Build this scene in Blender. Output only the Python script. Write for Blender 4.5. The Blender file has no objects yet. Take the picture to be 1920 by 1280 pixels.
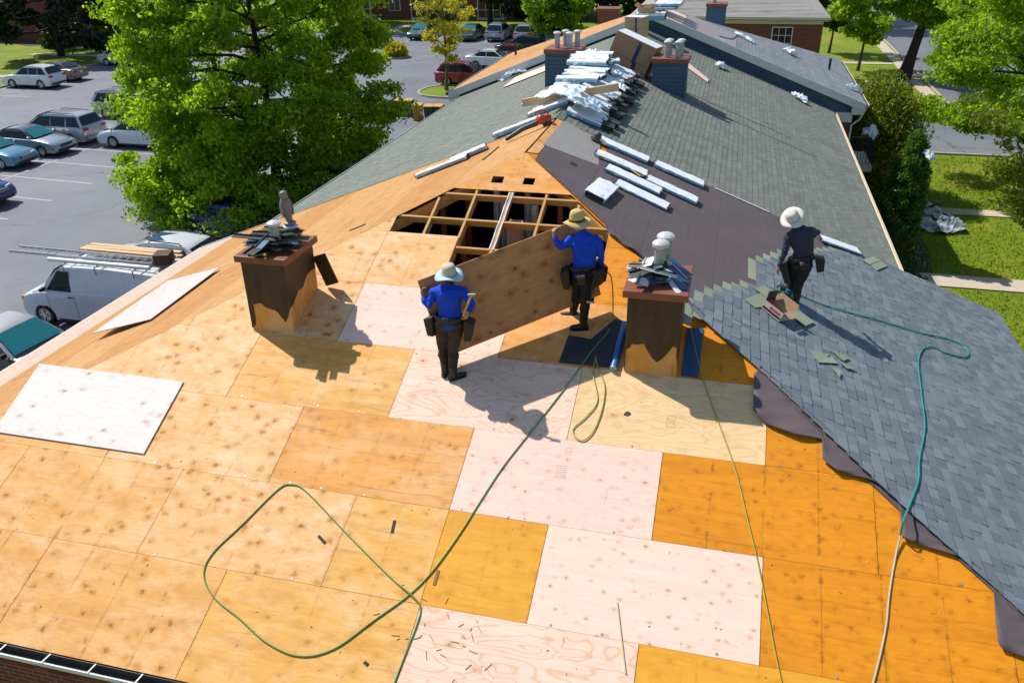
import bpy, bmesh, math, random
import numpy as np
from mathutils import Vector, Matrix
random.seed(7); np.random.seed(7)
R_ = math.radians
scene = bpy.context.scene
C = scene.collection
# ------------------------------------------------------------------ camera
FPX = 1553.461                      # focal length in pixels of a 1920 px wide frame
CAM = Vector((3.43191, -14.23645, 11.81769))
def _rot():
    a, b, c = 0.47907257, -0.25747839, -0.01939387
    ca, sa, cb, sb, cc, sc = math.cos(a), math.sin(a), math.cos(b), math.sin(b), math.cos(c), math.sin(c)
    B = Matrix(((1, 0, 0), (0, 0, -1), (0, 1, 0)))
    return Matrix(((cc, -sc, 0), (sc, cc, 0), (0, 0, 1))) @ Matrix(((1, 0, 0), (0, ca, -sa), (0, sa, ca))) @ B @ Matrix(((cb, -sb, 0), (sb, cb, 0), (0, 0, 1)))
RC = _rot()
cd = bpy.data.cameras.new('camera'); cam = bpy.data.objects.new('camera', cd); C.objects.link(cam)
cd.sensor_width = 36.0; cd.lens = FPX / 1920 * 36.0; cd.clip_start = 0.1; cd.clip_end = 2000
mw = Matrix((RC[0], -RC[1], -RC[2])).transposed().to_4x4(); mw.translation = CAM
cam.matrix_world = mw
scene.camera = cam
# ------------------------------------------------------------------ world, sun, exposure
SUN_EL, SUN_AZ = R_(50.5), R_(-64.0)          # azimuth clockwise from +Y
w = bpy.data.worlds.new('World'); scene.world = w; w.use_nodes = True
nt = w.node_tree; bg = nt.nodes['Background']
sky = nt.nodes.new('ShaderNodeTexSky'); sky.sky_type = 'NISHITA'; sky.sun_disc = False
sky.sun_elevation = SUN_EL; sky.sun_rotation = SUN_AZ; sky.air_density = 1.0; sky.dust_density = 0.6
nt.links.new(sky.outputs[0], bg.inputs[0]); bg.inputs[1].default_value = 0.13
sd = bpy.data.lights.new('sun', 'SUN'); sd.energy = 5.0; sd.angle = R_(0.5); sd.color = (1.0, 0.95, 0.86)
so = bpy.data.objects.new('sun', sd); C.objects.link(so)
to_sun = Vector((math.sin(SUN_AZ) * math.cos(SUN_EL), math.cos(SUN_AZ) * math.cos(SUN_EL), math.sin(SUN_EL)))
so.rotation_euler = to_sun.to_track_quat('Z', 'Y').to_euler(); so.location = (-30, 20, 40)
vs = scene.view_settings
vs.view_transform = 'Standard'; vs.look = 'None'; vs.exposure = 0.06; vs.gamma = 1.0; vs.use_curve_mapping = False
scene.render.engine = 'CYCLES'
scene.cycles.use_denoising = True
scene.cycles.max_bounces = 6; scene.cycles.diffuse_bounces = 3; scene.cycles.glossy_bounces = 2
scene.cycles.transmission_bounces = 4; scene.cycles.transparent_max_bounces = 6; scene.cycles.sample_clamp_indirect = 6

# ------------------------------------------------------------------ geometry frame
ZR = 8.0                         # ridge height above ground
TH = 0.37217627; ST, CT, TP = math.sin(TH), math.cos(TH), math.tan(TH)
HW = 9.03                        # half width of the near roof (eave), also hip run
YR = 2.70                        # where the near wide part of the roof ends
SB_R, SB_L = 7.03, 6.9           # narrower part: eave half widths
YC = 18.0                        # wall of the higher part
def ray(u, v): return RC.transposed() @ Vector(((u - 960) / FPX, (v - 640) / FPX, 1.0))
def onpl(u, v, n, p0):
    d = ray(u, v); n = Vector(n); return CAM + d * ((Vector(p0) - CAM).dot(n) / d.dot(n))
APEX = Vector((0, 0, ZR))
NH, NR_, NL_ = Vector((0, -ST, CT)), Vector((ST, 0, CT)), Vector((-ST, 0, CT))
def hp(u, v, o=0.0): return onpl(u, v, NH, APEX + NH * o)       # pixel -> point on the hip end
def rp(u, v, o=0.0): return onpl(u, v, NR_, APEX + NR_ * o)
def lp(u, v, o=0.0): return onpl(u, v, NL_, APEX + NL_ * o)
def gp(u, v, z=0.0): return onpl(u, v, (0, 0, 1), (0, 0, z))
def at(u, v, y): return onpl(u, v, (0, 1, 0), (0, y, 0))
def atx(u, v, x): return onpl(u, v, (1, 0, 0), (x, 0, 0))
def to_px(P):
    c = RC @ (Vector(P) - CAM); return (960 + FPX * c.x / c.z, 640 + FPX * c.y / c.z, c.z)
def HX(x, v, o=0.0): return Vector((x, -v * CT, ZR - v * ST)) + NH * o      # hip end: x, distance down the slope
def RX(y, s, o=0.0): return Vector((s * CT, y, ZR - s * ST)) + NR_ * o
def LX(y, s, o=0.0): return Vector((-s * CT, y, ZR - s * ST)) + NL_ * o
def frame_m(o, ex, ey):
    ex = Vector(ex).normalized(); ey = Vector(ey); ey = (ey - ex * ey.dot(ex)).normalized(); ez = ex.cross(ey)
    m = Matrix((ex, ey, ez)).transposed().to_4x4(); m.translation = Vector(o); return m
# ------------------------------------------------------------------ object helpers
W = {}
def thing(name, label, cat, loc=(0, 0, 0), rotz=0.0, group=None, rot=None):
    o = bpy.data.objects.new(name, None); C.objects.link(o); o.empty_display_size = 0.2
    m = (rot.to_4x4() if rot is not None else Matrix.Rotation(rotz, 4, 'Z')); m = Matrix.Translation(Vector(loc)) @ m
    o.matrix_world = m; W[o] = m; return tag(o, label, cat, group)
def tag(o, label=None, cat=None, group=None, kind=None):
    if label: o['label'] = label
    if cat: o['category'] = cat
    if group: o['group'] = group
    if kind: o['kind'] = kind
    return o
def children(o): return [c for c in KIDS.get(o, [])]
KIDS = {}
def put(name, me, parent=None, m=None, local=True):
    """link mesh as object; m = matrix (local to parent when local)"""
    o = bpy.data.objects.new(name, me); C.objects.link(o)
    m = m or Matrix.Identity(4)
    if parent is not None:
        o.parent = parent; KIDS.setdefault(parent, []).append(o)
        if not local: m = W[parent].inverted() @ m
        o.matrix_local = m; W[o] = W[parent] @ m
    else:
        o.matrix_world = m; W[o] = m
    return o
def copy_tree(o, parent=None, m=None):
    c = o.copy(); C.objects.link(c)
    if parent is not None:
        c.parent = parent; KIDS.setdefault(parent, []).append(c); W[c] = W[parent] @ o.matrix_local
    else:
        if m is not None: c.matrix_world = m
        W[c] = m if m is not None else W[o].copy()
    for ch in children(o): copy_tree(ch, c)
    return c
class MB:
    def __init__(s): s.v = []; s.f = []; s.mi = []; s.tint = None
    def add(s, vs, fs, mi=0):
        b = len(s.v); s.v.extend([tuple(x) for x in vs]); s.f.extend([tuple(i + b for i in f) for f in fs]); s.mi.extend([mi] * len(fs)); return s
    def hexa(s, p, mi=0):      # 4 bottom (ccw from above), 4 top
        return s.add(p, [(3, 2, 1, 0), (4, 5, 6, 7), (0, 1, 5, 4), (1, 2, 6, 5), (2, 3, 7, 6), (3, 0, 4, 7)], mi)
    def box(s, c, d, R=None, mi=0):
        x, y, z = d[0] / 2, d[1] / 2, d[2] / 2; c = Vector(c)
        p = [Vector(q) for q in ((-x, -y, -z), (x, -y, -z), (x, y, -z), (-x, y, -z), (-x, -y, z), (x, -y, z), (x, y, z), (-x, y, z))]
        if R is not None: p = [R @ q for q in p]
        return s.hexa([q + c for q in p], mi)
    def beam(s, a, b, wd, ht, up=(0, 0, 1), mi=0):   # bar from a to b, centred on the axis
        a, b = Vector(a), Vector(b); ex = (b - a).normalized(); up = Vector(up); ey = up.cross(ex).normalized(); ez = ex.cross(ey)
        ey, ez = ey * wd / 2, ez * ht / 2
        return s.hexa([a - ey - ez, b - ey - ez, b + ey - ez, a + ey - ez, a - ey + ez, b - ey + ez, b + ey + ez, a + ey + ez], mi)
    def plate(s, pts, t, m=None, mi=0):   # polygon in local xy (ccw), z 0..-t
        n = len(pts); vs = [Vector((p[0], p[1], p[2] if len(p) > 2 else 0)) for p in pts] + [Vector((p[0], p[1], (p[2] if len(p) > 2 else 0) - t)) for p in pts]
        if m is not None: vs = [m @ q for q in vs]
        return s.add(vs, [tuple(range(n)), tuple(range(2 * n - 1, n - 1, -1))] + [(i, n + i, n + (i + 1) % n, (i + 1) % n) for i in range(n)], mi)
    def tube(s, path, r, n=8, mi=0, cap=True, flat=1.0):
        path = [Vector(p) for p in path]; k = len(path); rr = r if isinstance(r, (list, tuple)) else [r] * k
        vs = []; prev = None
        for i, p in enumerate(path):
            d = (path[min(i + 1, k - 1)] - path[max(i - 1, 0)])
            d = d.normalized() if d.length > 1e-9 else Vector((0, 0, 1))
            if prev is None:
                h = Vector((0, 0, 1)) if abs(d.z) < 0.9 else Vector((1, 0, 0)); ex = d.cross(h).normalized()
            else:
                ex = (prev - d * prev.dot(d)).normalized()
            prev = ex; ey = d.cross(ex); q = rr[i]; q = q if isinstance(q, (list, tuple)) else (q, q * flat)
            for j in range(n):
                a = 2 * math.pi * j / n; vs.append(p + ex * math.cos(a) * q[0] + ey * math.sin(a) * q[1])
        fs = [(i * n + j, i * n + (j + 1) % n, (i + 1) * n + (j + 1) % n, (i + 1) * n + j) for i in range(k - 1) for j in range(n)]
        if cap: fs += [tuple(range(n - 1, -1, -1)), tuple((k - 1) * n + j for j in range(n))]
        return s.add(vs, fs, mi)
    def lathe(s, prof, n=16, m=None, mi=0, sx=1.0, sy=1.0):
        k = len(prof); vs = []
        for r, z in prof:
            for j in range(n):
                a = 2 * math.pi * j / n; q = Vector((r * math.cos(a) * sx, r * math.sin(a) * sy, z)); vs.append(m @ q if m is not None else q)
        fs = [(i * n + j, i * n + (j + 1) % n, (i + 1) * n + (j + 1) % n, (i + 1) * n + j) for i in range(k - 1) for j in range(n)]
        fs += [tuple(range(n - 1, -1, -1)), tuple((k - 1) * n + j for j in range(n))]
        return s.add(vs, fs, mi)
    def mesh(s, name, mats, smooth=False):
        me = bpy.data.meshes.new(name); me.from_pydata(s.v, [], s.f)
        for m in (mats if isinstance(mats, (list, tuple)) else [mats]): me.materials.append(m)
        if any(s.mi): me.polygons.foreach_set('material_index', s.mi)
        if s.tint is not None:
            at_ = me.attributes.new('tint', 'FLOAT', 'FACE'); at_.data.foreach_set('value', s.tint)
        if smooth:
            me.polygons.foreach_set('use_smooth', [True] * len(s.f)); me.set_sharp_from_angle(angle=R_(38))
        me.update(); return me
    def build(s, name, mats, parent=None, smooth=False, local=False, base=None):
        """verts are world coords unless local; top level mesh gets its origin at base"""
        if parent is not None and not local:
            inv = W[parent].inverted(); s.v = [tuple(inv @ Vector(q)) for q in s.v]
        m = None
        if parent is None:
            if base is None:
                a = np.array(s.v); base = ((a[:, 0].min() + a[:, 0].max()) / 2, (a[:, 1].min() + a[:, 1].max()) / 2, a[:, 2].min())
            b = Vector(base); s.v = [tuple(Vector(q) - b) for q in s.v]; m = Matrix.Translation(b)
        return put(name, s.mesh(name, mats, smooth), parent, m)
def bev(o, wd, seg=2, ang=35):
    b = o.modifiers.new('bevel', 'BEVEL'); b.width = wd; b.segments = seg; b.limit_method = 'ANGLE'; b.angle_limit = R_(ang); return o
def clip_poly(poly, halves):
    """convex clip of a 2d polygon by half planes (a,b,c): a*x+b*y<=c"""
    for a, b, c in halves:
        out = []; n = len(poly)
        for i in range(n):
            p, q = poly[i], poly[(i + 1) % n]; dp, dq = a * p[0] + b * p[1] - c, a * q[0] + b * q[1] - c
            if dp <= 1e-9: out.append(p)
            if (dp < -1e-9 and dq > 1e-9) or (dp > 1e-9 and dq < -1e-9):
                t = dp / (dp - dq); out.append((p[0] + t * (q[0] - p[0]), p[1] + t * (q[1] - p[1])))
        poly = out
        if len(poly) < 3: return []
    return poly
def spline(pts, n=8):
    """Catmull-Rom through pts"""
    pts = [Vector(p) for p in pts]; P = [pts[0] * 2 - pts[1]] + pts + [pts[-1] * 2 - pts[-2]]; out = []
    for i in range(1, len(P) - 2):
        for k in range(n):
            t = k / n; a, b, c, d = P[i - 1], P[i], P[i + 1], P[i + 2]
            out.append(0.5 * ((2 * b) + (c - a) * t + (2 * a - 5 * b + 4 * c - d) * t * t + (3 * b - a - 3 * c + d) * t ** 3))
    out.append(pts[-1]); return out
# ------------------------------------------------------------------ materials
class Mt:
    def __init__(s, name, base=(.5, .5, .5), rough=.6, metal=0.0, spec=.5):
        s.m = bpy.data.materials.new(name); s.m.use_nodes = True; s.t = s.m.node_tree; s.b = s.t.nodes['Principled BSDF']
        s.b.inputs['Base Color'].default_value = (*base, 1); s.b.inputs['Roughness'].default_value = rough
        s.b.inputs['Metallic'].default_value = metal; s.b.inputs['Specular IOR Level'].default_value = spec; s._tc = None
    def node(s, typ, **kw):
        n = s.t.nodes.new('ShaderNode' + typ)
        for k, v in kw.items(): setattr(n, k, v)
        return n
    def lk(s, a, b): s.t.links.new(a, b)
    def tc(s, out='Object'):
        if s._tc is None: s._tc = s.node('TexCoord')
        return s._tc.outputs[out]
    def setin(s, sock, v):
        if isinstance(v, bpy.types.NodeSocket): s.lk(v, sock)
        elif isinstance(v, tuple) and len(v) == 3 and sock.type == 'RGBA': sock.default_value = (*v, 1)
        else: sock.default_value = v
    def math(s, op, a, b=0.0, clamp=False):
        n = s.node('Math', operation=op, use_clamp=clamp); s.setin(n.inputs[0], a); s.setin(n.inputs[1], b); return n.outputs[0]
    def vmul(s, v, k):
        n = s.node('VectorMath', operation='MULTIPLY'); s.lk(v, n.inputs[0]); n.inputs[1].default_value = k; return n.outputs[0]
    def vadd(s, a, b):
        n = s.node('VectorMath', operation='ADD'); s.lk(a, n.inputs[0]); s.setin(n.inputs[1], b); return n.outputs[0]
    def sep(s, v):
        n = s.node('SeparateXYZ'); s.lk(v, n.inputs[0]); return n.outputs
    def rnd(s): return s.node('ObjectInfo').outputs['Random']
    def island(s): return s.node('NewGeometry').outputs['Random Per Island']
    def attr(s, name): return s.node('Attribute', attribute_name=name).outputs['Fac']
    def noise(s, vec, scale=5.0, detail=3.0, rough=.55, dist=0.0):
        n = s.node('TexNoise'); s.lk(vec, n.inputs['Vector']); n.inputs['Scale'].default_value = scale; n.inputs['Detail'].default_value = detail
        n.inputs['Roughness'].default_value = rough; n.inputs['Distortion'].default_value = dist; return n.outputs['Fac']
    def noise_col(s, v, sc):
        n = s.node('TexNoise'); s.lk(v, n.inputs['Vector']); n.inputs['Scale'].default_value = sc; return n.outputs['Color']
    def voro(s, vec, scale=2.0, feature='F1', out='Distance', rand=1.0):
        n = s.node('TexVoronoi', feature=feature); s.lk(vec, n.inputs['Vector']); n.inputs['Scale'].default_value = scale; n.inputs['Randomness'].default_value = rand; return n.outputs[out]
    def wave(s, vec, scale=2.0, dist=4.0, detail=2.0, dscale=1.0, direction='Y'):
        n = s.node('TexWave', bands_direction=direction); s.lk(vec, n.inputs['Vector']); n.inputs['Scale'].default_value = scale; n.inputs['Distortion'].default_value = dist
        n.inputs['Detail'].default_value = detail; n.inputs['Detail Scale'].default_value = dscale; return n.outputs['Fac']
    def ramp(s, fac, stops):
        n = s.node('ValToRGB'); e = n.color_ramp.elements
        while len(e) < len(stops): e.new(0.5)
        for i, (p, c) in enumerate(stops):
            e[i].position = p; e[i].color = (*c, 1) if isinstance(c, tuple) else (c, c, c, 1)
        s.lk(fac, n.inputs[0]); return n.outputs[0]
    def mr(s, fac, a, b, c=0.0, d=1.0):
        n = s.node('MapRange'); s.lk(fac, n.inputs[0])
        for i, x in enumerate((a, b, c, d)): n.inputs[i + 1].default_value = x
        return n.outputs[0]
    def mix(s, fac, a, b, mode='MIX'):
        n = s.node('Mix', data_type='RGBA', blend_type=mode); s.setin(n.inputs[0], fac); s.setin(n.inputs[6], a); s.setin(n.inputs[7], b); return n.outputs[2]
    def col(s, c): s.setin(s.b.inputs['Base Color'], c); return s
    def rough(s, r): s.setin(s.b.inputs['Roughness'], r); return s
    def bump(s, h, strength=.3, dist=.01):
        n = s.node('Bump'); n.inputs['Strength'].default_value = strength; n.inputs['Distance'].default_value = dist; s.lk(h, n.inputs['Height']); s.lk(n.outputs[0], s.b.inputs['Normal']); return s
def hsv_shift(c, f): return tuple(max(0, min(1, x * f)) for x in c)
def plain(name, base, rough=.6, metal=0.0, var=.18, scale=9.0, spec=.5, bump=0.0):
    m = Mt(name, base, rough, metal, spec); n = m.noise(m.tc(), scale, 5)
    m.col(m.mix(n, hsv_shift(base, 1 - var), hsv_shift(base, 1 + var)))
    if bump: m.bump(m.noise(m.tc(), scale * 4, 3), bump, .01)
    return m.m
def plywood(name, c0, c1, knot, knot_sc=5.0, knot_amt=.8, stain=0.0, stain_c=(.45, .2, .03), cath=0.0, cath_c=None, nails=0.0, old=0.0, spots=0.0, spot_sc=4.6, bleach=0.0, keep=.28):
    m = Mt(name, c0, .62, 0, .25)
    off = m.node('CombineXYZ'); r = m.rnd()
    for i, k in enumerate((37.0, 61.0, 17.0)): m.setin(off.inputs[i], m.math('MULTIPLY', r, k))
    raw = m.tc(); v = m.vadd(raw, off.outputs[0])
    g = m.noise(m.vmul(v, (1.6, 26, 1)), 1.6, 7, .65, .8)
    g2 = m.noise(m.vmul(v, (.7, 4.5, 1)), 1.2, 4, .6, 1.2)
    c = m.mix(m.mr(g, .32, .68), c0, c1)
    c = m.mix(m.mr(g2, .35, .75, 0, .5), c, hsv_shift(c1, .84))
    if bleach:
        bl = m.noise(m.vmul(v, (.9, 2.0, 1)), 1.5, 5, .6, .8); c = m.mix(m.mr(bl, .42, .66, 0, bleach), c, (.89, .64, .41))
    # figured grain: closed contour lines like a peeled veneer
    h = m.noise(m.vmul(v, (.75, 2.1, 1)), 1.15, 2.5, .5, .35); rings = m.math('FRACT', m.math('MULTIPLY', h, 15.0))
    ln = m.ramp(rings, [(0, 0.), (.55, 0.), (.80, 1.), (.90, .25), (1, 0.)])
    c = m.mix(m.math('MULTIPLY', ln, cath), c, cath_c or hsv_shift(c1, .72))
    if stain:
        s1 = m.noise(m.vmul(v, (.5, 2.6, 1)), 1.1, 5, .65, .6)
        c = m.mix(m.math('MULTIPLY', m.mr(s1, .48, .72), stain), c, stain_c)
    if spots:
        wv2 = m.vadd(m.vmul(v, (1.0, 1.15, 0)), m.vmul(m.noise_col(v, 17), (.10, .10, 0)))
        d2 = m.voro(wv2, spot_sc); pk = m.mr(m.voro(wv2, spot_sc, out='Color'), .10, .45, .35, 1)
        ft = m.mr(m.noise(v, 30, 4, .7), .25, .6, .35, 1)
        sm = m.math('MULTIPLY', m.math('MULTIPLY', m.ramp(d2, [(0, 1.), (.15, .95), (.25, .6), (.36, .28), (.54, 0.)]), pk), ft)
        c = m.mix(m.math('MULTIPLY', sm, spots), c, stain_c)
        core = m.math('MULTIPLY', m.math('MULTIPLY', m.mr(d2, .08, .20, 1, 0), pk), ft); c = m.mix(m.math('MULTIPLY', core, spots * .85), c, hsv_shift(stain_c, .40))
    # knots with a ring, sharp
    kv = m.vadd(m.vmul(v, (.9, 1.25, 0)), m.vmul(m.noise_col(v, 9), (.05, .05, 0)))
    d = m.voro(kv, knot_sc)
    ring = m.ramp(d, [(0, 1.), (.065, 1.), (.085, .35), (.125, .55), (.17, .12), (.21, .25), (.28, .05), (.38, 0.)])
    pick = m.mr(m.voro(kv, knot_sc, out='Color'), keep, keep + .06)
    c = m.mix(m.math('MULTIPLY', m.math('MULTIPLY', ring, pick), knot_amt), c, knot)
    dot = m.math('MULTIPLY', m.math('MULTIPLY', m.mr(d, .03, .055, 1, 0), pick), knot_amt * .8); c = m.mix(dot, c, hsv_shift(knot, .45))
    # little dark nicks, staples and pitch marks
    sp = m.voro(m.vmul(v, (1.0, 2.6, 0)), 9.0)
    sp2 = m.mr(m.voro(m.vmul(v, (1.0, 2.6, 0)), 9.0, out='Color'), .66, .72)
    c = m.mix(m.math('MULTIPLY', m.math('MULTIPLY', m.mr(sp, .05, .09, 1, 0), sp2), .75), c, hsv_shift(knot, .45))
    if nails:
        x, y, z = m.sep(raw)
        fx = m.math('ABSOLUTE', m.math('SUBTRACT', m.math('FRACT', m.math('DIVIDE', x, .6096)), .5))
        nz = m.mr(m.noise(m.vmul(v, (3, 5, 1)), 2.2, 4), .5, .66)
        c = m.mix(m.math('MULTIPLY', m.math('MULTIPLY', m.mr(fx, .44, .5), nz), nails * .8), c, hsv_shift(stain_c, .6))
        c = m.mix(m.math('MULTIPLY', m.math('MULTIPLY', m.mr(fx, .490, .494), m.mr(m.noise(v, 2.0, 2), .42, .58, .0, .45)), nails), c, hsv_shift(stain_c, .35))
    if old:
        dk = m.noise(m.vmul(v, (.45, 8.0, 1)), 1.5, 6, .7, .5)
        c = m.mix(m.math('MULTIPLY', m.mr(dk, .58, .74), old), c, hsv_shift(stain_c, .38))
    m.col(c); m.bump(g, .3, .004); return m.m
PLY = {
 'pink': plywood('new_pink_plywood', (.87, .65, .55), (.82, .57, .46), (.55, .22, .09), 5.6, .85, cath=.22, cath_c=(.70, .42, .30), keep=.22),
 'speck': plywood('new_speckled_plywood', (.88, .67, .55), (.83, .60, .47), (.48, .19, .07), 7.0, .95, cath=.16, cath_c=(.72, .45, .30), keep=.16),
 'cath': plywood('new_figured_plywood', (.87, .66, .53), (.82, .57, .43), (.50, .21, .06), 3.2, 1.0, cath=.6, cath_c=(.62, .34, .17), keep=.28),
 'cream': plywood('new_cream_plywood', (.84, .62, .36), (.78, .52, .26), (.48, .22, .05), 3.0, .9, cath=.5, cath_c=(.62, .36, .13), keep=.3),
 'white': plywood('pale_new_plywood', (.80, .76, .73), (.74, .66, .60), (.36, .16, .08), 4.2, 1.0, cath=.35, cath_c=(.62, .50, .42), keep=.3),
 'eave': plywood('sunlit_dimmed_eave_plywood', (.58, .46, .38), (.52, .38, .29), (.34, .16, .08), 4.5, .8, cath=.3),  # same pale wood, colour darkened so the sunlit left eave does not clip
 'sunlit_dimmed_white': plywood('sunlit_dimmed_white_plywood', (.60, .56, .54), (.54, .49, .46), (.30, .15, .08), 4.5, .7),  # white sheet with its colour lowered against full sun on the slope
 'sunlit_dimmed_a': plywood('sunlit_dimmed_orange_plywood', (.54, .27, .085), (.46, .21, .05), (.30, .12, .02), 5, .6, stain=.5, stain_c=(.36, .14, .02), nails=.4, old=.55, spots=.4),  # orange and tan copies darkened in colour to offset the sun there
 'sunlit_dimmed_b': plywood('sunlit_dimmed_tan_plywood', (.56, .32, .13), (.50, .26, .08), (.30, .12, .02), 5, .6, stain=.5, stain_c=(.40, .17, .03), nails=.4, old=.4, spots=.5),
 'tan': plywood('weathered_tan_plywood', (.81, .44, .145), (.73, .35, .085), (.42, .17, .03), 5.0, .4, stain=.55, stain_c=(.56, .23, .028), cath=.25, nails=.8, old=.35, spots=1.0, spot_sc=4.8, bleach=.38),
 'tanlight': plywood('bleached_tan_plywood', (.83, .49, .22), (.76, .41, .14), (.44, .19, .04), 5.0, .4, stain=.3, stain_c=(.54, .23, .03), cath=.3, nails=.6, old=.18, spots=1.0, spot_sc=4.9, bleach=.6),
 'orange': plywood('old_orange_plywood', (.80, .385, .095), (.71, .30, .05), (.40, .15, .02), 4.5, .5, stain=.5, stain_c=(.48, .18, .022), cath=.15, nails=.5, old=.8, spots=.5, bleach=.35),
 'amber': plywood('old_amber_plywood', (.78, .30, .010), (.69, .24, .006), (.36, .12, .006), 6.5, .55, stain=.45, stain_c=(.44, .145, .005), cath=.2, nails=1.0, old=.45, spots=.55, spot_sc=6.5),
 'yellow': plywood('old_yellow_plywood', (.82, .45, .12), (.74, .36, .07), (.40, .17, .01), 4.0, .7, stain=.5, stain_c=(.52, .22, .025), cath=.25, nails=.5, old=.55, spots=.5, bleach=.35),
 'gold': plywood('old_gold_plywood', (.82, .40, .04), (.74, .33, .025), (.44, .17, .01), 3.4, .8, stain=.35, stain_c=(.52, .2, .012), cath=.25, nails=.4, old=.35, spots=.3),
 'held': plywood('reddish_plywood', (.58, .30, .15), (.49, .23, .105), (.12, .045, .018), 4.4, 1.0, old=.5, stain=.3, stain_c=(.26, .10, .045), spots=.7, spot_sc=4.0, cath=.3),
}
def wood(name, c0, c1):
    m = Mt(name, c0, .6, 0, .3); v = m.tc(); g = m.noise(m.vmul(v, (9, 9, 9)), 1.5, 5, .6, 1.0); m.col(m.mix(g, c0, c1)); return m.m
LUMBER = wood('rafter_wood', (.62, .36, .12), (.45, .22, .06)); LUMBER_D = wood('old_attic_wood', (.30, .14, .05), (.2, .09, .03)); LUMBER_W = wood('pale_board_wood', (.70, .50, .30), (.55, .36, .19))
def shingle_mat(name, ca, cb, cc, gran=.25, streak=.0):
    m = Mt(name, ca, .85, 0, .2); t = m.attr('tint'); c = m.ramp(t, [(0, ca), (.5, cb), (1, cc)])
    v = m.tc(); g = m.noise(v, 160, 2, .7); c = m.mix(m.mr(g, .3, .7, 0, gran), c, hsv_shift(ca, .45))
    b = m.noise(v, .9, 5, .6); c = m.mix(m.mr(b, .4, .75, 0, .35), c, hsv_shift(cb, .72))
    if streak:
        s2 = m.noise(m.vmul(v, (.35, 2.2, .35)), 1.1, 5, .65); c = m.mix(m.mr(s2, .5, .75, 0, streak), c, (.10, .095, .07))
    m.col(c); m.bump(m.noise(v, 220, 2), .35, .003); return m.m
SH_NEW = shingle_mat('slate_grey_shingle', (.132, .164, .188), (.168, .205, .232), (.215, .254, .282))
SH_OLD = shingle_mat('aged_green_shingle', (.160, .182, .158), (.195, .216, .188), (.235, .252, .22), .2, .40)
SH_GREY = shingle_mat('mid_grey_shingle', (.19, .22, .255), (.24, .27, .30), (.29, .31, .34), .2, .2)
SH_LAP = shingle_mat('green_grey_headlap', (.24, .28, .20), (.28, .32, .235), (.32, .36, .27), .2)
def felt_mat():
    m = Mt('brown_underlayment', (.1, .075, .085), .75, 0, .3); v = m.tc(); n = m.noise(v, 1.3, 6, .65); n2 = m.noise(m.vmul(v, (.5, 14, 14)), 1.0, 4)
    c = m.mix(m.mr(n, .3, .75), (.118, .092, .098), (.078, .062, .068)); c = m.mix(m.mr(n2, .5, .75, 0, .3), c, (.17, .135, .14)); c = m.mix(m.mr(m.rnd(), 0, 1, 0, .35), c, (.15, .115, .125)); m.col(c); m.bump(m.noise(v, 3.5, 4), .25, .02); return m.m
FELT = felt_mat()
FELT_G = plain('grey_membrane', (.30, .28, .25), .5, 0, .15, 3)
def siding_mat(name, base):
    m = Mt(name, base, .55); v = m.tc(); m.col(m.mix(m.noise(v, 2.5, 4), hsv_shift(base, .82), hsv_shift(base, 1.15))); return m.m
SIDING = siding_mat('blue_siding', (.050, .105, .175)); TRIM = plain('grey_white_trim', (.62, .63, .64), .5, 0, .08); TRIM_C = plain('cream_trim', (.66, .58, .44), .5, 0, .12, 4)
def brick_mat(name, c1, c2, mortar):
    m = Mt(name, c1, .85, 0, .2)
    n = m.node('TexBrick'); x, y, z = m.sep(m.tc()); cx = m.node('CombineXYZ'); m.setin(cx.inputs[0], m.math('ADD', x, y)); m.setin(cx.inputs[1], z); m.lk(cx.outputs[0], n.inputs['Vector'])
    n.inputs['Color1'].default_value = (*c1, 1); n.inputs['Color2'].default_value = (*c2, 1); n.inputs['Mortar'].default_value = (*mortar, 1)
    n.inputs['Scale'].default_value = 1.0; n.inputs['Brick Width'].default_value = .215; n.inputs['Row Height'].default_value = .075; n.inputs['Mortar Size'].default_value = .008; n.inputs['Bias'].default_value = -.2
    c = m.mix(m.mr(m.noise(m.tc(), 30, 4), .3, .7, 0, .4), n.outputs['Color'], hsv_shift(c1, .6)); m.col(c); m.bump(n.outputs['Fac'], -.4, .01); return m.m
BRICKW = brick_mat('red_brickwork', (.24, .060, .032), (.17, .040, .022), (.26, .22, .19))
def brick_piece():
    m = Mt('red_brick', (.26, .07, .04), .85, 0, .2); c = m.ramp(m.rnd(), [(0, (.16, .038, .022)), (.5, (.25, .06, .034)), (1, (.31, .09, .05))]); m.col(m.mix(m.mr(m.noise(m.tc(), 40, 4), .35, .7, 0, .45), c, (.12, .04, .03))); m.bump(m.noise(m.tc(), 90, 3), .3, .004); return m.m
BRICK = brick_piece(); MORTAR = plain('mortar', (.30, .26, .22), .9)
BROWN_M = Mt('brown_sheet_metal', (.045, .026, .014), .5, .2); BROWN_M.col(BROWN_M.ramp(BROWN_M.noise(BROWN_M.vmul(BROWN_M.tc(), (3, 3, .8)), 2.2, 6, .7), [(.3, (.022, .013, .008)), (.5, (.050, .029, .015)), (.62, (.062, .034, .016)), (.75, (.12, .065, .025))])); BROWN_M.bump(BROWN_M.noise(BROWN_M.tc(), 6, 4), .4, .02); BROWN_M = BROWN_M.m; RUST = plain('rust_brown_cap', (.20, .070, .032), .55, .1, .35, 6); RUST_R = plain('terracotta_metal_cap', (.24, .075, .042), .5, .1, .3, 6)
CORE = PLY['orange']
def galv():
    m = Mt('galvanised_metal', (.5, .53, .55), .5, .35); v = m.tc(); m.col(m.mix(m.voro(v, 22, out='Color'), (.26, .30, .33), (.40, .44, .46))); m.col(m.mix(m.mr(m.noise(v, 5, 5), .5, .7, 0, .3), m.b.inputs['Base Color'].links[0].from_socket, (.34, .28, .22))); return m.m
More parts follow.
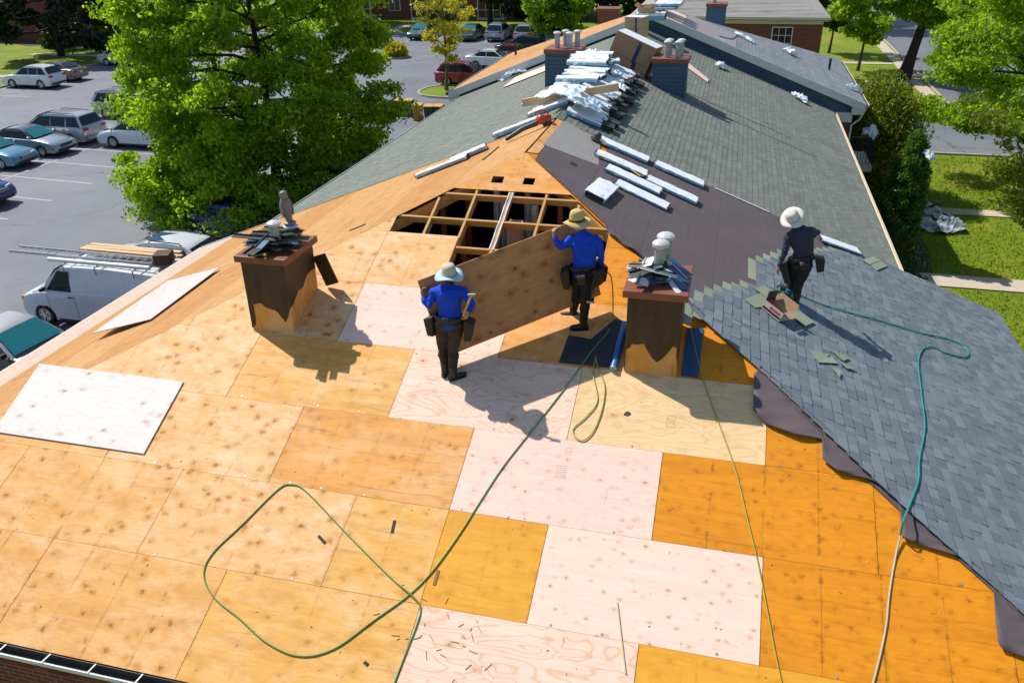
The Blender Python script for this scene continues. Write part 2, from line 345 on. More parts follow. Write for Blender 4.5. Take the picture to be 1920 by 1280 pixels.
GALV = galv(); CAPW = plain('pale_vent_cap', (.52, .54, .56), .5, .0, .25, 14)
GUTTER = plain('dark_gutter_inside', (.07, .07, .065), .5, .3, .4, 6); WHITE = plain('white_metal_paint', (.75, .75, .74), .4, 0, .06)
def wrap_mat():
    m = Mt('white_plastic_wrapper', (.7, .75, .8), .42, 0, .4); v = m.tc(); a = m.noise(m.vmul(v, (1.3, 4.5, 3)), 1.6, 3, .5, 1.2)
    c = m.ramp(a, [(.3, (.40, .58, .74)), (.42, (.82, .86, .90)), (.66, (.90, .91, .92)), (.82, (.62, .74, .84))])
    x, y, z = m.sep(v); pr = m.math('MULTIPLY', m.mr(m.noise(m.vmul(v, (6, 60, 1)), 3, 2), .55, .6), m.mr(m.noise(v, 4, 1), .45, .55))
    c = m.mix(m.math('MULTIPLY', pr, .35), c, (.22, .3, .4)); sidez = m.math('MULTIPLY', m.mr(z, .055, .062, 1, 0), m.mr(m.noise(v, 5, 2), .35, .45)); c = m.mix(m.math('MULTIPLY', sidez, .8), c, (.05, .28, .52)); m.col(c); m.bump(m.noise(m.vmul(v, (3, 8, 6)), 1.8, 3, .5, 1.5), .35, .02); return m.m
WRAP = wrap_mat()
def foil():
    m = Mt('crumpled_plastic_film', (.72, .8, .86), .45, .0, .4); m.col(m.mix(m.mr(m.noise(m.tc(), 5, 3), .42, .7), (.86, .88, .90), (.34, .58, .74))); m.bump(m.noise(m.tc(), 9, 3), .3, .02); return m.m
FILM = foil()
CARD = plain('brown_cardboard', (.34, .20, .11), .75, 0, .14, 3); CARD_W = plain('white_cardboard', (.74, .74, .76), .6, 0, .08, 3); CARD_L = plain('light_cardboard', (.52, .36, .22), .75, 0, .1, 3); TAPE = plain('navy_packing_tape', (.015, .03, .12), .3, 0, .1)
DARKSH = plain('dark_shingle_edges', (.035, .033, .032), .85, 0, .3, 30)
def asphalt():
    m = Mt('worn_asphalt', (.13, .13, .14), .72, 0, .4); v = m.tc('Object')
    a = m.noise(v, .22, 6, .62); b = m.noise(v, 45, 3, .7)
    c = m.ramp(a, [(.3, (.125, .137, .165)), (.5, (.165, .178, .21)), (.72, (.21, .222, .25))])
    c = m.mix(m.mr(b, .3, .7, 0, .35), c, (.12, .12, .125))
    wv = m.vadd(v, m.vmul(m.noise_col(m.vmul(v, (.35, .35, .35)), 1.4), (2.6, 2.6, 0)))
    cr = m.voro(m.vmul(wv, (.12, .12, 0)), 1.0, 'DISTANCE_TO_EDGE')
    c = m.mix(m.math('MULTIPLY', m.mr(cr, .002, .007, 1, 0), m.mr(m.noise(v, .3, 3), .34, .5, 0, .8)), c, (.075, .075, .078))
    oil = m.mr(m.noise(v, .55, 4, .5), .6, .75, 0, .4); c = m.mix(oil, c, (.12, .115, .115)); m.col(c); m.bump(b, .2, .01); return m.m
ASPH = asphalt()
def grass_m():
    m = Mt('mown_grass', (.1, .16, .02), .8, 0, .2); v = m.tc('Object'); a = m.noise(v, .35, 6, .65); b = m.noise(m.vmul(v, (9, 9, 9)), 2.4, 4, .75)
    c = m.ramp(a, [(.3, (.13, .21, .010)), (.5, (.21, .29, .016)), (.62, (.32, .31, .03)), (.74, (.38, .29, .09))]); c = m.mix(m.mr(b, .3, .7, 0, .45), c, (.08, .15, .008)); m.col(c); m.bump(b, .9, .06); return m.m
GRASS = grass_m(); BLADE = None
CONC = plain('pale_concrete', (.52, .44, .34), .85, 0, .14, 2.5, bump=.2); KERB = plain('kerb_concrete', (.40, .37, .33), .85, 0, .2, 3); PAINT = plain('worn_white_paint', (.48, .48, .48), .7, 0, .35, 3)
def leaf_mat(name, c0, c1, c2, trans=.5):
    m = Mt(name, c0, .5, 0, .35); r = m.island(); n = m.noise(m.tc(), .45, 3)
    c = m.ramp(m.math('ADD', m.math('MULTIPLY', r, .6), m.math('MULTIPLY', n, .4)), [(.1, c0), (.5, c1), (.9, c2)]); m.col(c)
    t = m.node('BsdfTranslucent'); m.lk(m.mix(1.0, c, (1.9, 1.75, .9), 'MULTIPLY'), t.inputs[0]); mx = m.node('MixShader'); mx.inputs[0].default_value = trans
    out = m.t.nodes['Material Output']; m.lk(m.b.outputs[0], mx.inputs[1]); m.lk(t.outputs[0], mx.inputs[2]); m.lk(mx.outputs[0], out.inputs[0]); return m.m
LEAF = leaf_mat('oak_leaves', (.07, .16, .008), (.20, .35, .014), (.40, .53, .03), .55)
LEAF_R = leaf_mat('maple_leaves', (.07, .155, .010), (.19, .33, .016), (.37, .50, .03), .55)
LEAF_Y = leaf_mat('yellow_green_leaves', (.26, .26, .015), (.40, .38, .03), (.50, .46, .05), .45)
LEAF_D = leaf_mat('dark_needles', (.012, .022, .012), (.02, .036, .014), (.035, .055, .02), .2)
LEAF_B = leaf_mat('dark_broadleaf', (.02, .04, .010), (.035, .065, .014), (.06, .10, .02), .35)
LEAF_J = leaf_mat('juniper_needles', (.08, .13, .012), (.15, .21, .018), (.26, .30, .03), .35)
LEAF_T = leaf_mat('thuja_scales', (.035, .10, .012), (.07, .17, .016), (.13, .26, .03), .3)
BARK = plain('grey_brown_bark', (.075, .055, .04), .9, 0, .35, 8, bump=.6); BARK_D = plain('dark_bark', (.03, .022, .016), .9, 0, .35, 8)
def paint(name, c, metal=.3, rough=.28):
    m = Mt(name, c, rough, metal, .5); m.b.inputs['Coat Weight'].default_value = .6; m.b.inputs['Coat Roughness'].default_value = .08
    m.col(m.mix(m.mr(m.noise(m.tc(), 6, 5), .4, .7, 0, .12), c, (.25, .22, .18))); return m.m
GLASS = Mt('tinted_car_glass', (.010, .022, .028), .08, 0, .35).m
GLASS_T = Mt('teal_painted_reflection_glass', (.015, .16, .19), .1, 0, .5).m  # teal base colour stands in for reflections in the glass
RUBBER = plain('tyre_rubber', (.018, .018, .019), .8); ALLOY = plain('alloy_wheel', (.55, .56, .58), .3, .8, .1); BLACKP = plain('black_trim', (.016, .016, .017), .5); REDL = plain('red_tail_lamp', (.45, .012, .015), .2, 0, .1); CLEARL = plain('clear_headlamp', (.62, .66, .70), .12, .2, .1); CHROME = plain('chrome_trim', (.7, .71, .73), .15, .9, .05); AMBERL = plain('amber_lamp', (.7, .25, .03), .25); PLATE = plain('number_plate', (.7, .7, .66), .5)
WINGLASS = Mt('window_glass', (.02, .028, .035), .07, 0, .8).m
SHIRT = Mt('royal_blue_knit', (.006, .045, .50), .75, 0, .2); SHIRT.col(SHIRT.mix(SHIRT.noise(SHIRT.tc(), 5, 4), (.006, .042, .44), (.014, .085, .70))); SHIRT.bump(SHIRT.noise(SHIRT.vmul(SHIRT.tc(), (1, 1, 2.0)), 7, 3, .55, .8), 1.0, .04); SHIRT = SHIRT.m
NAVY = plain('charcoal_navy_knit', (.022, .032, .052), .8, 0, .3, 6, bump=.3); PANTS = plain('black_work_cloth', (.012, .011, .012), .85, 0, .4, 6); PANTS_B = plain('dark_brown_work_cloth', (.035, .022, .018), .85, 0, .4, 6, bump=.3)
SKIN = plain('skin', (.42, .20, .12), .5, 0, .12, 20); LEATHER = plain('dark_leather', (.018, .012, .009), .55, 0, .4, 12, bump=.4); BOOT = plain('black_boots', (.012, .012, .012), .5, 0, .3, 10); TEALB = plain('teal_work_boot', (.015, .22, .24), .5, 0, .2, 12)
STRAW = plain('straw_hat', (.58, .42, .15), .8, 0, .2, 60, bump=.4); CANVAS = plain('beige_canvas_hat', (.55, .49, .40), .85, 0, .1, 30); CANVAS_W = plain('off_white_hat', (.68, .64, .58), .85, 0, .1, 30); MINT = plain('aqua_hat_brim', (.42, .60, .62), .8, 0, .1, 30); HAIR = plain('dark_hair', (.012, .009, .007), .6); GLOVE = plain('grey_white_glove', (.55, .52, .47), .85); STEEL = plain('tool_steel', (.4, .41, .42), .3, .8); YELLOW = plain('yellow_handle', (.65, .40, .03), .5)
HOSE_G = plain('green_air_hose', (.11, .30, .07), .45, 0, .2, 4); HOSE_T = plain('teal_air_hose', (.01, .27, .24), .45, 0, .15, 4); HOSE_Y = plain('olive_yellow_hose', (.36, .34, .05), .45, 0, .2, 4); HOSE_P = plain('pale_dusty_hose', (.38, .38, .26), .5, 0, .2, 4)
BLUEROLL = plain('blue_membrane_roll', (.03, .17, .45), .3, 0, .2, 6); BLUESH = plain('blue_metal_flashing', (.012, .075, .18), .45, .1, .25, 3); MAT_D = plain('dark_rubber_mat', (.022, .030, .040), .6, 0, .3, 4)
OWL_M = plain('grey_brown_plastic', (.22, .17, .17), .5, 0, .3, 7); ORANGE = plain('orange_plastic', (.50, .075, .018), .4, 0, .2, 8); GREYPL = plain('dark_grey_plastic', (.055, .055, .06), .45)
# ------------------------------------------------------------------ the setting
def flat(name, pts, z, mat, thick=0.0, parent=None):
    m = MB()
    if thick: m.plate([(p[0], p[1], 0) for p in pts], thick, Matrix.Translation((0, 0, z)))
    else: m.add([(p[0], p[1], z) for p in pts], [tuple(range(len(pts)))])
    o = m.build(name, mat, parent, base=(0, 0, 0)) if parent is None else m.build(name, mat, parent)
    if parent is None: tag(o, kind='structure')
    return o
def rect(x0, y0, x1, y1): return [(x0, y0), (x1, y0), (x1, y1), (x0, y1)]
ground = flat('ground', rect(-420, -200, 420, 700), 0.0, GRASS)
lot = flat('parking_lot', rect(-52.8, -60, -11.5, 76.0), 0.02, ASPH)
# grass verge island along the building's left side
def kerb_line(pts, parent, wd=.16, ht=.13, closed=False):
    m = MB(); n = len(pts)
    for i in range(n if closed else n - 1):
        a, b = Vector((*pts[i], .02 + ht / 2)), Vector((*pts[(i + 1) % n], .02 + ht / 2)); m.beam(a, b + (b - a).normalized() * .001, wd, ht)
    return m.build('kerb', KERB, parent)
def island(name, cx, cy, rx, ry, n=22, sq=1.0):
    pts = []
    for i in range(n):
        a = 2 * math.pi * i / n; c, s = math.cos(a), math.sin(a); pts.append((cx + rx * math.copysign(abs(c) ** sq, c), cy + ry * math.copysign(abs(s) ** sq, s)))
    o = flat(name, pts, .10, GRASS, .09); kerb_line(pts, o, closed=True); return o
isl = island('planting_island', -16.3, 45.4, 2.6, 2.3, sq=.85)
isl2 = island('planting_island', -17.3, 19.9, 2.0, 3.6, sq=.6)
isl3 = island('planting_island', -26.9, 60.5, 1.2, 1.2)
kerb_line([(-52.8, -20), (-52.8, 76), (-11.5, 76)], lot)
# bay lines, worn
pm = 0
def bayline(a, b, wd=.09):
    m = MB(); a = Vector((*a, .026)); b = Vector((*b, .026)); d = (b - a).normalized(); s = Vector((-d.y, d.x, 0)) * wd / 2
    m.add([a - s, b - s, b + s, a + s], [(0, 1, 2, 3)]); m.build('painted_line', PAINT, lot)
bayline((-32.3, 8), (-32.3, 40))
for y in (11.9, 14.7, 17.4, 20.2, 23.0, 25.8, 28.6, 31.4, 34.2, 37.0):
    bayline((-32.24, y), (-27.2, y - .35)); bayline((-37.4, y), (-32.36, y))
for y in (38.6, 41.0, 43.9, 46.6, 49.3, 52.0, 54.7): bayline((-52.5, y), (-47.6, y))
for x in (-29.6, -26.8, -24.0, -21.2, -18.4, -15.6): bayline((x, 70.4), (x, 75.6))
for y in (46.8, 49.6, 52.4, 55.2, 58, 60.8, 63.6): bayline((-18.2, y), (-13.2, y))
# right hand side: street, driveway, pavements
road = flat('street', rect(17.4, 43.3, 27.5, 220), .02, ASPH); road2 = flat('driveway', rect(8.8, 33.4, 40, 42.9), .024, ASPH)
kerb_line([(17.4, 43.4), (17.4, 200)], road, .14, .10); kerb_line([(9, 33.4), (40, 33.4)], road2, .14, .08); kerb_line([(9, 42.9), (17.3, 42.9)], road2, .14, .08)
def pavement(pts, n, axis):
    (x0, y0, x1, y1) = pts; root = None
    for i in range(n):
        t0, t1 = i / n, (i + 1) / n; g = .008
        r = rect(x0 + (x1 - x0) * t0 + g, y0, x0 + (x1 - x0) * t1 - g, y1) if axis == 0 else rect(x0, y0 + (y1 - y0) * t0 + g, x1, y0 + (y1 - y0) * t1 - g)
        if root is None: root = tag(flat('pavement', rect(x0, y0, x1, y1), .022, KERB), kind='structure')
        flat('slab', r, .05, CONC, .03, root)
    return root
pavement((8.6, 14.9, 26, 16.0), 14, 0); pavement((8.6, 23.1, 26, 23.9), 14, 0); pavement((16.3, 43.6, 17.2, 80), 30, 1); pavement((9, 53.6, 16.2, 54.5), 6, 0); pavement((9, 62.3, 16.2, 63.2), 6, 0)
pavement((-62, 45.5, -53.2, 46.4), 7, 0); pavement((-64, 56.8, -53.2, 57.7), 8, 0); pavement((-35, 76.3, -33.6, 84), 5, 1)
def dirt(name, c, rx, ry, mat, z=.012):
    pts = [(c[0] + rx * math.cos(a) * random.uniform(.7, 1.1), c[1] + ry * math.sin(a) * random.uniform(.7, 1.1)) for a in [i * 2 * math.pi / 18 for i in range(18)]]
    return flat(name, pts, z, mat)
MULCH = plain('bark_mulch', (.07, .045, .03), .95, 0, .4, 12)
dirt('planting_bed', (10.4, 22.5), 1.4, 9.0, MULCH); dirt('planting_bed', (-68, 68), 8, 6, MULCH)
# grass blades on the nearer lawn so that it does not read as a flat sheet
def grass_blades():
    N = 34000; rs = np.random.RandomState(3)
    x = rs.uniform(9.3, 24, N); y = 5 + 28 * rs.rand(N) ** 1.25; k = ~(((y > 14.8) & (y < 16.1)) | ((y > 23.0) & (y < 24.0))); x, y = x[k], y[k]; n = len(x)
    h = rs.uniform(.05, .13, n); a = rs.uniform(0, 6.28, n); wd = .03; lx, ly = rs.normal(0, .04, n), rs.normal(0, .04, n)
    v = np.empty((n, 3, 3)); v[:, 0] = np.c_[x - wd * np.cos(a), y - wd * np.sin(a), np.zeros(n)]; v[:, 1] = np.c_[x + wd * np.cos(a), y + wd * np.sin(a), np.zeros(n)]; v[:, 2] = np.c_[x + lx, y + ly, h]
    return raw_mesh('lawn_grass', v.reshape(-1, 3), 3, LEAF_G)
def raw_mesh(name, co, k, mat):
    me = bpy.data.meshes.new(name); nv = len(co); nf = nv // k
    me.vertices.add(nv); me.vertices.foreach_set('co', np.ascontiguousarray(co, dtype=np.float32).ravel()); me.loops.add(nv); me.loops.foreach_set('vertex_index', np.arange(nv, dtype=np.int32))
    me.polygons.add(nf); me.polygons.foreach_set('loop_start', np.arange(0, nv, k, dtype=np.int32)); me.materials.append(mat); me.update(calc_edges=True); return me
LEAF_G = leaf_mat('grass_blades', (.11, .19, .008), (.19, .28, .014), (.32, .34, .03), .4)
tag(put('lawn_grass', grass_blades()), 'short mown grass on the lawn right of the building', 'grass', kind='stuff')
# ------------------------------------------------------------------ the building being re-roofed
bld = thing('apartment_building', 'long brick apartment building with stripped hip roof, bare plywood and new grey shingles', 'building', (0, 4.5, 0))
EZ = ZR - HW * TP                       # eave height of the near part
WI = .45                                # wall set in from the eave
m = MB()
def wallbox(m, x0, y0, x1, y1, z0, z1, t=.3):
    m.box(((x0 + x1) / 2, y0 + t / 2, (z0 + z1) / 2), (x1 - x0, t, z1 - z0)); m.box(((x0 + x1) / 2, y1 - t / 2, (z0 + z1) / 2), (x1 - x0, t, z1 - z0))
    m.box((x0 + t / 2, (y0 + y1) / 2, (z0 + z1) / 2), (t, y1 - y0 - 2 * t, z1 - z0)); m.box((x1 - t / 2, (y0 + y1) / 2, (z0 + z1) / 2), (t, y1 - y0 - 2 * t, z1 - z0))
wallbox(m, -HW + WI, -HW + WI, HW - WI, YR - .05, 0, EZ - .02); m.build('wall', BRICKW, bld)
m = MB(); wallbox(m, -SB_L + WI, YR - .049, SB_R - WI, YC + .02, 0, ZR - SB_R * TP - .05); m.build('wall', BRICKW, bld)
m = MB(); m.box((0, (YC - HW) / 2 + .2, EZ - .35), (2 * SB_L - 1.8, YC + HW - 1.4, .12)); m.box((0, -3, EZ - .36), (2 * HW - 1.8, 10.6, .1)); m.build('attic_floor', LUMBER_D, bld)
# soffits / eave boards
m = MB()
m.box((0, -HW + .23, EZ - .10), (2 * HW - .1, .40, .03)); m.box((-HW + .23, -3.2, EZ - .10), (.40, 11.2, .03)); m.box((HW - .23, -3.2, EZ - .10), (.40, 11.2, .03)); m.build('soffit', TRIM, bld)
m = MB(); fz = EZ - .085
m.box((0, -HW + .012, fz), (2 * HW - .05, .024, .15)); m.box((-HW + .012, (-HW + YR) / 2, fz), (.024, HW + YR - .06, .15)); m.build('fascia', LUMBER_D, bld)
m = MB(); m.box((HW + .012, (-HW + YR) / 2, fz + .02), (.03, HW + YR, .16)); m.build('fascia', TRIM, bld)
# ---- plywood sheets
DECK = .016
def sheet(frame, poly, kind, name='plywood_sheet', parent=None, thick=.013, gap=.004, lift=0.0, holes=None):
    """poly in local (x along grain, y up-slope) metres of frame; own object with its origin at the sheet's corner"""
    if len(poly) < 3: return None
    cx, cy = sum(p[0] for p in poly) / len(poly), sum(p[1] for p in poly) / len(poly)
    x0, y0 = min(p[0] for p in poly), min(p[1] for p in poly)
    pts = []
    for p in poly:
        d = Vector((cx - p[0], cy - p[1])); l = d.length; pts.append((p[0] + d.x / l * gap - x0, p[1] + d.y / l * gap - y0))
    mb = MB(); mb.plate(pts, thick)
    fm = frame @ Matrix.Translation((x0, y0, lift + random.uniform(0, .0015)))
    return put(name, mb.mesh(name, PLY[kind]), parent if parent is not None else bld, fm, local=False)
FH = frame_m(APEX, (1, 0, 0), (0, CT, ST))          # local y = -v
FL = frame_m(APEX, (0, -1, 0), (CT, 0, ST))         # left slope: local x = -y, local y = -s
def hip_sheet(x0, x1, v0, v1, kind, **k):
    poly = clip_poly([(x0, -v1), (x1, -v1), (x1, -v0), (x0, -v0)], [(1, CT, 0), (-1, CT, 0)])     # |x| <= v*CT = -y*CT
    return sheet(FH, poly, kind, **k)
VB = 4.76; RV = [VB + 1.2192 * k for k in (-3, -2, -1, 0, 1, 2, 3)]; VE = HW / CT
rows = [
 (RV[0], RV[1], [(-2.4, -1.80, 'tanlight'), (1.80, 2.4, 'amber')]),                                                                        # open rafters
 (RV[1], RV[2], [(-3.3, -1.83, 'tanlight'), (-1.83, -.60, 'tanlight'), (1.80, 4.3, 'amber')]),
 (RV[2], RV[3], [(-6, -4.26, 'tan'), (-4.26, -1.80, 'tanlight'), (-1.80, .64, 'pink'), (.64, 3.06, 'orange'), (3.06, 5.5, 'amber')]),
 (RV[3], RV[4], [(-7, -5.47, 'tan'), (-5.47, -3.03, 'tanlight'), (-3.03, -.594, 'yellow'), (-.594, 1.845, 'cath'), (1.845, 4.283, 'cream'), (4.283, 6.7, 'amber')]),
 (RV[4], RV[5], [(-7.3, -6.7, 'tan'), (-6.7, -4.26, 'tan'), (-4.26, -1.82, 'tanlight'), (-1.82, .62, 'orange'), (.62, 3.06, 'pink'), (3.06, 5.5, 'amber'), (5.5, 7.9, 'amber')]),
 (RV[5], RV[6], [(-9, -5.46, 'tan'), (-5.46, -3.05, 'tan'), (-3.05, -.59, 'tanlight'), (-.59, .62, 'yellow'), (.62, 1.85, 'gold'), (1.85, 4.295, 'speck'), (4.295, 6.73, 'amber'), (6.73, 9, 'amber')]),
 (RV[6], VE + .03, [(-9.2, -6.68, 'tan'), (-6.68, -4.24, 'tan'), (-4.24, -1.80, 'tan'), (-1.80, .63, 'yellow'), (.63, 3.07, 'cath'), (3.07, 5.5, 'gold'), (5.5, 7.94, 'amber'), (7.94, 9.2, 'amber')])]
for v0, v1, cells in rows:
    for x0, x1, k in cells: hip_sheet(x0, x1, v0, v1, k)
# top piece with two square vent holes
mb = MB()
xs = [-1.2, -.42, -.215, .14, .335, 1.2]; vsx = [0.02, .72, .905, RV[0]]
for i in range(5):
    for j in range(3):
        if j == 1 and i in (1, 3): continue
        poly = clip_poly([(xs[i], -vsx[j + 1]), (xs[i + 1], -vsx[j + 1]), (xs[i + 1], -vsx[j]), (xs[i], -vsx[j])], [(1, CT, 0), (-1, CT, 0)])
        if len(poly) > 2: mb.plate(poly, .013)
put('plywood_sheet', mb.mesh('plywood_top_piece', PLY['orange']), bld, FH, local=False)
# left slope: rows of sheets from the eave up
s1 = VE + .03; k = 0; off = 0
lk = ['eave', 'sunlit_dimmed_a', 'sunlit_dimmed_b', 'sunlit_dimmed_a', 'sunlit_dimmed_b', 'sunlit_dimmed_b', 'sunlit_dimmed_a', 'sunlit_dimmed_b']
while s1 > .1:
    s0 = max(s1 - 1.2192, .03); y1 = YR - (0 if k % 2 else 1.22)
    edges = [YR] + ([y1] if y1 < YR else []); y = edges[-1]
    while y > -9.3: y -= 2.4384; edges.append(y)
    for a, b in zip(edges[:-1], edges[1:]):
        # local x=-y, y=-s ; hip limit y >= -s*CT  ->  x <= s*CT = -ly*CT
        poly = clip_poly([(-a, -s1), (-b, -s1), (-b, -s0), (-a, -s0)], [(1, CT, 0)])
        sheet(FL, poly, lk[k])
    s1 = s0; k += 1
# ridge strip of plywood on the right slope by the ridge (the rest of the deck is covered)
FR = frame_m(APEX, (0, 1, 0), (-CT, 0, ST))          # local x = y, local y = -s
mb = MB(); mb.plate(clip_poly([(-9.3, -VE - .03), (YR, -VE - .03), (YR, -.02), (-9.3, -.02)], [(-1, CT, 0)]), .013)
put('roof_deck', mb.mesh('roof_deck', PLY['amber']), bld, FR, local=False)
mb = MB(); mb.plate([(.18, -.20), (YR, -.20), (YR, -.02), (.02, -.02)], .012); put('ridge_board', mb.mesh('ridge_board', PLY['tan']), bld, FR @ Matrix.Translation((0, 0, .014)), local=False)
# rafters and blocking in the opening
def rafter(x, v0, v1, mat=LUMBER):
    mb = MB(); mb.beam(HX(x, v0, -.014 - .07), HX(x, v1, -.014 - .07), .040, .14, NH); mb.build('rafter', mat, bld)
for x in (-3.66, -3.05, -2.44, -1.83, -1.22, -.61, 0, .61, 1.20, 1.81, 2.42, 3.05): rafter(x, max(abs(x) / CT + .05, .35), VE - .2)
def blocking(x0, x1, v, mat=LUMBER):
    mb = MB(); mb.beam(HX(x0 + .022, v, -.014 - .06), HX(x1 - .022, v, -.014 - .06), .04, .12, NH); mb.build('blocking', mat, bld)
for a, b in ((-1.22, -.61), (-.61, 0), (0, .61), (.61, 1.2)): blocking(a, b, 1.235)
for a, b in ((-1.81, -1.22), (-1.22, -.61), (-.61, 0), (0, .61), (.61, 1.2), (1.2, 1.78)): blocking(a, b, 1.885)
for a, b in ((-.61, 0), (0, .61), (.61, 1.2), (1.2, 1.8)): blocking(a, b, 2.56)
mb = MB()
for s in (-1, 1):
    a = Vector((0, 0, ZR - .02)); b = Vector((s * HW, -HW, EZ - .02)); d = Vector((0, 0, .10)); mb = MB(); mb.beam(a - d - Vector((0, 0, .03)), b - d - Vector((0, 0, .03)), .045, .18); mb.build('hip_rafter', LUMBER, bld)
# attic posts, ducts and a paper-faced shaft seen through the rafters
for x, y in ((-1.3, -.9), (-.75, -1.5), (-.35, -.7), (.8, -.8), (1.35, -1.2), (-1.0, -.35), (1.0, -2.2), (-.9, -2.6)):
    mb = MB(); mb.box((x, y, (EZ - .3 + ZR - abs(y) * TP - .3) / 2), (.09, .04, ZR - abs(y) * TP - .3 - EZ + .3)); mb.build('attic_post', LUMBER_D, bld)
for x, y, r, top in ((-.31, -.86, .065, 7.60), (-.16, -1.02, .05, 7.45), (.28, -.95, .055, 7.40), (.42, -1.12, .07, 7.42), (.22, -.80, .06, 7.62)):
    mb = MB(); mb.lathe([(r, EZ - .25), (r, top)], 14, Matrix.Translation((x, y, 0))); mb.build('vent_duct', GALV, bld, smooth=True)
mb = MB(); mb.box((.16, -1.45, 6.1), (.24, .26, 2.2)); mb.build('shaft_lining', plain('kraft_paper', (.42, .30, .20), .8), bld)
for dx in (-.032, .034):
    mb = MB(); pts = [HX(dx + .004 * math.sin(k * 2.1), 1.13 + k * .18, -.012 + .004 * (k % 2)) for k in range(9)]; mb.tube(pts, .012, 6); mb.build('white_strap', FILM, bld)
# ---- felt underlayment on the right slope: overlapping strips along the ridge
def right_poly(name, pts, lift, mat, parent=bld, thick=.003, div=None):
    """pts (y,s) on the right slope"""
    mb = MB(); mb.plate([(p[0], -p[1]) for p in pts], thick); return put(name, mb.mesh(name, mat), parent, FR @ Matrix.Translation((0, 0, lift)), local=False)
def felt_strip(s0, s1, ye, i):
    pts = []
    n = 14
    for k in range(n + 1): pts.append((-s1 * CT + .03 + (ye + s1 * CT) * k / n, -(s1 + random.uniform(-.008, .008))))
    pts += [(ye + random.uniform(-.05, .05), -s0), (-s0 * CT + .03, -s0)]
    mb = MB(); mb.plate(pts, .003); put('underlayment_strip', mb.mesh('felt', FELT), bld, FR @ Matrix.Translation((0, 0, .010 + .003 * (4 - i))), local=False)
for i, (a, b, e) in enumerate(((.22, 1.28, 1.5), (1.24, 2.48, 2.62), (2.42, 3.70, 2.70), (3.64, 4.92, 2.68), (4.86, 6.5, 2.66))): felt_strip(a, b, e, i)
right_poly('grey_membrane_patch', [(.95, 1.25), (2.55, 1.02), (2.72, .16), (.75, .16)], .024, FELT_G)
right_poly('felt_hole', [(.35, .78), (.47, .78), (.47, .90), (.35, .90)], .028, BLACKP)
right_poly('felt_hole', [(.98, 1.40), (1.12, 1.40), (1.12, 1.72), (.98, 1.72)], .028, BLACKP)
# drip strip of bright metal between felt and old shingles
right_poly('metal_edge_strip', [(2.66, 3.55), (2.66, 4.75), (2.70, 4.75), (2.70, 3.55)], .034, WHITE)
# felt flaps hanging over the hip onto the plywood
def flap(px, curl=.05):
    """outline in picture points; first and last lie on the hip line, the free edge stands a little off the deck"""
    P = [hp(u, v) for u, v in px]; n = len(P); a, b = P[0], P[-1]
    seg = [(P[i + 1] - P[i]).length for i in range(n - 1)]; tot = sum(seg); K = 44; vs = []; fs = []
    def along(t):
        d = t * tot
        for i, l in enumerate(seg):
            if d <= l or i == n - 2: return P[i] + (P[i + 1] - P[i]) * min(1, d / l)
            d -= l
    for k in range(K + 1):
        t = k / K; h = a + (b - a) * t; e = along(t)
        for j in range(6):
            q = j / 5; vs.append(h + (e - h) * q + NH * (.022 + curl * q * q * min(1, 4 * t * (1 - t) + .2) * (1 + .35 * math.sin(k * .4)) + .006 * math.sin(k * .7 + j * 1.3)))
    for k in range(K):
        for j in range(5): fs.append((k * 6 + j, k * 6 + j + 1, (k + 1) * 6 + j + 1, (k + 1) * 6 + j))
    mb = MB(); mb.add(vs, fs); o = mb.build('underlayment_flap', FELT, bld, smooth=True); s_ = o.modifiers.new('solid', 'SOLIDIFY'); s_.thickness = .003; return o
flap([(1428, 688), (1413, 706), (1411, 778), (1440, 800), (1490, 820), (1556, 828)], .05)
flap([(1540, 812), (1541, 864), (1567, 887), (1620, 899), (1665, 919), (1690, 936)], .04)
flap([(1683, 930), (1690, 1013), (1740, 1029), (1810, 1050), (1838, 1068)], .03)
flap([(1853, 1084), (1860, 1100), (1867, 1207), (1876, 1219), (1925, 1236), (1990, 1260), (2010, 1240)], .03)
flap([(1428, 688), (1432, 712), (1500, 785), (1560, 846), (1640, 915), (1690, 962), (1760, 1018), (1850, 1098), (1930, 1172), (2010, 1252), (2012, 1244)], .0)
flap([(1283, 556), (1300, 590), (1318, 606), (1322, 592)], .04)
flap([(1128, 412), (1140, 440), (1168, 462), (1190, 474), (1215, 490)], .05)
# ---- new slate grey shingles
random.seed(11)
def y_end(s):
    pts = [(3.40, -3.2), (3.67, -2.5), (3.92, -2.05), (4.33, -1.5), (4.40, -.40), (4.6, -.15), (4.79, .3), (5.01, .65), (6.1, 2.1), (6.4, 2.72), (12, 2.72)]
    if s < pts[0][0]: return None
    for (a, ya), (b, yb) in zip(pts[:-1], pts[1:]):
        if a <= s <= b: return ya + (yb - ya) * (s - a) / (b - a)
EXP = .143; tabs = []; laps = []
s1 = VE + .05; row = 0
while s1 > 3.5:
    s0 = s1 - EXP; e = y_end(s0 + .02)
    if e is None: break
    hip_y = -s1 * CT - .10 - .04 * math.sin(s1 * 2.3) - random.uniform(0, .012)
    y = hip_y; e2 = min(e + random.uniform(-.05, .05), 2.74); first = True
    while y < e2 - .03:
        wd = random.choice((.10, .14, .17, .20, .24)) + (.12 if first else 0); wd = min(wd, e2 - y)
        up = random.random() < .5
        tabs.append((y, wd, s0, s1, up, random.random(), EXP * CT if first else 0.0)); y += wd; first = False
    if e < 2.6: laps.append((e2, s0))
    s1 = s0; row += 1
def tab_pts(wd, ln, up, cut=0.0):
    h = .012 + (.007 if up else 0.0); g = .0015
    return [(g, -ln - .012, h), (wd - g, -ln - .012, h), (wd - g, .02, .006), (g + cut, .02, .006), (g, -ln - .012, .001), (wd - g, -ln - .012, .001)]
TABF = [(0, 1, 2, 3), (4, 5, 1, 0), (4, 0, 3), (1, 5, 2)]
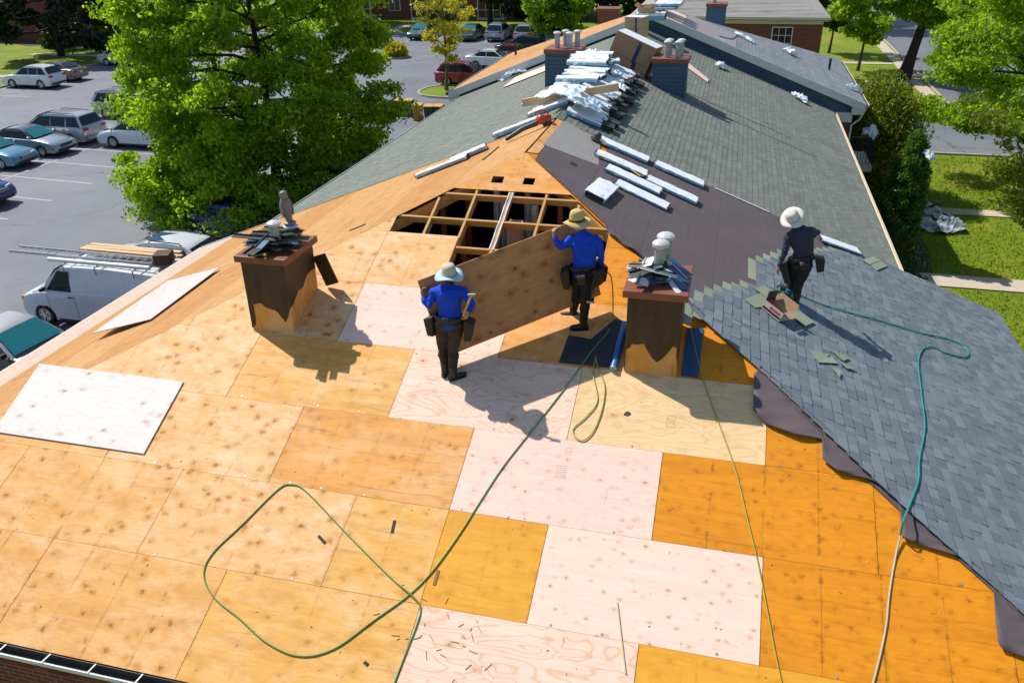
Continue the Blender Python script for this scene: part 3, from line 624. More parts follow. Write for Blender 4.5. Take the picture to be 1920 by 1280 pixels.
def dist_key(t):
    P = RX(t[0] + t[1] / 2, t[3]); u, v, z = to_px(P); return z if (0 < u < 1920 and 0 < v < 1280) else 999
tabs.sort(key=dist_key)
near, rest = tabs[:300], tabs[300:]
cache = {}
for (y, wd, s0, s1, up, tn, cut) in near:
    key = (round(wd, 2), up, int(tn * 6), cut > 0)
    if key not in cache:
        mb = MB(); mb.add(tab_pts(round(wd, 2), EXP, up, cut), TABF); mb.tint = [(key[2] + .5) / 6] * 4; cache[key] = mb.mesh('shingle', SH_NEW)
    put('shingle', cache[key], bld, FR @ Matrix.Translation((y, -s0, .018)), local=False)
mb = MB(); mb.tint = []
for (y, wd, s0, s1, up, tn, cut) in rest:
    mb.add([FR @ (Vector(q) + Vector((y, -s0, .018))) for q in tab_pts(wd, s1 - s0, up, cut)], TABF); mb.tint += [tn] * 4
tag(mb.build('shingles', SH_NEW, bld), kind='stuff')
mb = MB(); mb.tint = []
for e, s0 in laps:
    L = random.uniform(.18, .42); mb.plate([(e - .9, -s0 - .001), (e, -s0 - .001), (e, -s0 + .16), (e - .9, -s0 + .16)], .002, FR @ Matrix.Translation((0, 0, .019))); mb.tint += [random.random()] * 6
tag(mb.build('shingle_headlaps', SH_LAP, bld), kind='stuff')
# ---- old green three-tab shingles on the narrower part
def old_roof(frame, smax, sgn, y0, y1f, mat, name, parent, exp=.128, tw=.305, s_from=.04):
    mb = MB(); mb.tint = []; rs = random.Random(5); n = 0; s1 = smax + .04
    while s1 > s_from + exp:
        s0 = s1 - exp; y = y0 - (n % 2) * tw / 2 + rs.uniform(-.008, .008); rt = rs.random() * .3; y1 = y1f(s0) if callable(y1f) else y1f
        while y < y1:
            a, b = max(y, y0) + .0035, min(y + tw, y1) - .0035
            if b - a > .02:
                lx = (a, b) if sgn > 0 else (-b, -a)
                h = .011 + rs.uniform(0, .004)
                mb.add([frame @ Vector(q) for q in ((lx[0], -s1 - .006, h), (lx[1], -s1 - .006, h), (lx[1], -s0 + .01, .005), (lx[0], -s0 + .01, .005), (lx[0], -s1 - .006, .001), (lx[1], -s1 - .006, .001))], TABF)
                mb.tint += [min(1, rt + rs.random() * .7)] * 4
            y += tw
        s1 = s0; n += 1
    return tag(mb.build(name, mat, parent), kind='stuff')
mb = MB(); mb.plate([(YR, -SB_R / CT), (YC, -SB_R / CT), (YC, 0), (YR, 0)], .05); put('roof_deck', mb.mesh('roof_deck', DARKSH), bld, FR, local=False)
mb = MB(); mb.plate([(-YC, -SB_L / CT), (-YR, -SB_L / CT), (-YR, 0), (-YC, 0)], .05); put('roof_deck', mb.mesh('roof_deck', DARKSH), bld, FL, local=False)
old_roof(FR, SB_R / CT, 1, YR, YC, SH_OLD, 'shingles', bld); old_roof(FL, SB_L / CT, -1, YR, YC, SH_OLD, 'shingles', bld)
mb = MB(); rs = random.Random(3)
y = YR
while y < YC:
    for f, sg in ((FR, 1), (FL, -1)):
        a, b = (y, y + .17) if sg > 0 else (-y - .17, -y); mb.plate([(a, -.15), (b, -.15), (b, .0), (a, .0)], .006, f @ Matrix.Translation((0, 0, .022 + .004 * rs.random())))
    y += .166
tag(mb.build('ridge_caps', SH_OLD, bld), kind='stuff')
# end of the wide roof: rake boards and eave gutters
m = MB(); m.beam(RX(YR + .02, SB_R / CT, -.06), RX(YR + .02, VE, -.06), .03, .16, NR_); m.build('rake_board', TRIM, bld)
m = MB(); m.beam(LX(YR + .02, SB_L / CT, -.06), LX(YR + .02, VE, -.06), .03, .16, NL_); m.build('rake_board', TRIM, bld)
def gutter(name, a, b, out, mat_out, parent, wd=.125, ht=.10, hang=0, inner=GUTTER):
    a, b, out = Vector(a), Vector(b), Vector(out); up = Vector((0, 0, 1)); prof = [(0, 0), (0, -ht), (wd * .72, -ht), (wd, -ht * .35), (wd, 0.008), (wd - .012, 0.008), (wd - .012, -ht * .35), (wd * .7, -ht + .008), (.008, -ht + .008), (.008, 0)]
    mb = MB(); n = len(prof); vs = [a + out * p + up * q for p, q in prof] + [b + out * p + up * q for p, q in prof]; mb.add(vs, [(i, (i + 1) % n, n + (i + 1) % n, n + i) for i in range(n)], 0)
    mb.mi = [0 if i < 6 else 1 for i in range(n)]
    o = mb.build(name, [mat_out, inner], parent)
    if hang:
        L = (b - a).length; k = int(L / hang)
        for i in range(k + 1):
            p = a + (b - a) * ((i + .35) / (k + 1)); h = MB(); h.beam(p + out * .004 + up * .006, p + out * (wd - .002) + up * .020, .018, .004); h.build('gutter_hanger', WHITE, o)
    return o
gutter('gutter', (-HW, -HW - .03, EZ - .03), (HW, -HW - .03, EZ - .03), (0, -1, 0), WHITE, bld, .14, .11, hang=.62)
gutter('gutter', (SB_R + .02, YR, ZR - SB_R * TP - .03), (SB_R + .02, YC - .4, ZR - SB_R * TP - .03), (1, 0, 0), TRIM_C, bld, .13, .10, inner=TRIM_C)
gutter('gutter', (-SB_L - .02, YR, ZR - SB_L * TP - .03), (-SB_L - .02, YC - .4, ZR - SB_L * TP - .03), (-1, 0, 0), WHITE, bld, .12, .10)
m = MB(); m.box((-HW - .012, (-HW + YR) / 2, EZ - .012), (.03, HW + YR, .03)); m.build('eave_strip', TRIM_C, bld)
# bricks laid one by one on the piece of front wall that shows under the gutter
mb = MB(); mb.box((0, 0, 0), (.205, .022, .064)); bm_ = mb.mesh('brick', BRICK); yb = -HW + WI - .008
for r in range(12):
    for k in range(25):
        x = -6.1 + k * .215 + (r % 2) * .1075; put('brick', bm_, bld, Matrix.Translation((x, yb - random.uniform(0, .004), EZ - .16 - .0375 - r * .075)), local=False)
mb = MB(); mb.box((-3.6, yb + .009, EZ - .6), (5.2, .012, .95)); mb.build('mortar_bed', MORTAR, bld)
# ---- chimneys: near pair (stripped), with sheet-metal cladding torn away at the foot
def jag(pts, k=3, a=.012):
    out = []
    for p, q in zip(pts[:-1], pts[1:]):
        for i in range(k): t = i / k; out.append((p[0] + (q[0] - p[0]) * t + (random.uniform(-a, a) if i else 0), p[1] + (q[1] - p[1]) * t + (random.uniform(-a, a) if i else 0)))
    return out + [pts[-1]]
def near_chimney(x0, x1, y0, y1, ztop, cap_mat, front_low, side_low, label):
    ch = MB(); zb = ZR + y0 * TP - .15; ch.box(((x0 + x1) / 2, (y0 + y1) / 2, (zb + ztop) / 2), (x1 - x0, y1 - y0, ztop - zb)); core = ch.build('chimney', CORE, bld); core['label'] = label
    zf = lambda y: ZR + y * TP
    # cladding panels: lower outline given as (fraction across, height above the deck)
    def panel(o, ex, L, low, base0, base1):
        pts = [(f * L, (base0 + (base1 - base0) * f) + h) for f, h in low]; top = ztop - .004
        poly = jag(pts) + [(L, top), (0, top)]; mb = MB(); n = Vector(ex).cross(Vector((0, 0, 1)))
        fr = frame_m(Vector(o) + n * .012, ex, (0, 0, 1)); mb.plate([(p[0], p[1]) for p in poly], .010, Matrix(fr) @ Matrix.Translation((0, 0, 0))); mb.build('metal_cladding', BROWN_M, core)
    panel((x0 - .012, y0, 0), (1, 0, 0), x1 - x0 + .024, front_low, zf(y0), zf(y0))
    panel((x1, y0, 0), (0, 1, 0), y1 - y0, side_low, zf(y0), zf(y1))
    panel((x0, y1, 0), (0, -1, 0), y1 - y0, [(0, .02), (1, .02)], zf(y1), zf(y0))
    panel((x1, y1, 0), (-1, 0, 0), x1 - x0, [(0, .02), (1, .02)], zf(y1), zf(y1))
    mb = MB(); mb.box(((x0 + x1) / 2, (y0 + y1) / 2, ztop + .05), (x1 - x0 + .15, y1 - y0 + .15, .10)); c = mb.build('chimney_cap', cap_mat, core); bev(c, .012, 2); return core
zt = ZR - 4.38 * TP + 1.10
chL = near_chimney(-3.19, -2.52, -4.38, -3.50, zt, RUST, [(0, .02), (.10, .10), (.11, .42), (.30, .46), (.45, .38), (.62, .36), (.80, .22), (.84, .18), (.92, .30), (1, .42)], [(0, .42), (.10, .40), (.3, .46), (.5, .40), (.7, .46), (.85, .42), (1, .34)], 'left brown chimney with torn cladding')
chR = near_chimney(2.42, 3.10, -4.44, -3.56, zt, RUST_R, [(0, .30), (.12, .44), (.35, .46), (.50, .28), (.60, .20), (.72, .28), (.88, .46), (.96, .44), (1, .1)], [(0, .2), (.3, .3), (.6, .2), (1, .1)], 'right brown chimney with a jagged strip of torn cladding')
def vent(x, y, z0, h, r, parent, lean=(0, 0), cap=CAPW, pipe=GALV):
    m4 = Matrix.Translation((x, y, z0)) @ Matrix.Rotation(lean[0], 4, 'Y') @ Matrix.Rotation(lean[1], 4, 'X')
    mb = MB(); mb.lathe([(r, 0), (r, h * .78), (r * 1.12, h * .80), (r * 1.2, h * .86), (r * 1.2, h * .9)], 16, m4); p = mb.build('vent_pipe', pipe, parent, smooth=True)
    mb = MB(); mb.lathe([(r * 1.42, h * .86), (r * 1.5, h * .90), (r * 1.46, h * .94), (r * 1.1, h * .985), (r * .5, h * 1.01), (.002, h * 1.02)], 18, m4); 
    if isinstance(parent, bpy.types.Object) and parent.parent is not None: o = mb.build('vent_cap', cap, parent, smooth=True)
    return p
ct = zt + .10
vent(-2.76, -4.08, ct, .43, .068, chL); vent(-2.70, -3.72, ct, .26, .075, chL)
vent(2.76, -4.10, ct, .56, .075, chR); vent(2.80, -3.82, ct, .56, .08, chR)
# blue clad chimneys on the old roof
def blue_chimney(x0, x1, y0, y1, ztop, base, label, parent=bld, vents=()):
    mb = MB(); mb.box(((x0 + x1) / 2, (y0 + y1) / 2, (ztop + base) / 2), (x1 - x0, y1 - y0, ztop - base)); core = mb.build('chimney', SIDING, parent); core['label'] = label
    z = base + .35
    for fx, fy, ln, ax in (((x0 + x1) / 2, y0 - .008, x1 - x0 + .03, 0), (x1 + .008, (y0 + y1) / 2, y1 - y0, 1), (x0 - .008, (y0 + y1) / 2, y1 - y0, 1)):
        zz = base + .3
        while zz < ztop - .1:
            b = MB(); d = (ln, .02, .098) if ax == 0 else (.02, ln, .098); b.box((fx, fy, zz), d, Matrix.Rotation(R_(5), 3, 'X') if ax == 0 else Matrix.Rotation(R_(-5 if fx > x0 else 5), 3, 'Y')); b.build('siding_board', SIDING, core); zz += .105
    for cx in (x0 - .012, x1 + .012):
        b = MB(); b.box((cx, y0 - .014, (ztop + base) / 2), (.05, .03, ztop - base)); b.build('corner_trim', SIDING, core)
    mb = MB(); mb.box(((x0 + x1) / 2, (y0 + y1) / 2, ztop + .035), (x1 - x0 + .14, y1 - y0 + .14, .12)); bev(mb.build('chimney_cap', RUST_R, core), .015)
    for vx, vy in vents: vent(vx, vy, ztop + .09, .44, .075, core)
    return core
blue_chimney(-1.64, -.74, 9.40, 10.25, ZR + .30, ZR - 1.0, 'left blue-sided chimney with four round vents', vents=((-1.38, 9.62), (-1.02, 9.58), (-1.22, 10.02), (-.88, 10.0)))
blue_chimney(1.33, 2.20, 9.50, 10.35, ZR + .10, ZR - 1.3, 'right blue-sided chimney with four round vents', vents=((1.66, 9.72), (1.96, 9.70), (1.68, 10.1), (2.0, 10.1)))
# rusty run-off streaks below the right blue chimney
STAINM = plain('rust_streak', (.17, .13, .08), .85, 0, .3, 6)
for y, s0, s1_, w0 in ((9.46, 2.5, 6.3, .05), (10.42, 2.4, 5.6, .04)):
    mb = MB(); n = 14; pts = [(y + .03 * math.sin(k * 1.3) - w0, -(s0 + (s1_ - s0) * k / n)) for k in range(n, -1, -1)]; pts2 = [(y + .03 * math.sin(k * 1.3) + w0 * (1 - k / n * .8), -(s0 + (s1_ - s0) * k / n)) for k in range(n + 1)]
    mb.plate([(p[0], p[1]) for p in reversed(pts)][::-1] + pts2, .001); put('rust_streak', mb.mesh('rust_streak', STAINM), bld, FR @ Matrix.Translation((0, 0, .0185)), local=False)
# printed grade stamps on some new sheets: short rows of grey dashes
STAMP = plain('stamp_ink', (.34, .24, .20), .8)
def stamp(u, v, w_, h_, rows_, seed, box_=False):
    rs = random.Random(seed); P = hp(u, v); fr = FH.copy(); fr.translation = P; mb = MB(); inv = 0
    for r in range(rows_):
        y = h_ * (.5 - (r + .5) / rows_); x = -w_ / 2
        while x < w_ / 2:
            L = rs.uniform(.006, .022); mb.plate([(x, y - .003), (x + L, y - .003), (x + L, y + .004), (x, y + .004)], .0004, fr @ Matrix.Translation((0, 0, .0022))); x += L + rs.uniform(.004, .012)
    if box_:
        for a, b in (((-w_, -h_), (w_, -h_ + .004)), ((-w_, h_ - .004), (w_, h_)), ((-w_, -h_ + .004), (-w_ + .004, h_ - .004)), ((w_ - .004, -h_ + .004), (w_, h_ - .004))): mb.plate([(a[0], a[1]), (b[0], a[1]), (b[0], b[1]), (a[0], b[1])], .0004, fr @ Matrix.Translation((0, 0, .0022)))
    tag(mb.build('grade_stamp', STAMP, bld), kind='stuff')
stamp(1052, 884, .14, .20, 7, 1); stamp(1264, 722, .12, .16, 6, 2); stamp(1258, 790, .05, .09, 3, 3, True); stamp(1066, 846, .04, .05, 2, 4, True); stamp(1136, 930, .02, .22, 8, 5); stamp(925, 912, .08, .05, 2, 6)
# ------------------------------------------------------------------ higher gabled part behind
XCL, XCR, XC0 = -7.45, 8.13, .38; ZC = 8.50; YC2 = 28.2; YH = 19.7
hb = thing('apartment_building', 'taller gabled building section with dark blue siding behind the green roof', 'building', (XC0, 23, 0))
def CZ(x): return ZC - abs(x - XC0) * TP
def window(parent, c, wd, ht, normal, cols=2, rows_=2, frame=WHITE, depth=.05, glass=WINGLASS):
    """window on a wall: c centre on the wall face, normal = outward axis vector"""
    n = Vector(normal); ex = Vector((0, 0, 1)).cross(n); c = Vector(c); fr = frame_m(c, ex, (0, 0, 1)); t = .055
    mb = MB(); mb.box((0, 0, .004), (wd, ht, .02)); w_ = put('window', MB_t(mb, fr).mesh('window', glass), parent, W[parent].inverted())
    W[w_] = Matrix.Identity(4)
    f = MB()
    for x in (-wd / 2, wd / 2): f.box((x, 0, .02), (t, ht + t, .05))
    for y in (-ht / 2, ht / 2): f.box((0, y, .022), (wd - t, t, .05))
    for i in range(1, cols): f.box((-wd / 2 + wd * i / cols, 0, .017), (.03, ht - t, .03))
    for i in range(1, rows_): f.box((0, -ht / 2 + ht * i / rows_, .0165), (wd - t, .03, .026))
    put('window_frame', MB_t(f, fr).mesh('window_frame', frame), w_); s = MB(); s.box((0, -ht / 2 - .06, .05), (wd + .12, .05, .12)); put('window_sill', MB_t(s, fr).mesh('window_sill', KERB), w_)
    return w_
def MB_t(mb, m4):
    mb.v = [tuple(m4 @ Vector(q)) for q in mb.v]; return mb
m = MB(); xl, xr = XCL + .4, XCR - .4
pent = lambda y: [(xl, y, 0), (xr, y, 0), (xr, y, CZ(xr) - .2), (XC0, y, ZC - .25), (xl, y, CZ(xl) - .2)]
yb2 = YC2 - .4; a = pent(YC + .2); m.add(a + [(xl, yb2, 0), (xr, yb2, 0), (xr, yb2, CZ(xr) - .2), (xl, yb2, CZ(xl) - .2), (XC0, YH, ZC - .25)], [(0, 1, 2, 3, 4), (8, 7, 6, 5), (0, 5, 6, 1), (1, 6, 7, 2), (2, 7, 9, 3), (7, 8, 9), (8, 4, 3, 9), (4, 8, 5, 0)]); m.build('wall', BRICKW, hb)
# horizontal siding boards on the gable that shows above the lower roof
z = 4.9
while z < ZC - .3:
    hwid = (ZC - .3 - z) / TP; x0, x1 = max(XC0 - hwid, XCL + .42), min(XC0 + hwid, XCR - .42)
    if x1 - x0 > .3:
        b = MB(); b.box(((x0 + x1) / 2, YC + .185, z + .058), (x1 - x0, .02, .122), Matrix.Rotation(R_(5), 3, 'X')); b.build('siding_board', SIDING, hb)
    z += .115
mb = MB(); mb.box((7.2, YC + .14, 4.98), (1.15, .14, .34)); mb.build('frieze_board', TRIM, hb); mb = MB(); mb.box((-6.55, YC + .14, 4.98), (1.15, .14, .34)); mb.build('frieze_board', TRIM, hb)
FCR = frame_m((XC0, 0, ZC), (0, 1, 0), (-CT, 0, ST)); FCL = frame_m((XC0, 0, ZC), (0, -1, 0), (CT, 0, ST))
SCR, SCL = (XCR - XC0) / CT, (XC0 - XCL) / CT
mb = MB(); mb.plate([(YC, -SCR), (YC2, -SCR), (YH, 0), (YC, 0)], .06); put('roof_deck', mb.mesh('roof_deck', DARKSH), hb, FCR, local=False)
mb = MB(); mb.plate([(-YC2, -SCL), (-YC, -SCL), (-YC, 0), (-YH, 0)], .06); put('roof_deck', mb.mesh('roof_deck', DARKSH), hb, FCL, local=False)
HK = (YC2 - YH) / SCR
old_roof(FCR, SCR, 1, YC, lambda s_: YH + s_ * HK, SH_GREY, 'shingles', hb, .143, .32, 1.5)
FCH = frame_m((XC0, YH, ZC), (-1, 0, 0), (0, -CT, ST)); mb = MB(); mb.plate([(-(XCR - XC0), -(YC2 - YH) / CT), (XC0 - XCL, -(YC2 - YH) / CT), (0, 0)], .06); put('roof_deck', mb.mesh('roof_deck', plain('grey_far_slope', (.24, .27, .30), .85)), hb, FCH, local=False)
k = 0; s1 = SCL + .02
while s1 > .1:
    s0 = max(s1 - 1.2192, .02); ys = [YC2, YC2 - (1.22 if k % 2 else 2.4384)]
    while ys[-1] > YC: ys.append(max(ys[-1] - 2.4384, YC))
    for a, b in zip(ys[:-1], ys[1:]):
        poly = clip_poly([(-a, -s1), (-b, -s1), (-b, -s0), (-a, -s0)], [(-1, HK, YH)])
        if a - b > .05 and len(poly) > 2: sheet(FCL, poly, ['sunlit_dimmed_b', 'sunlit_dimmed_a', 'sunlit_dimmed_b', 'sunlit_dimmed_b'][(k + int(a)) % 4], parent=hb, lift=.016)
    s1 = s0; k += 1
for y0, y1, s0, s1, kd in ((YC, YC + 2.6, .02, 1.2, 'pink'), (YC + .2, YC + 2.4, 1.25, 2.4, 'cream')): sheet(FCR, [(y0, -s1), (y1, -s1), (y1, -s0), (y0, -s0)], kd, parent=hb, lift=.018)
mb = MB(); mb.plate([(YC, -3.3), (YC + 3.3, -3.3), (YC + 3.3, -1.2), (YC, -1.2)], .003); put('underlayment_strip', mb.mesh('felt', plain('grey_felt', (.30, .27, .27), .7, 0, .15, 2)), hb, FCR @ Matrix.Translation((0, 0, .026)), local=False)
for sg, xe, S in ((1, XCR, SCR), (-1, XCL, SCL)):
    e = Vector((xe + sg * .02, YC - .02, CZ(xe) - .12)); t = Vector((XC0, YC - .02, ZC - .12)); mb = MB(); mb.beam(t, e, .035, .26, (0, 0, 1)); mb.build('barge_board', TRIM, hb)
    mb = MB(); mb.beam(t + Vector((0, .11, -.105)), e + Vector((0, .11, -.105)), .21, .02, (0, 0, 1)); mb.build('soffit', TRIM, hb)
    mb = MB(); mb.box((xe - sg * .2, YC + .10, CZ(xe) - .24), (.42, .2, .26)); mb.build('eave_return', TRIM, hb)
gutter('gutter', (XCR + .03, YC - .05, CZ(XCR) - .02), (XCR + .03, YC2, CZ(XCR) - .02), (1, 0, 0), TRIM_C, hb, .12, .10); gutter('gutter', (XCL - .03, YC - .05, CZ(XCL) - .02), (XCL - .03, YC2, CZ(XCL) - .02), (-1, 0, 0), WHITE, hb, .12, .10)
mb = MB(); mb.tube([(XCR + .08, YC + .1, CZ(XCR) - .1), (XCR - .1, YC + .14, 4.9), (XCR - .34, YC + .13, 4.7), (XCR - .34, YC + .13, .2)], .04, 8); mb.build('downpipe', TRIM_C, hb)
mb = MB(); mb.tube([(XCL - .08, YC + .1, CZ(XCL) - .1), (XCL + .1, YC + .14, 4.9), (XCL + .34, YC + .13, 4.7), (XCL + .34, YC + .13, .2)], .04, 8); mb.build('downpipe', WHITE, hb)
for P in ((at(1556, 121, 23.0)),):
    b_ = Vector((P.x, 23.0, CZ(P.x))); mb = MB(); mb.tube([b_, b_ + Vector((0, 0, .45))], .05, 10); mb.build('plumbing_vent', BLACKP, hb)
b_ = atx(941, 112, -6.6); 
mb = MB(); mb.tube([(-6.4, 24.8, CZ(-6.4) - .05), (-6.4, 24.8, CZ(-6.4) + .55)], .05, 10); mb.build('plumbing_vent', BLACKP, hb)
# ---- balcony on the right wall of the middle part
by0, by1, bz = 18.55, 20.6, 3.15; bx = XCR - .4
bal = hb
mb = MB(); mb.box((bx + .55, (by0 + by1) / 2, bz - .12), (1.1, by1 - by0, .24)); fl = mb.build('balcony', TRIM_C, bal)
y = by0 + .05
while y < by1: 
    mb = MB(); mb.box((bx + 1.07, y, bz + .5), (.02, .02, 1.0)); mb.build('baluster', BLACKP, fl); y += .11
x = bx + .08
while x < bx + 1.1:
    mb = MB(); mb.box((x, by0 + .03, bz + .5), (.02, .02, 1.0)); mb.build('baluster', BLACKP, fl); x += .11
mb = MB(); mb.box((bx + 1.07, (by0 + by1) / 2, bz + 1.02), (.05, by1 - by0, .05)); mb.box((bx + .53, by0 + .03, bz + 1.023), (1.04, .05, .045)); mb.build('handrail', BLACKP, fl)
# ---- brick house far behind on the right
db = thing('brick_building', 'red brick building with pale grey hip roof behind the blue gable', 'building', (3, 48, 0))
dx1 = 8.55; dx0 = -3.0; dy0, dy1 = 42.9, 57; dz = 5.7
m = MB(); m.box(((dx0 + dx1) / 2, (dy0 + dy1) / 2, dz / 2), (dx1 - dx0, dy1 - dy0, dz)); m.build('wall', BRICKW, db)
ROOF_D = shingle_mat('pale_stained_shingle', (.34, .33, .31), (.38, .37, .35), (.42, .41, .39), .2, .6)
def hip_roof(x0, y0, x1, y1, z, ov, tp, mat, parent, name='roof', cs=.16):
    x0, x1, y0, y1 = x0 - ov, x1 + ov, y0 - ov, y1 + ov; h = (min(x1 - x0, y1 - y0)) / 2; mb = MB(); mb.tint = []
    n = int(h / cs)
    for i in range(n):
        a, b = i * cs, (i + 1) * cs + .0; za, zb = z + a * tp, z + b * tp + .0; lift = .018
        A = [(x0 + a, y0 + a, za + lift), (x1 - a, y0 + a, za + lift), (x1 - a, y1 - a, za + lift), (x0 + a, y1 - a, za + lift)]; B = [(x0 + b, y0 + b, zb), (x1 - b, y0 + b, zb), (x1 - b, y1 - b, zb), (x0 + b, y1 - b, zb)]
        D = [(p[0], p[1], p[2] - lift) for p in A]
        mb.add(A + B + D, [(j, (j + 1) % 4, 4 + (j + 1) % 4, 4 + j) for j in range(4)] + [(8 + j, 8 + (j + 1) % 4, (j + 1) % 4, j) for j in range(4)]); mb.tint += [.5 + random.uniform(-.15, .15) for _ in range(4)] + [.3] * 4
    o = mb.build(name, mat, parent); e = MB()
    e.box(((x0 + x1) / 2, y0 + .02, z - .07), (x1 - x0, .06, .14)); e.box((x1 - .02, (y0 + y1) / 2, z - .09), (.06, y1 - y0 - .1, .18)); e.box(((x0 + x1) / 2, (y0 + y1) / 2, z - .20), (x1 - x0 - .2, y1 - y0 - .2, .05)); e.build('fascia', TRIM_C, parent); return o
hip_roof(dx0, dy0, dx1, dy1, dz, .35, TP, ROOF_D, db)
mb = MB(); mb.box(((dx0 + dx1) / 2, dy0 - .04, dz - .33), (dx1 - dx0, .1, .16)); mb.build('frieze_board', TRIM_C, db)
window(db, (at(1466, 66, dy0).x, dy0 - .012, 4.15), 1.2, 1.9, (0, -1, 0), 3, 4); window(db, (at(1466, 66, dy0).x - 4.4, dy0 - .012, 4.15), 1.2, 1.9, (0, -1, 0), 3, 4)
mb = MB(); P = at(1532, 18, 46); mb.tube([(P.x, 46, 6.4), (P.x, 46, 7.25)], .07, 10); mb.build('plumbing_vent', BLACKP, db)
# chimneys on the hidden far slope of the gabled section
blue_chimney(at(1327, 10, 24).x, at(1361, 10, 24).x, 24, 24.9, at(1340, 12, 24).z, 6.0, 'blue-sided chimney rising right behind the gable peak', hb, vents=((at(1340, 0, 24.4).x, 24.4),))
bc = MB(); xa, xb = at(1121, 10, 24).x, at(1158, 10, 24).x; zc_ = at(1140, 22, 24).z; bc.box(((xa + xb) / 2, 24.5, (5.5 + zc_) / 2), (xb - xa, .9, zc_ - 5.5)); c_ = bc.build('chimney', plain('rust_brick', (.22, .07, .04), .8), hb)
mb = MB(); mb.box(((xa + xb) / 2, 24.5, zc_ + .05), (xb - xa + .2, 1.05, .12)); mb.build('chimney_cap', RUST, c_)
# ---- brick apartment blocks across the car park
def far_block(name, label, loc, rotz, L, D, Hh, bays):
    b = thing(name, label, 'building', loc, rotz); W0 = W[b]
    def P(mb, nm, mat, par=b): return mb.build(nm, mat, par, local=True)
    mb = MB(); mb.box((0, D / 2, Hh / 2), (L, D, Hh)); P(mb, 'wall', BRICKW)
    mb = MB(); mb.tint = None
    ov = .5; z = Hh; h = D / 2 + ov
    mb.add([(-L / 2 - ov, -ov, z), (L / 2 + ov, -ov, z), (L / 2 + ov, D + ov, z), (-L / 2 - ov, D + ov, z), (-L / 2 + h - ov, D / 2, z + h * TP), (L / 2 - h + ov, D / 2, z + h * TP)], [(0, 1, 5, 4), (1, 2, 5), (2, 3, 4, 5), (3, 0, 4), (3, 2, 1, 0)]); P(mb, 'roof', ROOF_D)
    n = bays; st = L / n
    for i in range(n):
        x = -L / 2 + st * (i + .5)
        for fz in (.1, 2.75):
            if i % 2 == 0:
                mb = MB(); mb.box((x, -.7, fz + .06), (st * .8, 1.4, .16)); bl = P(mb, 'balcony', TRIM)
                for k in range(13):
                    r_ = MB(); r_.box((x - st * .38 + k * st * .76 / 12, -1.35, fz + .6), (.03, .03, .95)); P(r_, 'baluster', BLACKP, bl)
                r_ = MB(); r_.box((x, -1.35, fz + 1.1), (st * .8, .06, .06)); P(r_, 'handrail', WHITE, bl)
                for sx in (-1, 1):
                    r_ = MB(); r_.box((x + sx * st * .37, -1.3, fz + 1.3), (.12, .12, 2.4)); P(r_, 'post', WHITE, bl)
                mb = MB(); mb.box((x, -.015, fz + 1.15), (1.8, .04, 2.05)); dr = P(mb, 'patio_door', WINGLASS)
                f = MB(); f.box((x, -.04, fz + 2.2), (1.95, .06, .09)); f.box((x - .93, -.04, fz + 1.15), (.08, .06, 2.05)); f.box((x + .93, -.04, fz + 1.15), (.08, .06, 2.05)); f.box((x, -.042, fz + 1.15), (.06, .05, 2.05)); P(f, 'door_frame', WHITE, dr)
            else:
                mb = MB(); mb.box((x, -.01, fz + 1.5), (1.5, .03, 1.3)); wn = P(mb, 'window', WINGLASS)
                f = MB(); f.box((x, -.03, fz + 2.17), (1.6, .05, .08)); f.box((x, -.03, fz + .83), (1.6, .05, .08)); f.box((x - .76, -.03, fz + 1.5), (.08, .05, 1.3)); f.box((x + .76, -.03, fz + 1.5), (.08, .05, 1.3)); f.box((x, -.03, fz + 1.5), (.05, .05, 1.3)); P(f, 'window_frame', WHITE, wn)
    return b
far_block('brick_apartments', 'dark brick apartment block with white balconies at top left beyond the car park', (-67.6, 79, 0), R_(90), 26, 11, 5.6, 7)
far_block('brick_apartments', 'brick apartment block at the left edge behind the dark conifer', (-74, 47.5, 0), R_(90), 22, 11, 5.6, 6)
far_block('brick_apartments', 'dark brick building at top centre behind the yellow-green tree', (-30.0, 90.5, 0), 0, 30, 11, 5.6, 7)
# ------------------------------------------------------------------ trees and shrubs
def leaf_cloud(rs, centres, radii, counts, size, droop=.2, elong=1.7):
    """rhombic leaves scattered in flattened clumps; returns (n*4,3)"""
    out = []
    for c, r, n in zip(centres, radii, counts):
        n = int(n)
        d = rs.normal(size=(n, 3)); d /= np.linalg.norm(d, axis=1)[:, None] + 1e-9; q = rs.rand(n) ** .55
        p = np.asarray(c) + d * q[:, None] * np.asarray(r); out.append(p)
    P = np.concatenate(out); n = len(P)
    a = rs.normal(size=(n, 3)); a[:, 2] -= droop; a /= np.linalg.norm(a, axis=1)[:, None]
    b = rs.normal(size=(n, 3)); b = np.cross(a, b); b /= np.linalg.norm(b, axis=1)[:, None] + 1e-9
    s = size * rs.uniform(.6, 1.35, n)[:, None]
    v = np.empty((n, 4, 3)); v[:, 0] = P - a * s * elong * .5; v[:, 1] = P + b * s * .5 - a * s * .1; v[:, 2] = P + a * s * elong * .5; v[:, 3] = P - b * s * .5 - a * s * .1
    return v.reshape(-1, 4, 3)
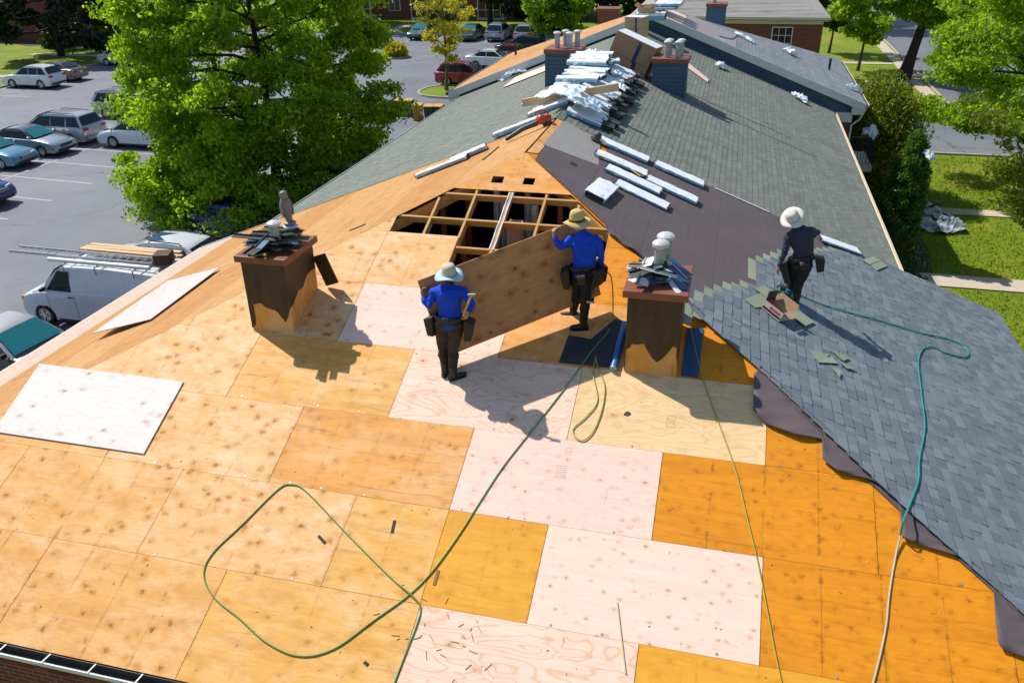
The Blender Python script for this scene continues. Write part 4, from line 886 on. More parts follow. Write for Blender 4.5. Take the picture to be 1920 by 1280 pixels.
def grow(rs, base, height, spread, n_limbs, first, rtrunk, lean=(0, 0), up=.55, sub=4, tiers=None, top_frac=1.0):
    """trunk + limbs + sub branches; returns MB, list of twig ends with their level radius"""
    mb = MB(); base = np.array(base, float); tips = []
    tp_ = [base + np.array([lean[0] * t ** 1.2 * height + .12 * math.sin(t * 5), lean[1] * t * height + .1 * math.sin(t * 4 + 1), height * t * top_frac]) for t in np.linspace(0, 1, 9)]
    rr = [rtrunk * (1 - .92 * t ** .9) + (.35 * rtrunk if t == 0 else 0) for t in np.linspace(0, 1, 9)]; mb.tube(tp_, rr, 9)
    for i in range(n_limbs):
        t = first + (1 - first) * (i + .5) / n_limbs * .97; k = t * 8; j = min(int(k), 7); o = tp_[j] + (tp_[j + 1] - tp_[j]) * (k - j)
        az = i * 2.399 + rs.uniform(-.4, .4); env = spread * (math.sin(math.pi * min(1, .28 + .72 * (1 - (t - first) / (1 - first + 1e-6)) ** .8)) ** .7) * rs.uniform(.75, 1.1)
        if tiers: env = tiers(t) * rs.uniform(.8, 1.1)
        d = np.array([math.cos(az), math.sin(az), 0]); L = []; up_ = up(t) if callable(up) else up
        for q in np.linspace(0, 1, 6): L.append(o + d * env * q + np.array([0, 0, env * up_ * q * (1.2 - .6 * q)]) + rs.normal(0, .06 * env * .3, 3) * (q > 0))
        r0 = max(rtrunk * (1 - .85 * t) * .5, .02); mb.tube(L, [r0 * (1 - .85 * q) + .008 for q in np.linspace(0, 1, 6)], 6)
        tips.append((L[-1], env))
        for s in range(sub):
            q = .35 + .6 * (s + rs.rand()) / sub; kk = q * 5; jj = min(int(kk), 4); oo = L[jj] + (L[jj + 1] - L[jj]) * (kk - jj); a2 = az + rs.choice([-1, 1]) * rs.uniform(.5, 1.2); l2 = env * (1.05 - q) * rs.uniform(.6, 1.1) + .35
            e = oo + np.array([math.cos(a2) * l2, math.sin(a2) * l2, l2 * rs.uniform(.0, .6)]); mid = (oo + e) / 2 + rs.normal(0, .05 * l2, 3)
            mb.tube([oo, mid, e], [r0 * .35 + .006, r0 * .2 + .005, .005], 5); tips.append((e, env)); tips.append((mid, env))
    return mb, tips
def tree(name, label, base, height, spread, n_limbs=14, first=.25, rtrunk=.2, leaf=LEAF, nleaf=20000, lsize=.16, clump=.9, flatz=.5, seed=1, lean=(0, 0), up=.45, sub=4, bark=BARK, group=None, tiers=None, cat='tree', extra=None, top_frac=1.0, droop=.2, elong=1.7):
    rs = np.random.RandomState(seed); t = thing(name, label, cat, base, 0, group)
    mb, tips = grow(rs, base, height, spread, n_limbs, first, rtrunk, lean, up, sub, tiers, top_frac); mb.build('trunk', bark, t, smooth=True)
    cs = [p for p, e in tips]; 
    if extra: cs += [np.array(e) for e in extra]
    wts = rs.uniform(.5, 1.5, len(cs)); wts = wts / wts.sum() * nleaf; sc = rs.uniform(.65, 1.25, len(cs))
    v = leaf_cloud(rs, cs, [(clump * k, clump * k, clump * flatz * k) for k in sc], wts, lsize, droop, elong)
    v = v - np.array(base); put('crown', raw_mesh('crown', v.reshape(-1, 3), 4, leaf), t)
    return t
# big oak by the car park
_r = np.random.RandomState(8); OAKX = [(-16.7 + r * .9 * math.cos(a), 19.9 + r * math.sin(a), z) for a, r, z in zip(_r.uniform(2.6, 6.4, 95), _r.uniform(2.2, 6.3, 95), _r.uniform(.7, 3.6, 95))] + [(-16.7 + r * .9 * math.cos(a), 19.9 + r * math.sin(a), z) for a, r, z in zip(_r.uniform(3.5, 5.7, 75), _r.uniform(4.4, 7.0, 75), _r.uniform(.6, 2.6, 75))]
tree('oak_tree', 'large bright green oak standing beside the car park left of the roof', (-16.9, 19.9, .1), 13.5, 7.2, 52, .09, .24, LEAF, 240000, .115, .85, .55, 4, up=lambda t: -.24 + 1.1 * t, sub=7, bark=BARK_D, extra=OAKX,
     tiers=lambda t: 5.3 * min(1, .78 + (t - .06) / .6) * (1 - max(0, t - .4) ** 1.3 * 1.25))
tree('young_tree', 'slim yellow-green tree on the kerbed grass island', (-17.0, 45.6, .1), 8.6, 3.1, 26, .22, .13, LEAF_Y, 10000, .12, .42, .7, 9, up=1.0, sub=6, bark=plain('tan_bark', (.13, .10, .05), .9, 0, .3, 8))
# right of the building
tree('leaning_tree', 'tall broad tree with dark leaning trunk beside the right-hand street', (16.0, 55.6, 0), 15, 7.0, 24, .26, .42, LEAF_R, 60000, .18, 1.25, .45, 12, lean=(.16, 0), up=.22, sub=5, bark=BARK_D)
tree('ornamental_tree', 'small forked tree on the lawn left of the leaning trunk', (13.1, 59.0, 0), 7.0, 3.2, 14, .30, .12, LEAF_R, 9000, .22, .8, .5, 15, up=.5, sub=4)
tree('maple_tree', 'large bright green leafy tree at the right edge above the lawn', (17.6, 27.0, 0), 12.0, 6.2, 40, .14, .26, LEAF_R, 120000, .11, .85, .5, 21, up=.16, sub=6, tiers=lambda t: 5.5 * min(1, .6 + (t - .06) / .3) * (1 - max(0, t - .45) ** 1.5 * 1.3))
tree('small_tree', 'olive-leaved small tree hanging over the pavement at the right edge', (15.0, 18.6, 0), 4.6, 2.7, 18, .16, .10, LEAF_J, 16000, .09, .55, .5, 23, up=.3, sub=5)
tree('backyard_tree', 'small dark tree on the grass beside the far brick wall', (11.6, 68, 0), 5.6, 2.2, 12, .35, .12, LEAF_B, 5000, .22, .8, .6, 25, up=.5, sub=3)
# far trees along the top of the picture
far = [('dark conifer with drooping boughs in front of the top-left apartments', 'conifer_tree', (-60.2, 56.8), 15, 6.6, LEAF_D, 48000, .28, 1.1, 0.10, 31),
       ('dark broad tree in deep shade left of the bright far lawn', 'shade_tree', (-24.5, 84.5), 12, 5.6, LEAF_B, 13000, .36, 1.5, .22, 32),
       ('rounded dark evergreen at the right end of the far lawn', 'evergreen_tree', (-17.8, 80.5), 11, 3.8, LEAF_D, 14000, .30, 1.1, .06, 33),
       ('bright green bushy tree just left of the far gable', 'bushy_tree', (-12.9, 72.0), 8.5, 3.4, LEAF, 13000, .24, .9, .10, 34),
       ('low yellow-green sapling next to the bushy tree by the gable', 'sapling_tree', (-15.4, 71.0), 4.6, 1.5, LEAF_R, 3500, .20, .6, .2, 35),
       ('tall dark tree far behind the pale grey hip roof', 'backdrop_tree', (11.5, 92), 15, 6.5, LEAF_B, 12000, .42, 1.6, .12, 36),
       ('wide dark tree at top right behind the leaning tree', 'backdrop_tree', (29.5, 78), 15, 7.0, LEAF_B, 15000, .40, 1.6, .12, 37),
       ('dark tree at top right corner behind the maple', 'backdrop_tree', (31, 56), 14, 6.0, LEAF_B, 12000, .34, 1.5, .12, 38),
       ('green street tree at upper right across the street', 'street_tree', (21.6, 72), 12, 5.0, LEAF_R, 12000, .34, 1.3, .2, 39),
       ('dark tree behind the oak at the back of the car park', 'backdrop_tree', (-43, 84), 13, 6, LEAF_B, 11000, .42, 1.5, .15, 40),
       ('dark tree at the top centre behind the parked cars', 'backdrop_tree', (-12.5, 93), 13, 5.5, LEAF_D, 10000, .42, 1.5, .1, 41)]
for lab, nm, (x, y), h, sp, lf, n, ls, cl, fi, sd in far:
    con = lf is LEAF_D
    tree(nm, lab, (x, y, 0), h, sp, 26 if con else 16, fi, .28, lf, n, ls, cl, .55, sd, up=-.12 if con else .35, sub=4, bark=BARK_D, tiers=(lambda t, sp=sp: sp * (1.05 - t) + .4) if con else None, group='trees behind the buildings')
def shrub(name, label, base, rx, ry, h, leaf, n, ls, seed, shape='dome', group=None):
    rs = np.random.RandomState(seed); t = thing(name, label, 'shrub', base, 0, group); mb = MB()
    for i in range(7):
        a = i * .9; mb.tube([Vector((.1 * math.cos(a), .1 * math.sin(a), 0)), Vector((rx * .35 * math.cos(a), ry * .35 * math.sin(a), h * .45)), Vector((rx * .6 * math.cos(a), ry * .6 * math.sin(a), h * .8))], [.04, .025, .008], 5)
    mb.build('stem', BARK_D, t, local=True)
    cs = []; K = 60
    for i in range(K):
        z = (i + .5) / K; a = i * 2.399
        r = (math.sqrt(max(0, 1 - (z * 1.02 - .25) ** 2 / .62)) if shape == 'dome' else min(1, 2.2 * (1 - z) ** .75) * (.75 + .25 * min(1, z * 4)))
        q = rs.uniform(.55, .92); cs.append((rx * r * q * math.cos(a), ry * r * q * math.sin(a), h * (.06 + .9 * z)))
    sc = rs.uniform(.7, 1.3, K); k0 = .30 * max(rx, ry) if shape == 'dome' else .38 * rx
    v = leaf_cloud(rs, cs, [(k0 * s, k0 * s, k0 * s * .9) for s in sc], [n / K] * K, ls, -.9, 3.2); put('foliage', raw_mesh('foliage', v.reshape(-1, 3), 4, leaf), t); return t
shrub('juniper_bush', 'large spreading juniper against the right corner of the gabled section', (10.0, 25.6, 0), 1.55, 2.9, 4.9, LEAF_J, 42000, .065, 51)
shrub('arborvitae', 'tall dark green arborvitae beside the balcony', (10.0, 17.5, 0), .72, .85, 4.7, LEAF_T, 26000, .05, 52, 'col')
shrub('arborvitae', 'dark arborvitae added to stand in for the building shade by the balcony corner', (8.7, 15.6, 0), .85, 1.0, 2.7, LEAF_B, 16000, .055, 53, 'col')  # dark foliage added where only the building's shade lies
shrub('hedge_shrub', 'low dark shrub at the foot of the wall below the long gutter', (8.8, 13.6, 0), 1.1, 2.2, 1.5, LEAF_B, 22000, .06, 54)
shrub('round_shrub', 'round yellow-green clipped bush in the small far island', (-26.9, 60.5, .1), 1.15, 1.0, 1.0, LEAF_Y, 3500, .14, 55)
shrub('round_shrub', 'dark clipped bush by the far building door', (-29.4, 80.5, 0), 1.6, 1.4, 1.9, LEAF_J, 3500, .2, 56)
for i, (x, y) in enumerate(((-64.5, 70), (-64.6, 74.5), (-65.0, 62.5))): shrub('foundation_shrub', ['olive clipped bush in front of the top-left balconies', 'dark bush at the corner of the top-left apartments', 'dark bush right of the conifer trunk'][i], (x, y, 0), 1.5, 1.8, 1.9, LEAF_J if i == 0 else LEAF_B, 3500, .2, 60 + i)
# ------------------------------------------------------------------ vehicles (local frame: +x forward, z up)
def arc(cx, r, a0, a1, z, n=7): return [(cx + r * math.cos(a0 + (a1 - a0) * i / n), z + r * math.sin(a0 + (a1 - a0) * i / n)) for i in range(n + 1)]
SPEC = {
 'sedan': dict(L=4.75, Wd=1.82, wr=.325, ax=(-1.40, 1.42), top=[(-2.36, .42), (-2.38, .62), (-2.33, .86), (-2.22, .98), (-1.75, 1.02), (-1.0, 1.0), (0.2, .97), (.95, .95), (1.45, .90), (1.95, .80), (2.24, .68), (2.36, .52), (2.36, .34), (2.28, .24)],
               gh=dict(b=(-1.78, 1.02), t=(-.98, 1.43), t2=(.18, 1.44), b2=(1.08, .95)), bp=-.42),
 'suv': dict(L=4.65, Wd=1.86, wr=.36, ax=(-1.36, 1.36), top=[(-2.28, .46), (-2.32, .70), (-2.28, .95), (-2.20, 1.06), (-1.2, 1.06), (0.2, 1.04), (.95, 1.04), (1.5, 1.0), (1.98, .92), (2.22, .80), (2.32, .62), (2.32, .40), (2.24, .28)],
             gh=dict(b=(-2.20, 1.06), t=(-1.72, 1.62), t2=(.12, 1.66), b2=(1.02, 1.04)), bp=-.38),
 'minivan': dict(L=5.10, Wd=1.96, wr=.35, ax=(-1.52, 1.52), top=[(-2.50, .42), (-2.54, .70), (-2.50, 1.00), (-2.44, 1.08), (-1.2, 1.07), (.4, 1.05), (1.2, 1.03), (1.8, .95), (2.25, .84), (2.48, .70), (2.55, .52), (2.54, .36), (2.46, .26)],
                 gh=dict(b=(-2.46, 1.08), t=(-2.12, 1.68), t2=(.38, 1.72), b2=(1.55, 1.02)), bp=-.25),
 'van': dict(L=5.45, Wd=2.02, wr=.37, ax=(-1.62, 1.88), top=[(-2.70, .50), (-2.72, .8), (-2.72, 1.2), (-2.70, 1.32), (-1.2, 1.32), (.4, 1.30), (1.40, 1.27), (2.05, 1.20), (2.45, 1.08), (2.62, .95), (2.68, .70), (2.68, .46), (2.6, .36)],
             gh=dict(b=(-2.71, 1.32), t=(-2.66, 2.02), t2=(1.02, 2.06), b2=(1.78, 1.24)), bp=.55)}
def side_window(mb, sg, q, Wd, zb, zt, yb, yt, off=.012):
    """quad (x,z) pts on the leaning greenhouse side"""
    vs = []
    for x, z in q:
        t = (z - zb) / (zt - zb); y = yb + (yt - yb) * t + off; vs.append((x, sg * y, z))
    n = len(vs); inn = [(x, y - sg * .02, z) for x, y, z in vs]
    f = [tuple(range(n))] + [(i, n + i, n + (i + 1) % n, (i + 1) % n) for i in range(n)]
    mb.add(vs + inn, f if sg < 0 else [tuple(reversed(g)) for g in f])
def car(kind, name, label, loc, rotz, body, cat='car', group=None, sc=1.0, roof=None, glass=GLASS, rails=False, front_glass=None, detail=True, sunroof=False):
    S = SPEC[kind]; t = thing(name, label, cat, loc, rotz, group); t.scale = (sc, sc, sc); W[t] = W[t] @ Matrix.Scale(sc, 4); Wd = S['Wd'] / 2; wr = S['wr']; ar = wr + .055; g = S['gh']
    under = []
    for cx in reversed(S['ax']): under += [(cx + ar, .24)] + arc(cx, ar, .05, math.pi - .05, wr * .9, 8) + [(cx - ar, .24)]
    out = S['top'] + under + [(-S['L'] / 2 + .12, .26)]
    cx0, cz0 = 0, .62; lay = []
    for y, sh, dz in ((-Wd, .05, .05), (-Wd + .02, .02, .03), (-Wd + .09, 0, .0), (-Wd * .5, -.0, -.012), (Wd * .5, 0, -.012), (Wd - .09, 0, 0), (Wd - .02, .02, .03), (Wd, .05, .05)):
        bulge = .0 if abs(y) > Wd * .6 else .05
        L = []
        for x, z in out:
            zz = z - (dz if z > .75 else 0); xx = x * (1 - sh * .55) + (math.copysign(bulge, x) if abs(x) > S['L'] * .45 else 0); L.append((xx, y, zz))
        lay.append(L)
    mb = MB(); n = len(out); vs = [p for L in lay for p in L]; fs = []
    for i in range(len(lay) - 1):
        for j in range(n): fs.append((i * n + j, i * n + (j + 1) % n, (i + 1) * n + (j + 1) % n, (i + 1) * n + j))
    fs += [tuple(range(n - 1, -1, -1)), tuple((len(lay) - 1) * n + j for j in range(n))]
    mb.add(vs, fs); b = mb.build('body', body, t, smooth=True, local=True)
    # greenhouse
    bx, bz = g['b']; tx, tz = g['t']; t2x, t2z = g['t2']; b2x, b2z = g['b2']; yb, yt = Wd - .045, Wd - (.26 if kind != 'van' else .16)
    rp_ = roof or body
    mb = MB()
    prof = [(bx, bz - .03, yb), (bx + (tx - bx) * .55, bz + (tz - bz) * .62, yb + (yt - yb) * .62), (tx - .02, tz - .06, yt + .02), (tx + .12, tz, yt - .05), ((tx + t2x) / 2, max(tz, t2z) + .03, yt - .05), (t2x - .15, t2z, yt - .05), (t2x + .03, t2z - .06, yt + .02), (t2x + (b2x - t2x) * .45, t2z + (b2z - t2z) * .42, yb + (yt - yb) * .58), (b2x, b2z - .03, yb)]
    vs = [(x, -y, z) for x, z, y in prof] + [(x, y, z) for x, z, y in prof]; k = len(prof)
    ins = [(x, 0, z + (.03 if 2 <= i <= 6 else .02)) for i, (x, z, y) in enumerate(prof)]; vs += ins
    fs = [(i, i + 1, 2 * k + i + 1, 2 * k + i) for i in range(k - 1)] + [(2 * k + i, 2 * k + i + 1, k + i + 1, k + i) for i in range(k - 1)]
    lowa = len(vs); 
    fs += [tuple(range(k - 1, -1, -1)), tuple(range(k, 2 * k))]
    mb.add(vs, [tuple(reversed(f)) for f in fs]); mb.build('cabin', rp_, t, smooth=True, local=True)
    # glass
    def lerp(a, c, q): return a + (c - a) * q
    fg = front_glass or glass
    mb = MB(); o = .012
    w0, w1 = (lerp(b2x, t2x, .10), lerp(b2z, t2z, .10)), (lerp(b2x, t2x, .90), lerp(b2z, t2z, .90) + .03)
    mb.add([(w0[0] + .05, -yb + .10, w0[1] + .02), (w0[0] + .05, yb - .10, w0[1] + .02), (w1[0] + .05, yt - .02, w1[1]), (w1[0] + .05, -yt + .02, w1[1]), (w0[0] + .07, 0, w0[1] + .035), (w1[0] + .07, 0, w1[1] + .025)], [(0, 4, 5, 3), (4, 1, 2, 5)]); mb.build('windscreen', fg, t, local=True, smooth=True)
    if kind != 'van':
        mb = MB(); w0, w1 = (lerp(bx, tx, .12), lerp(bz, tz, .12)), (lerp(bx, tx, .92), lerp(bz, tz, .92) + .01)
        ox = .05 if kind in ('sedan',) else .06
        mb.add([(w0[0] - ox, yb - .12, w0[1] + .02), (w0[0] - ox, -yb + .12, w0[1] + .02), (w1[0] - ox, -yt + .02, w1[1]), (w1[0] - ox, yt - .02, w1[1]), (w0[0] - ox - .02, 0, w0[1] + .03), (w1[0] - ox - .02, 0, w1[1] + .02)], [(0, 4, 5, 3), (4, 1, 2, 5)]); mb.build('rear_window', glass, t, local=True, smooth=True)
    zb, ztp = min(bz, b2z), max(tz, t2z); zl, zh = zb + .05, ztp - .10
    def xa(z): return lerp(bx, tx, (z - bz) / (tz - bz))
    def xb(z): return lerp(b2x, t2x, (z - b2z) / (t2z - b2z))
    bp = S['bp']
    cuts = [(xa(zl) + .14, xa(zh) + .16, bp - .03, bp - .03), (bp + .03, bp + .03, xb(zl) - .16, xb(zh) - .10)]
    if kind == 'suv': cuts = [(xa(zl) + .16, xa(zh) + .20, -1.25, -1.25), (-1.19, -1.19, bp - .03, bp - .03), cuts[1]]
    if kind == 'minivan': cuts = [(xa(zl) + .16, xa(zh) + .18, -1.35, -1.35), (-1.27, -1.27, bp - .03, bp - .03), cuts[1]]
    if kind == 'van': cuts = [(.62, .62, xb(zl) - .18, xb(zh + .0) - .08)]; 
    for sg in (-1, 1):
        for (a0, a1, c0, c1) in cuts:
            mb = MB(); side_window(mb, sg, [(a0, zl), (c0, zl), (c1, zh), (a1, zh)], Wd, zb, ztp, yb, yt); mb.build('side_window', glass, t, local=True)
        # door seams, handle, mirror
        mb = MB(); mb.box((xb(zl) - .12, sg * (Wd + .07), zl + .06), (.12, .20, .13)); bev(mb.build('wing_mirror', BLACKP if kind == 'van' else body, t, local=True), .03)
        if detail:
            for dx in ([bp, xb(zl) - .02, bp - 1.0] if kind != 'van' else [.5, 1.55, -.9]):
                mb = MB(); mb.box((dx, sg * (Wd - .012), .72), (.012, .03, .62 if kind != 'van' else .95)); mb.build('door_seam', BLACKP, t, local=True)
            for dx in ((bp + .14, bp - .86) if kind != 'van' else (.64,)):
                mb = MB(); mb.box((dx, sg * (Wd + .005), zb - .12), (.18, .035, .035)); mb.build('door_handle', BLACKP if kind == 'van' else body, t, local=True)
            mb = MB(); mb.box((0, sg * (Wd - .02), .275), (S['ax'][1] - S['ax'][0] - 2 * ar, .04, .06)); mb.build('sill', BLACKP, t, local=True)
    # lights, grille, bumpers, plates
    F = max(p[0] for p in S['top']); R = min(p[0] for p in S['top']); hz = .64 if kind == 'sedan' else .78 if kind != 'van' else .86
    for sg in (-1, 1):
        mb = MB(); mb.hexa([(F - .20, sg * Wd * .62 - .14, hz - .06), (F - .02, sg * Wd * .60 - .14, hz - .06), (F - .10, sg * Wd * .84 + .02, hz - .05), (F - .42, sg * Wd * .95, hz - .02), (F - .24, sg * Wd * .62 - .14, hz + .07), (F - .05, sg * Wd * .60 - .14, hz + .06), (F - .15, sg * Wd * .84 + .02, hz + .08), (F - .46, sg * Wd * .95, hz + .11)]); mb.build('headlamp', CLEARL, t, local=True)
        mb = MB(); mb.box((R + .07, sg * Wd * .76, hz + .17), (.20, Wd * .40, .16 if kind != 'van' else .3)); bev(mb.build('tail_lamp', REDL, t, local=True), .03)
        if kind == 'van': mb = MB(); mb.box((F - .14, sg * Wd * .93, hz + .02), (.14, .12, .24)); mb.build('indicator_lamp', AMBERL, t, local=True)
    mb = MB(); mb.box((F + .035, 0, hz - .04), (.06, Wd * .92, .16)); gr = mb.build('grille', BLACKP, t, local=True)
    for q in range(4): s_ = MB(); s_.box((F + .07, 0, hz - .10 + q * .045), (.014, Wd * .9, .014)); s_.build('grille_bar', CHROME, gr, local=True)
    mb = MB(); mb.box((F + .02, 0, .36), (.08, Wd * 1.5, .14)); bev(mb.build('front_bumper', BLACKP, t, local=True), .03); mb = MB(); mb.box((R - .02, 0, .40), (.08, Wd * 1.6, .14)); bev(mb.build('rear_bumper', BLACKP if kind in ('suv',) else body, t, local=True), .03)
    mb = MB(); mb.box((R - .045, 0, .72), (.02, .32, .16)); mb.build('number_plate', PLATE, t, local=True)
    mb = MB(); mb.box((0, 0, .34), (S['L'] * .82, Wd * 1.5, .24)); mb.build('underbody', BLACKP, t, local=True)
    if rails:
        for sg in (-1, 1): mb = MB(); mb.tube([(tx + .25, sg * (yt - .08), tz + .02), (tx + .35, sg * (yt - .08), tz + .09), (t2x - .4, sg * (yt - .08), t2z + .09), (t2x - .3, sg * (yt - .08), t2z + .02)], .02, 6); mb.build('roof_rail', BLACKP, t, local=True)
    if sunroof: mb = MB(); mb.box((-.35, 0, tz + .068), (.75, .8, .02)); mb.build('sunroof', plain('blue_sunroof_glass', (.03, .07, .16), .1), t, local=True)
    # wheels
    for cx in S['ax']:
        for sg in (-1, 1):
            m4 = Matrix.Translation((cx, sg * (Wd - .11), wr)) @ Matrix.Rotation(-sg * math.pi / 2, 4, 'X')
            mb = MB(); mb.lathe([(wr * .55, -.10), (wr * .92, -.11), (wr, -.07), (wr, .07), (wr * .92, .11), (wr * .64, .105), (wr * .62, .06)], 20, m4); w_ = mb.build('wheel', RUBBER, t, smooth=True, local=True)
            rm = MB(); rm.lathe([(wr * .64, .05), (wr * .65, .10), (wr * .58, .10), (wr * .56, .065)], 20, m4)
            for q in range(5):
                a = q * 2 * math.pi / 5; r3 = Matrix.Rotation(a, 3, 'Z'); c_ = m4 @ (r3 @ Vector((wr * .32, 0, .085))); rm.box(c_, (wr * .58, .055, .03), (m4.to_3x3() @ r3))
            rm.lathe([(wr * .16, .06), (wr * .15, .11), (.01, .115)], 10, m4); rm.build('rim', ALLOY, w_, local=True)
    return t
PW, PSIL, PSIL2, PTAUPE, PLB, PBLU, PDK, PRED, PWG, PTEAL, PGREY = paint('white_car_paint', (.70, .74, .78), .1), paint('silver_car_paint', (.45, .47, .50), .55), paint('cool_silver_paint', (.34, .40, .46), .5), paint('taupe_car_paint', (.26, .22, .18), .5), paint('pale_blue_paint', (.10, .27, .38), .5), paint('deep_blue_paint', (.010, .045, .22), .4), paint('black_car_paint', (.012, .014, .02), .3), paint('red_car_paint', (.26, .010, .018), .3), paint('white_van_paint', (.36, .52, .68), .0, .4), paint('dark_teal_paint', (.02, .08, .10), .4), paint('graphite_paint', (.11, .10, .12), .5)
PWG = paint('weathered_white_van_paint', (.66, .70, .74), .0, .4)
car('suv', 'parked_car', 'white hatchback crossover with red tail lamps parked nose to the far lawn kerb', (-50.3, 42.3, .02), math.pi, PW)
car('sedan', 'parked_car', 'taupe sedan parked next to the white crossover', (-50.7, 45.3, .02), math.pi, PTAUPE)
car('sedan', 'parked_car', 'silver-blue sedan parked at the far kerb just left of the oak', (-49.9, 53.0, .02), 0, PSIL2)
car('minivan', 'parked_minivan', 'silver minivan with roof rails and dark rear glass beside the pale sedan', (-35.2, 27.3, .02), math.pi, PSIL, 'minivan', rails=True)
car('sedan', 'parked_car', 'silver-grey saloon with dark roof in front of the silver minivan', (-34.95, 24.7, .02), 0, PSIL2, roof=PGREY, front_glass=GLASS_T)
car('sedan', 'parked_car', 'pale blue sedan cut by the left edge of the photo', (-35.2, 22.0, .02), 0, PLB, front_glass=GLASS_T)
car('suv', 'parked_car', 'deep blue car with bright barred grille at the left edge', (-31.1, 15.9, .02), 0, PBLU)
car('minivan', 'parked_minivan', 'white minivan half hidden by the oak, facing the silver minivan', (-29.35, 27.3, .02), math.pi, PW, 'minivan')
car('minivan', 'parked_minivan', 'silver people carrier peeking out behind the oak leaves', (-35.0, 34.0, .02), 0, PSIL, 'minivan', rails=True)
car('sedan', 'parked_car', 'dark sedan with silver roof and painted teal reflection in the windscreen at the lower left eave', (-16.1, 2.9, .02), R_(-8), PDK, roof=paint('dusty_silver_roof', (.42, .40, .42), .4), front_glass=GLASS_T, sc=1.05)
car('suv', 'parked_car', 'white car with sunroof and roof rails behind the ladder van', (-16.0, 9.7, .02), math.pi, PW, rails=True, sc=1.02, sunroof=True)
car('suv', 'parked_car', 'red car parked beside the yellow-green tree', (-16.2, 48.4, .02), 0, PRED)
car('sedan', 'parked_car', 'white sedan behind the red car by the tree', (-16.3, 56.4, .02), 0, PW)
car('sedan', 'parked_car', 'small red car between the white sedan and the black one', (-15.2, 59.6, .02), 0, PRED)
car('suv', 'parked_car', 'black car parked alongside the far plywood roof edge', (-15.6, 63.4, .02), math.pi, PDK)
car('suv', 'parked_car', 'silver estate car nearest the bushy tree', (-17.2, 72.7, .02), R_(90), PSIL)
car('suv', 'parked_car', 'grey-silver crossover with its tail towards the camera on the far row', (-20.3, 73.2, .02), R_(90), PSIL2, rails=True)
car('sedan', 'parked_car', 'dark teal sedan facing the camera behind the yellow-green tree', (-23.3, 73.0, .02), R_(-90), PTEAL, front_glass=GLASS_T)
car('sedan', 'parked_car', 'teal car at the far left of the back row', (-28.8, 73.4, .02), R_(-90), PTEAL, front_glass=GLASS_T)
car('suv', 'parked_car', 'dark blue car under the oak next to the green roof edge', (-15.0, 20.6, .02), R_(180), PBLU)
car('sedan', 'parked_car', 'blue car under the lowest oak branches', (-16.6, 14.6, .02), R_(180), PBLU)
# ---- work van with ladder and load
vx, vy = -15.7, 6.6
car('van', 'work_van', 'white work van carrying ladders and timber by the left eave', (vx, vy, .02), math.pi, PWG, 'van', sc=.98)
def van(x, y, z): return Vector((vx - x * .98, vy - y * .98, .02 + z * .98))
zt_ = 2.10; rk = thing('roof_rack', 'metal cross-bar rack on the roof of the work van', 'rack', van(-.6, 0, zt_))
for x in (-1.9, -.5, .7):
    mb = MB(); mb.beam(van(x, -.92, zt_ + .12), van(x, .92, zt_ + .12), .04, .04); mb.build('cross_bar', GALV, rk)
    for s in (-1, 1): mb = MB(); mb.tube([van(x, s * .90, zt_ - .14), van(x, s * .92, zt_ + .12)], .02, 6); mb.build('bracket', GALV, rk)
def ladder(name, label, p0, p1, wd, n, side):
    p0, p1, side = Vector(p0), Vector(p1), Vector(side).normalized(); L = thing(name, label, 'ladder', p0); 
    for s in (-1, 1):
        mb = MB(); mb.beam(p0 + side * s * wd / 2, p1 + side * s * wd / 2, .03, .085); mb.build('side_rail', ALLOY, L)
    for i in range(n):
        q = p0 + (p1 - p0) * ((i + .5) / n); mb = MB(); mb.tube([q - side * wd / 2, q + side * wd / 2], .017, 6); mb.build('rung', ALLOY, L)
    return L
ladder('ladder', 'aluminium ladder lying on the van roof with its end past the bonnet', van(3.05, .30, zt_ + .26), van(-2.3, .22, zt_ + .20), .42, 18, (0, 1, 0))
mb = MB(); mb.tube([van(1.35, .72, zt_ + .19), van(-2.4, .72, zt_ + .19)], .07, 10); tag(mb.build('conduit_tube', WHITE, smooth=True), 'long white pipe strapped along the near side of the van roof', 'pipe')
random.seed(5)
for i in range(7):
    o = -.62 + (i % 4) * .19 + random.uniform(-.02, .02); z = zt_ + .185 + (i // 4) * .06 + .001; a = van(1.0 - random.uniform(0, .9), o, z); b = van(-2.6 + random.uniform(-.2, .3), o + random.uniform(-.05, .05), z)
    mb = MB(); mb.beam(a, b, .17, .045); tag(mb.build('timber_plank', LUMBER_W), ['first', 'second', 'third', 'fourth'][i % 4] + (' plank of the lower layer on the van roof, counted from the far side' if i < 4 else ' plank of the upper layer on the van roof, counted from the far side'), 'plank', 'planks on the van roof')
mb = MB(); mb.box(van(-2.45, .02, zt_ + .28), (.5, .5, .34), Matrix.Rotation(.3, 3, 'Z')); tag(bev(mb.build('gutter_offcut', BROWN_M), .01), 'dark brown metal box section at the rear of the van roof', 'box')
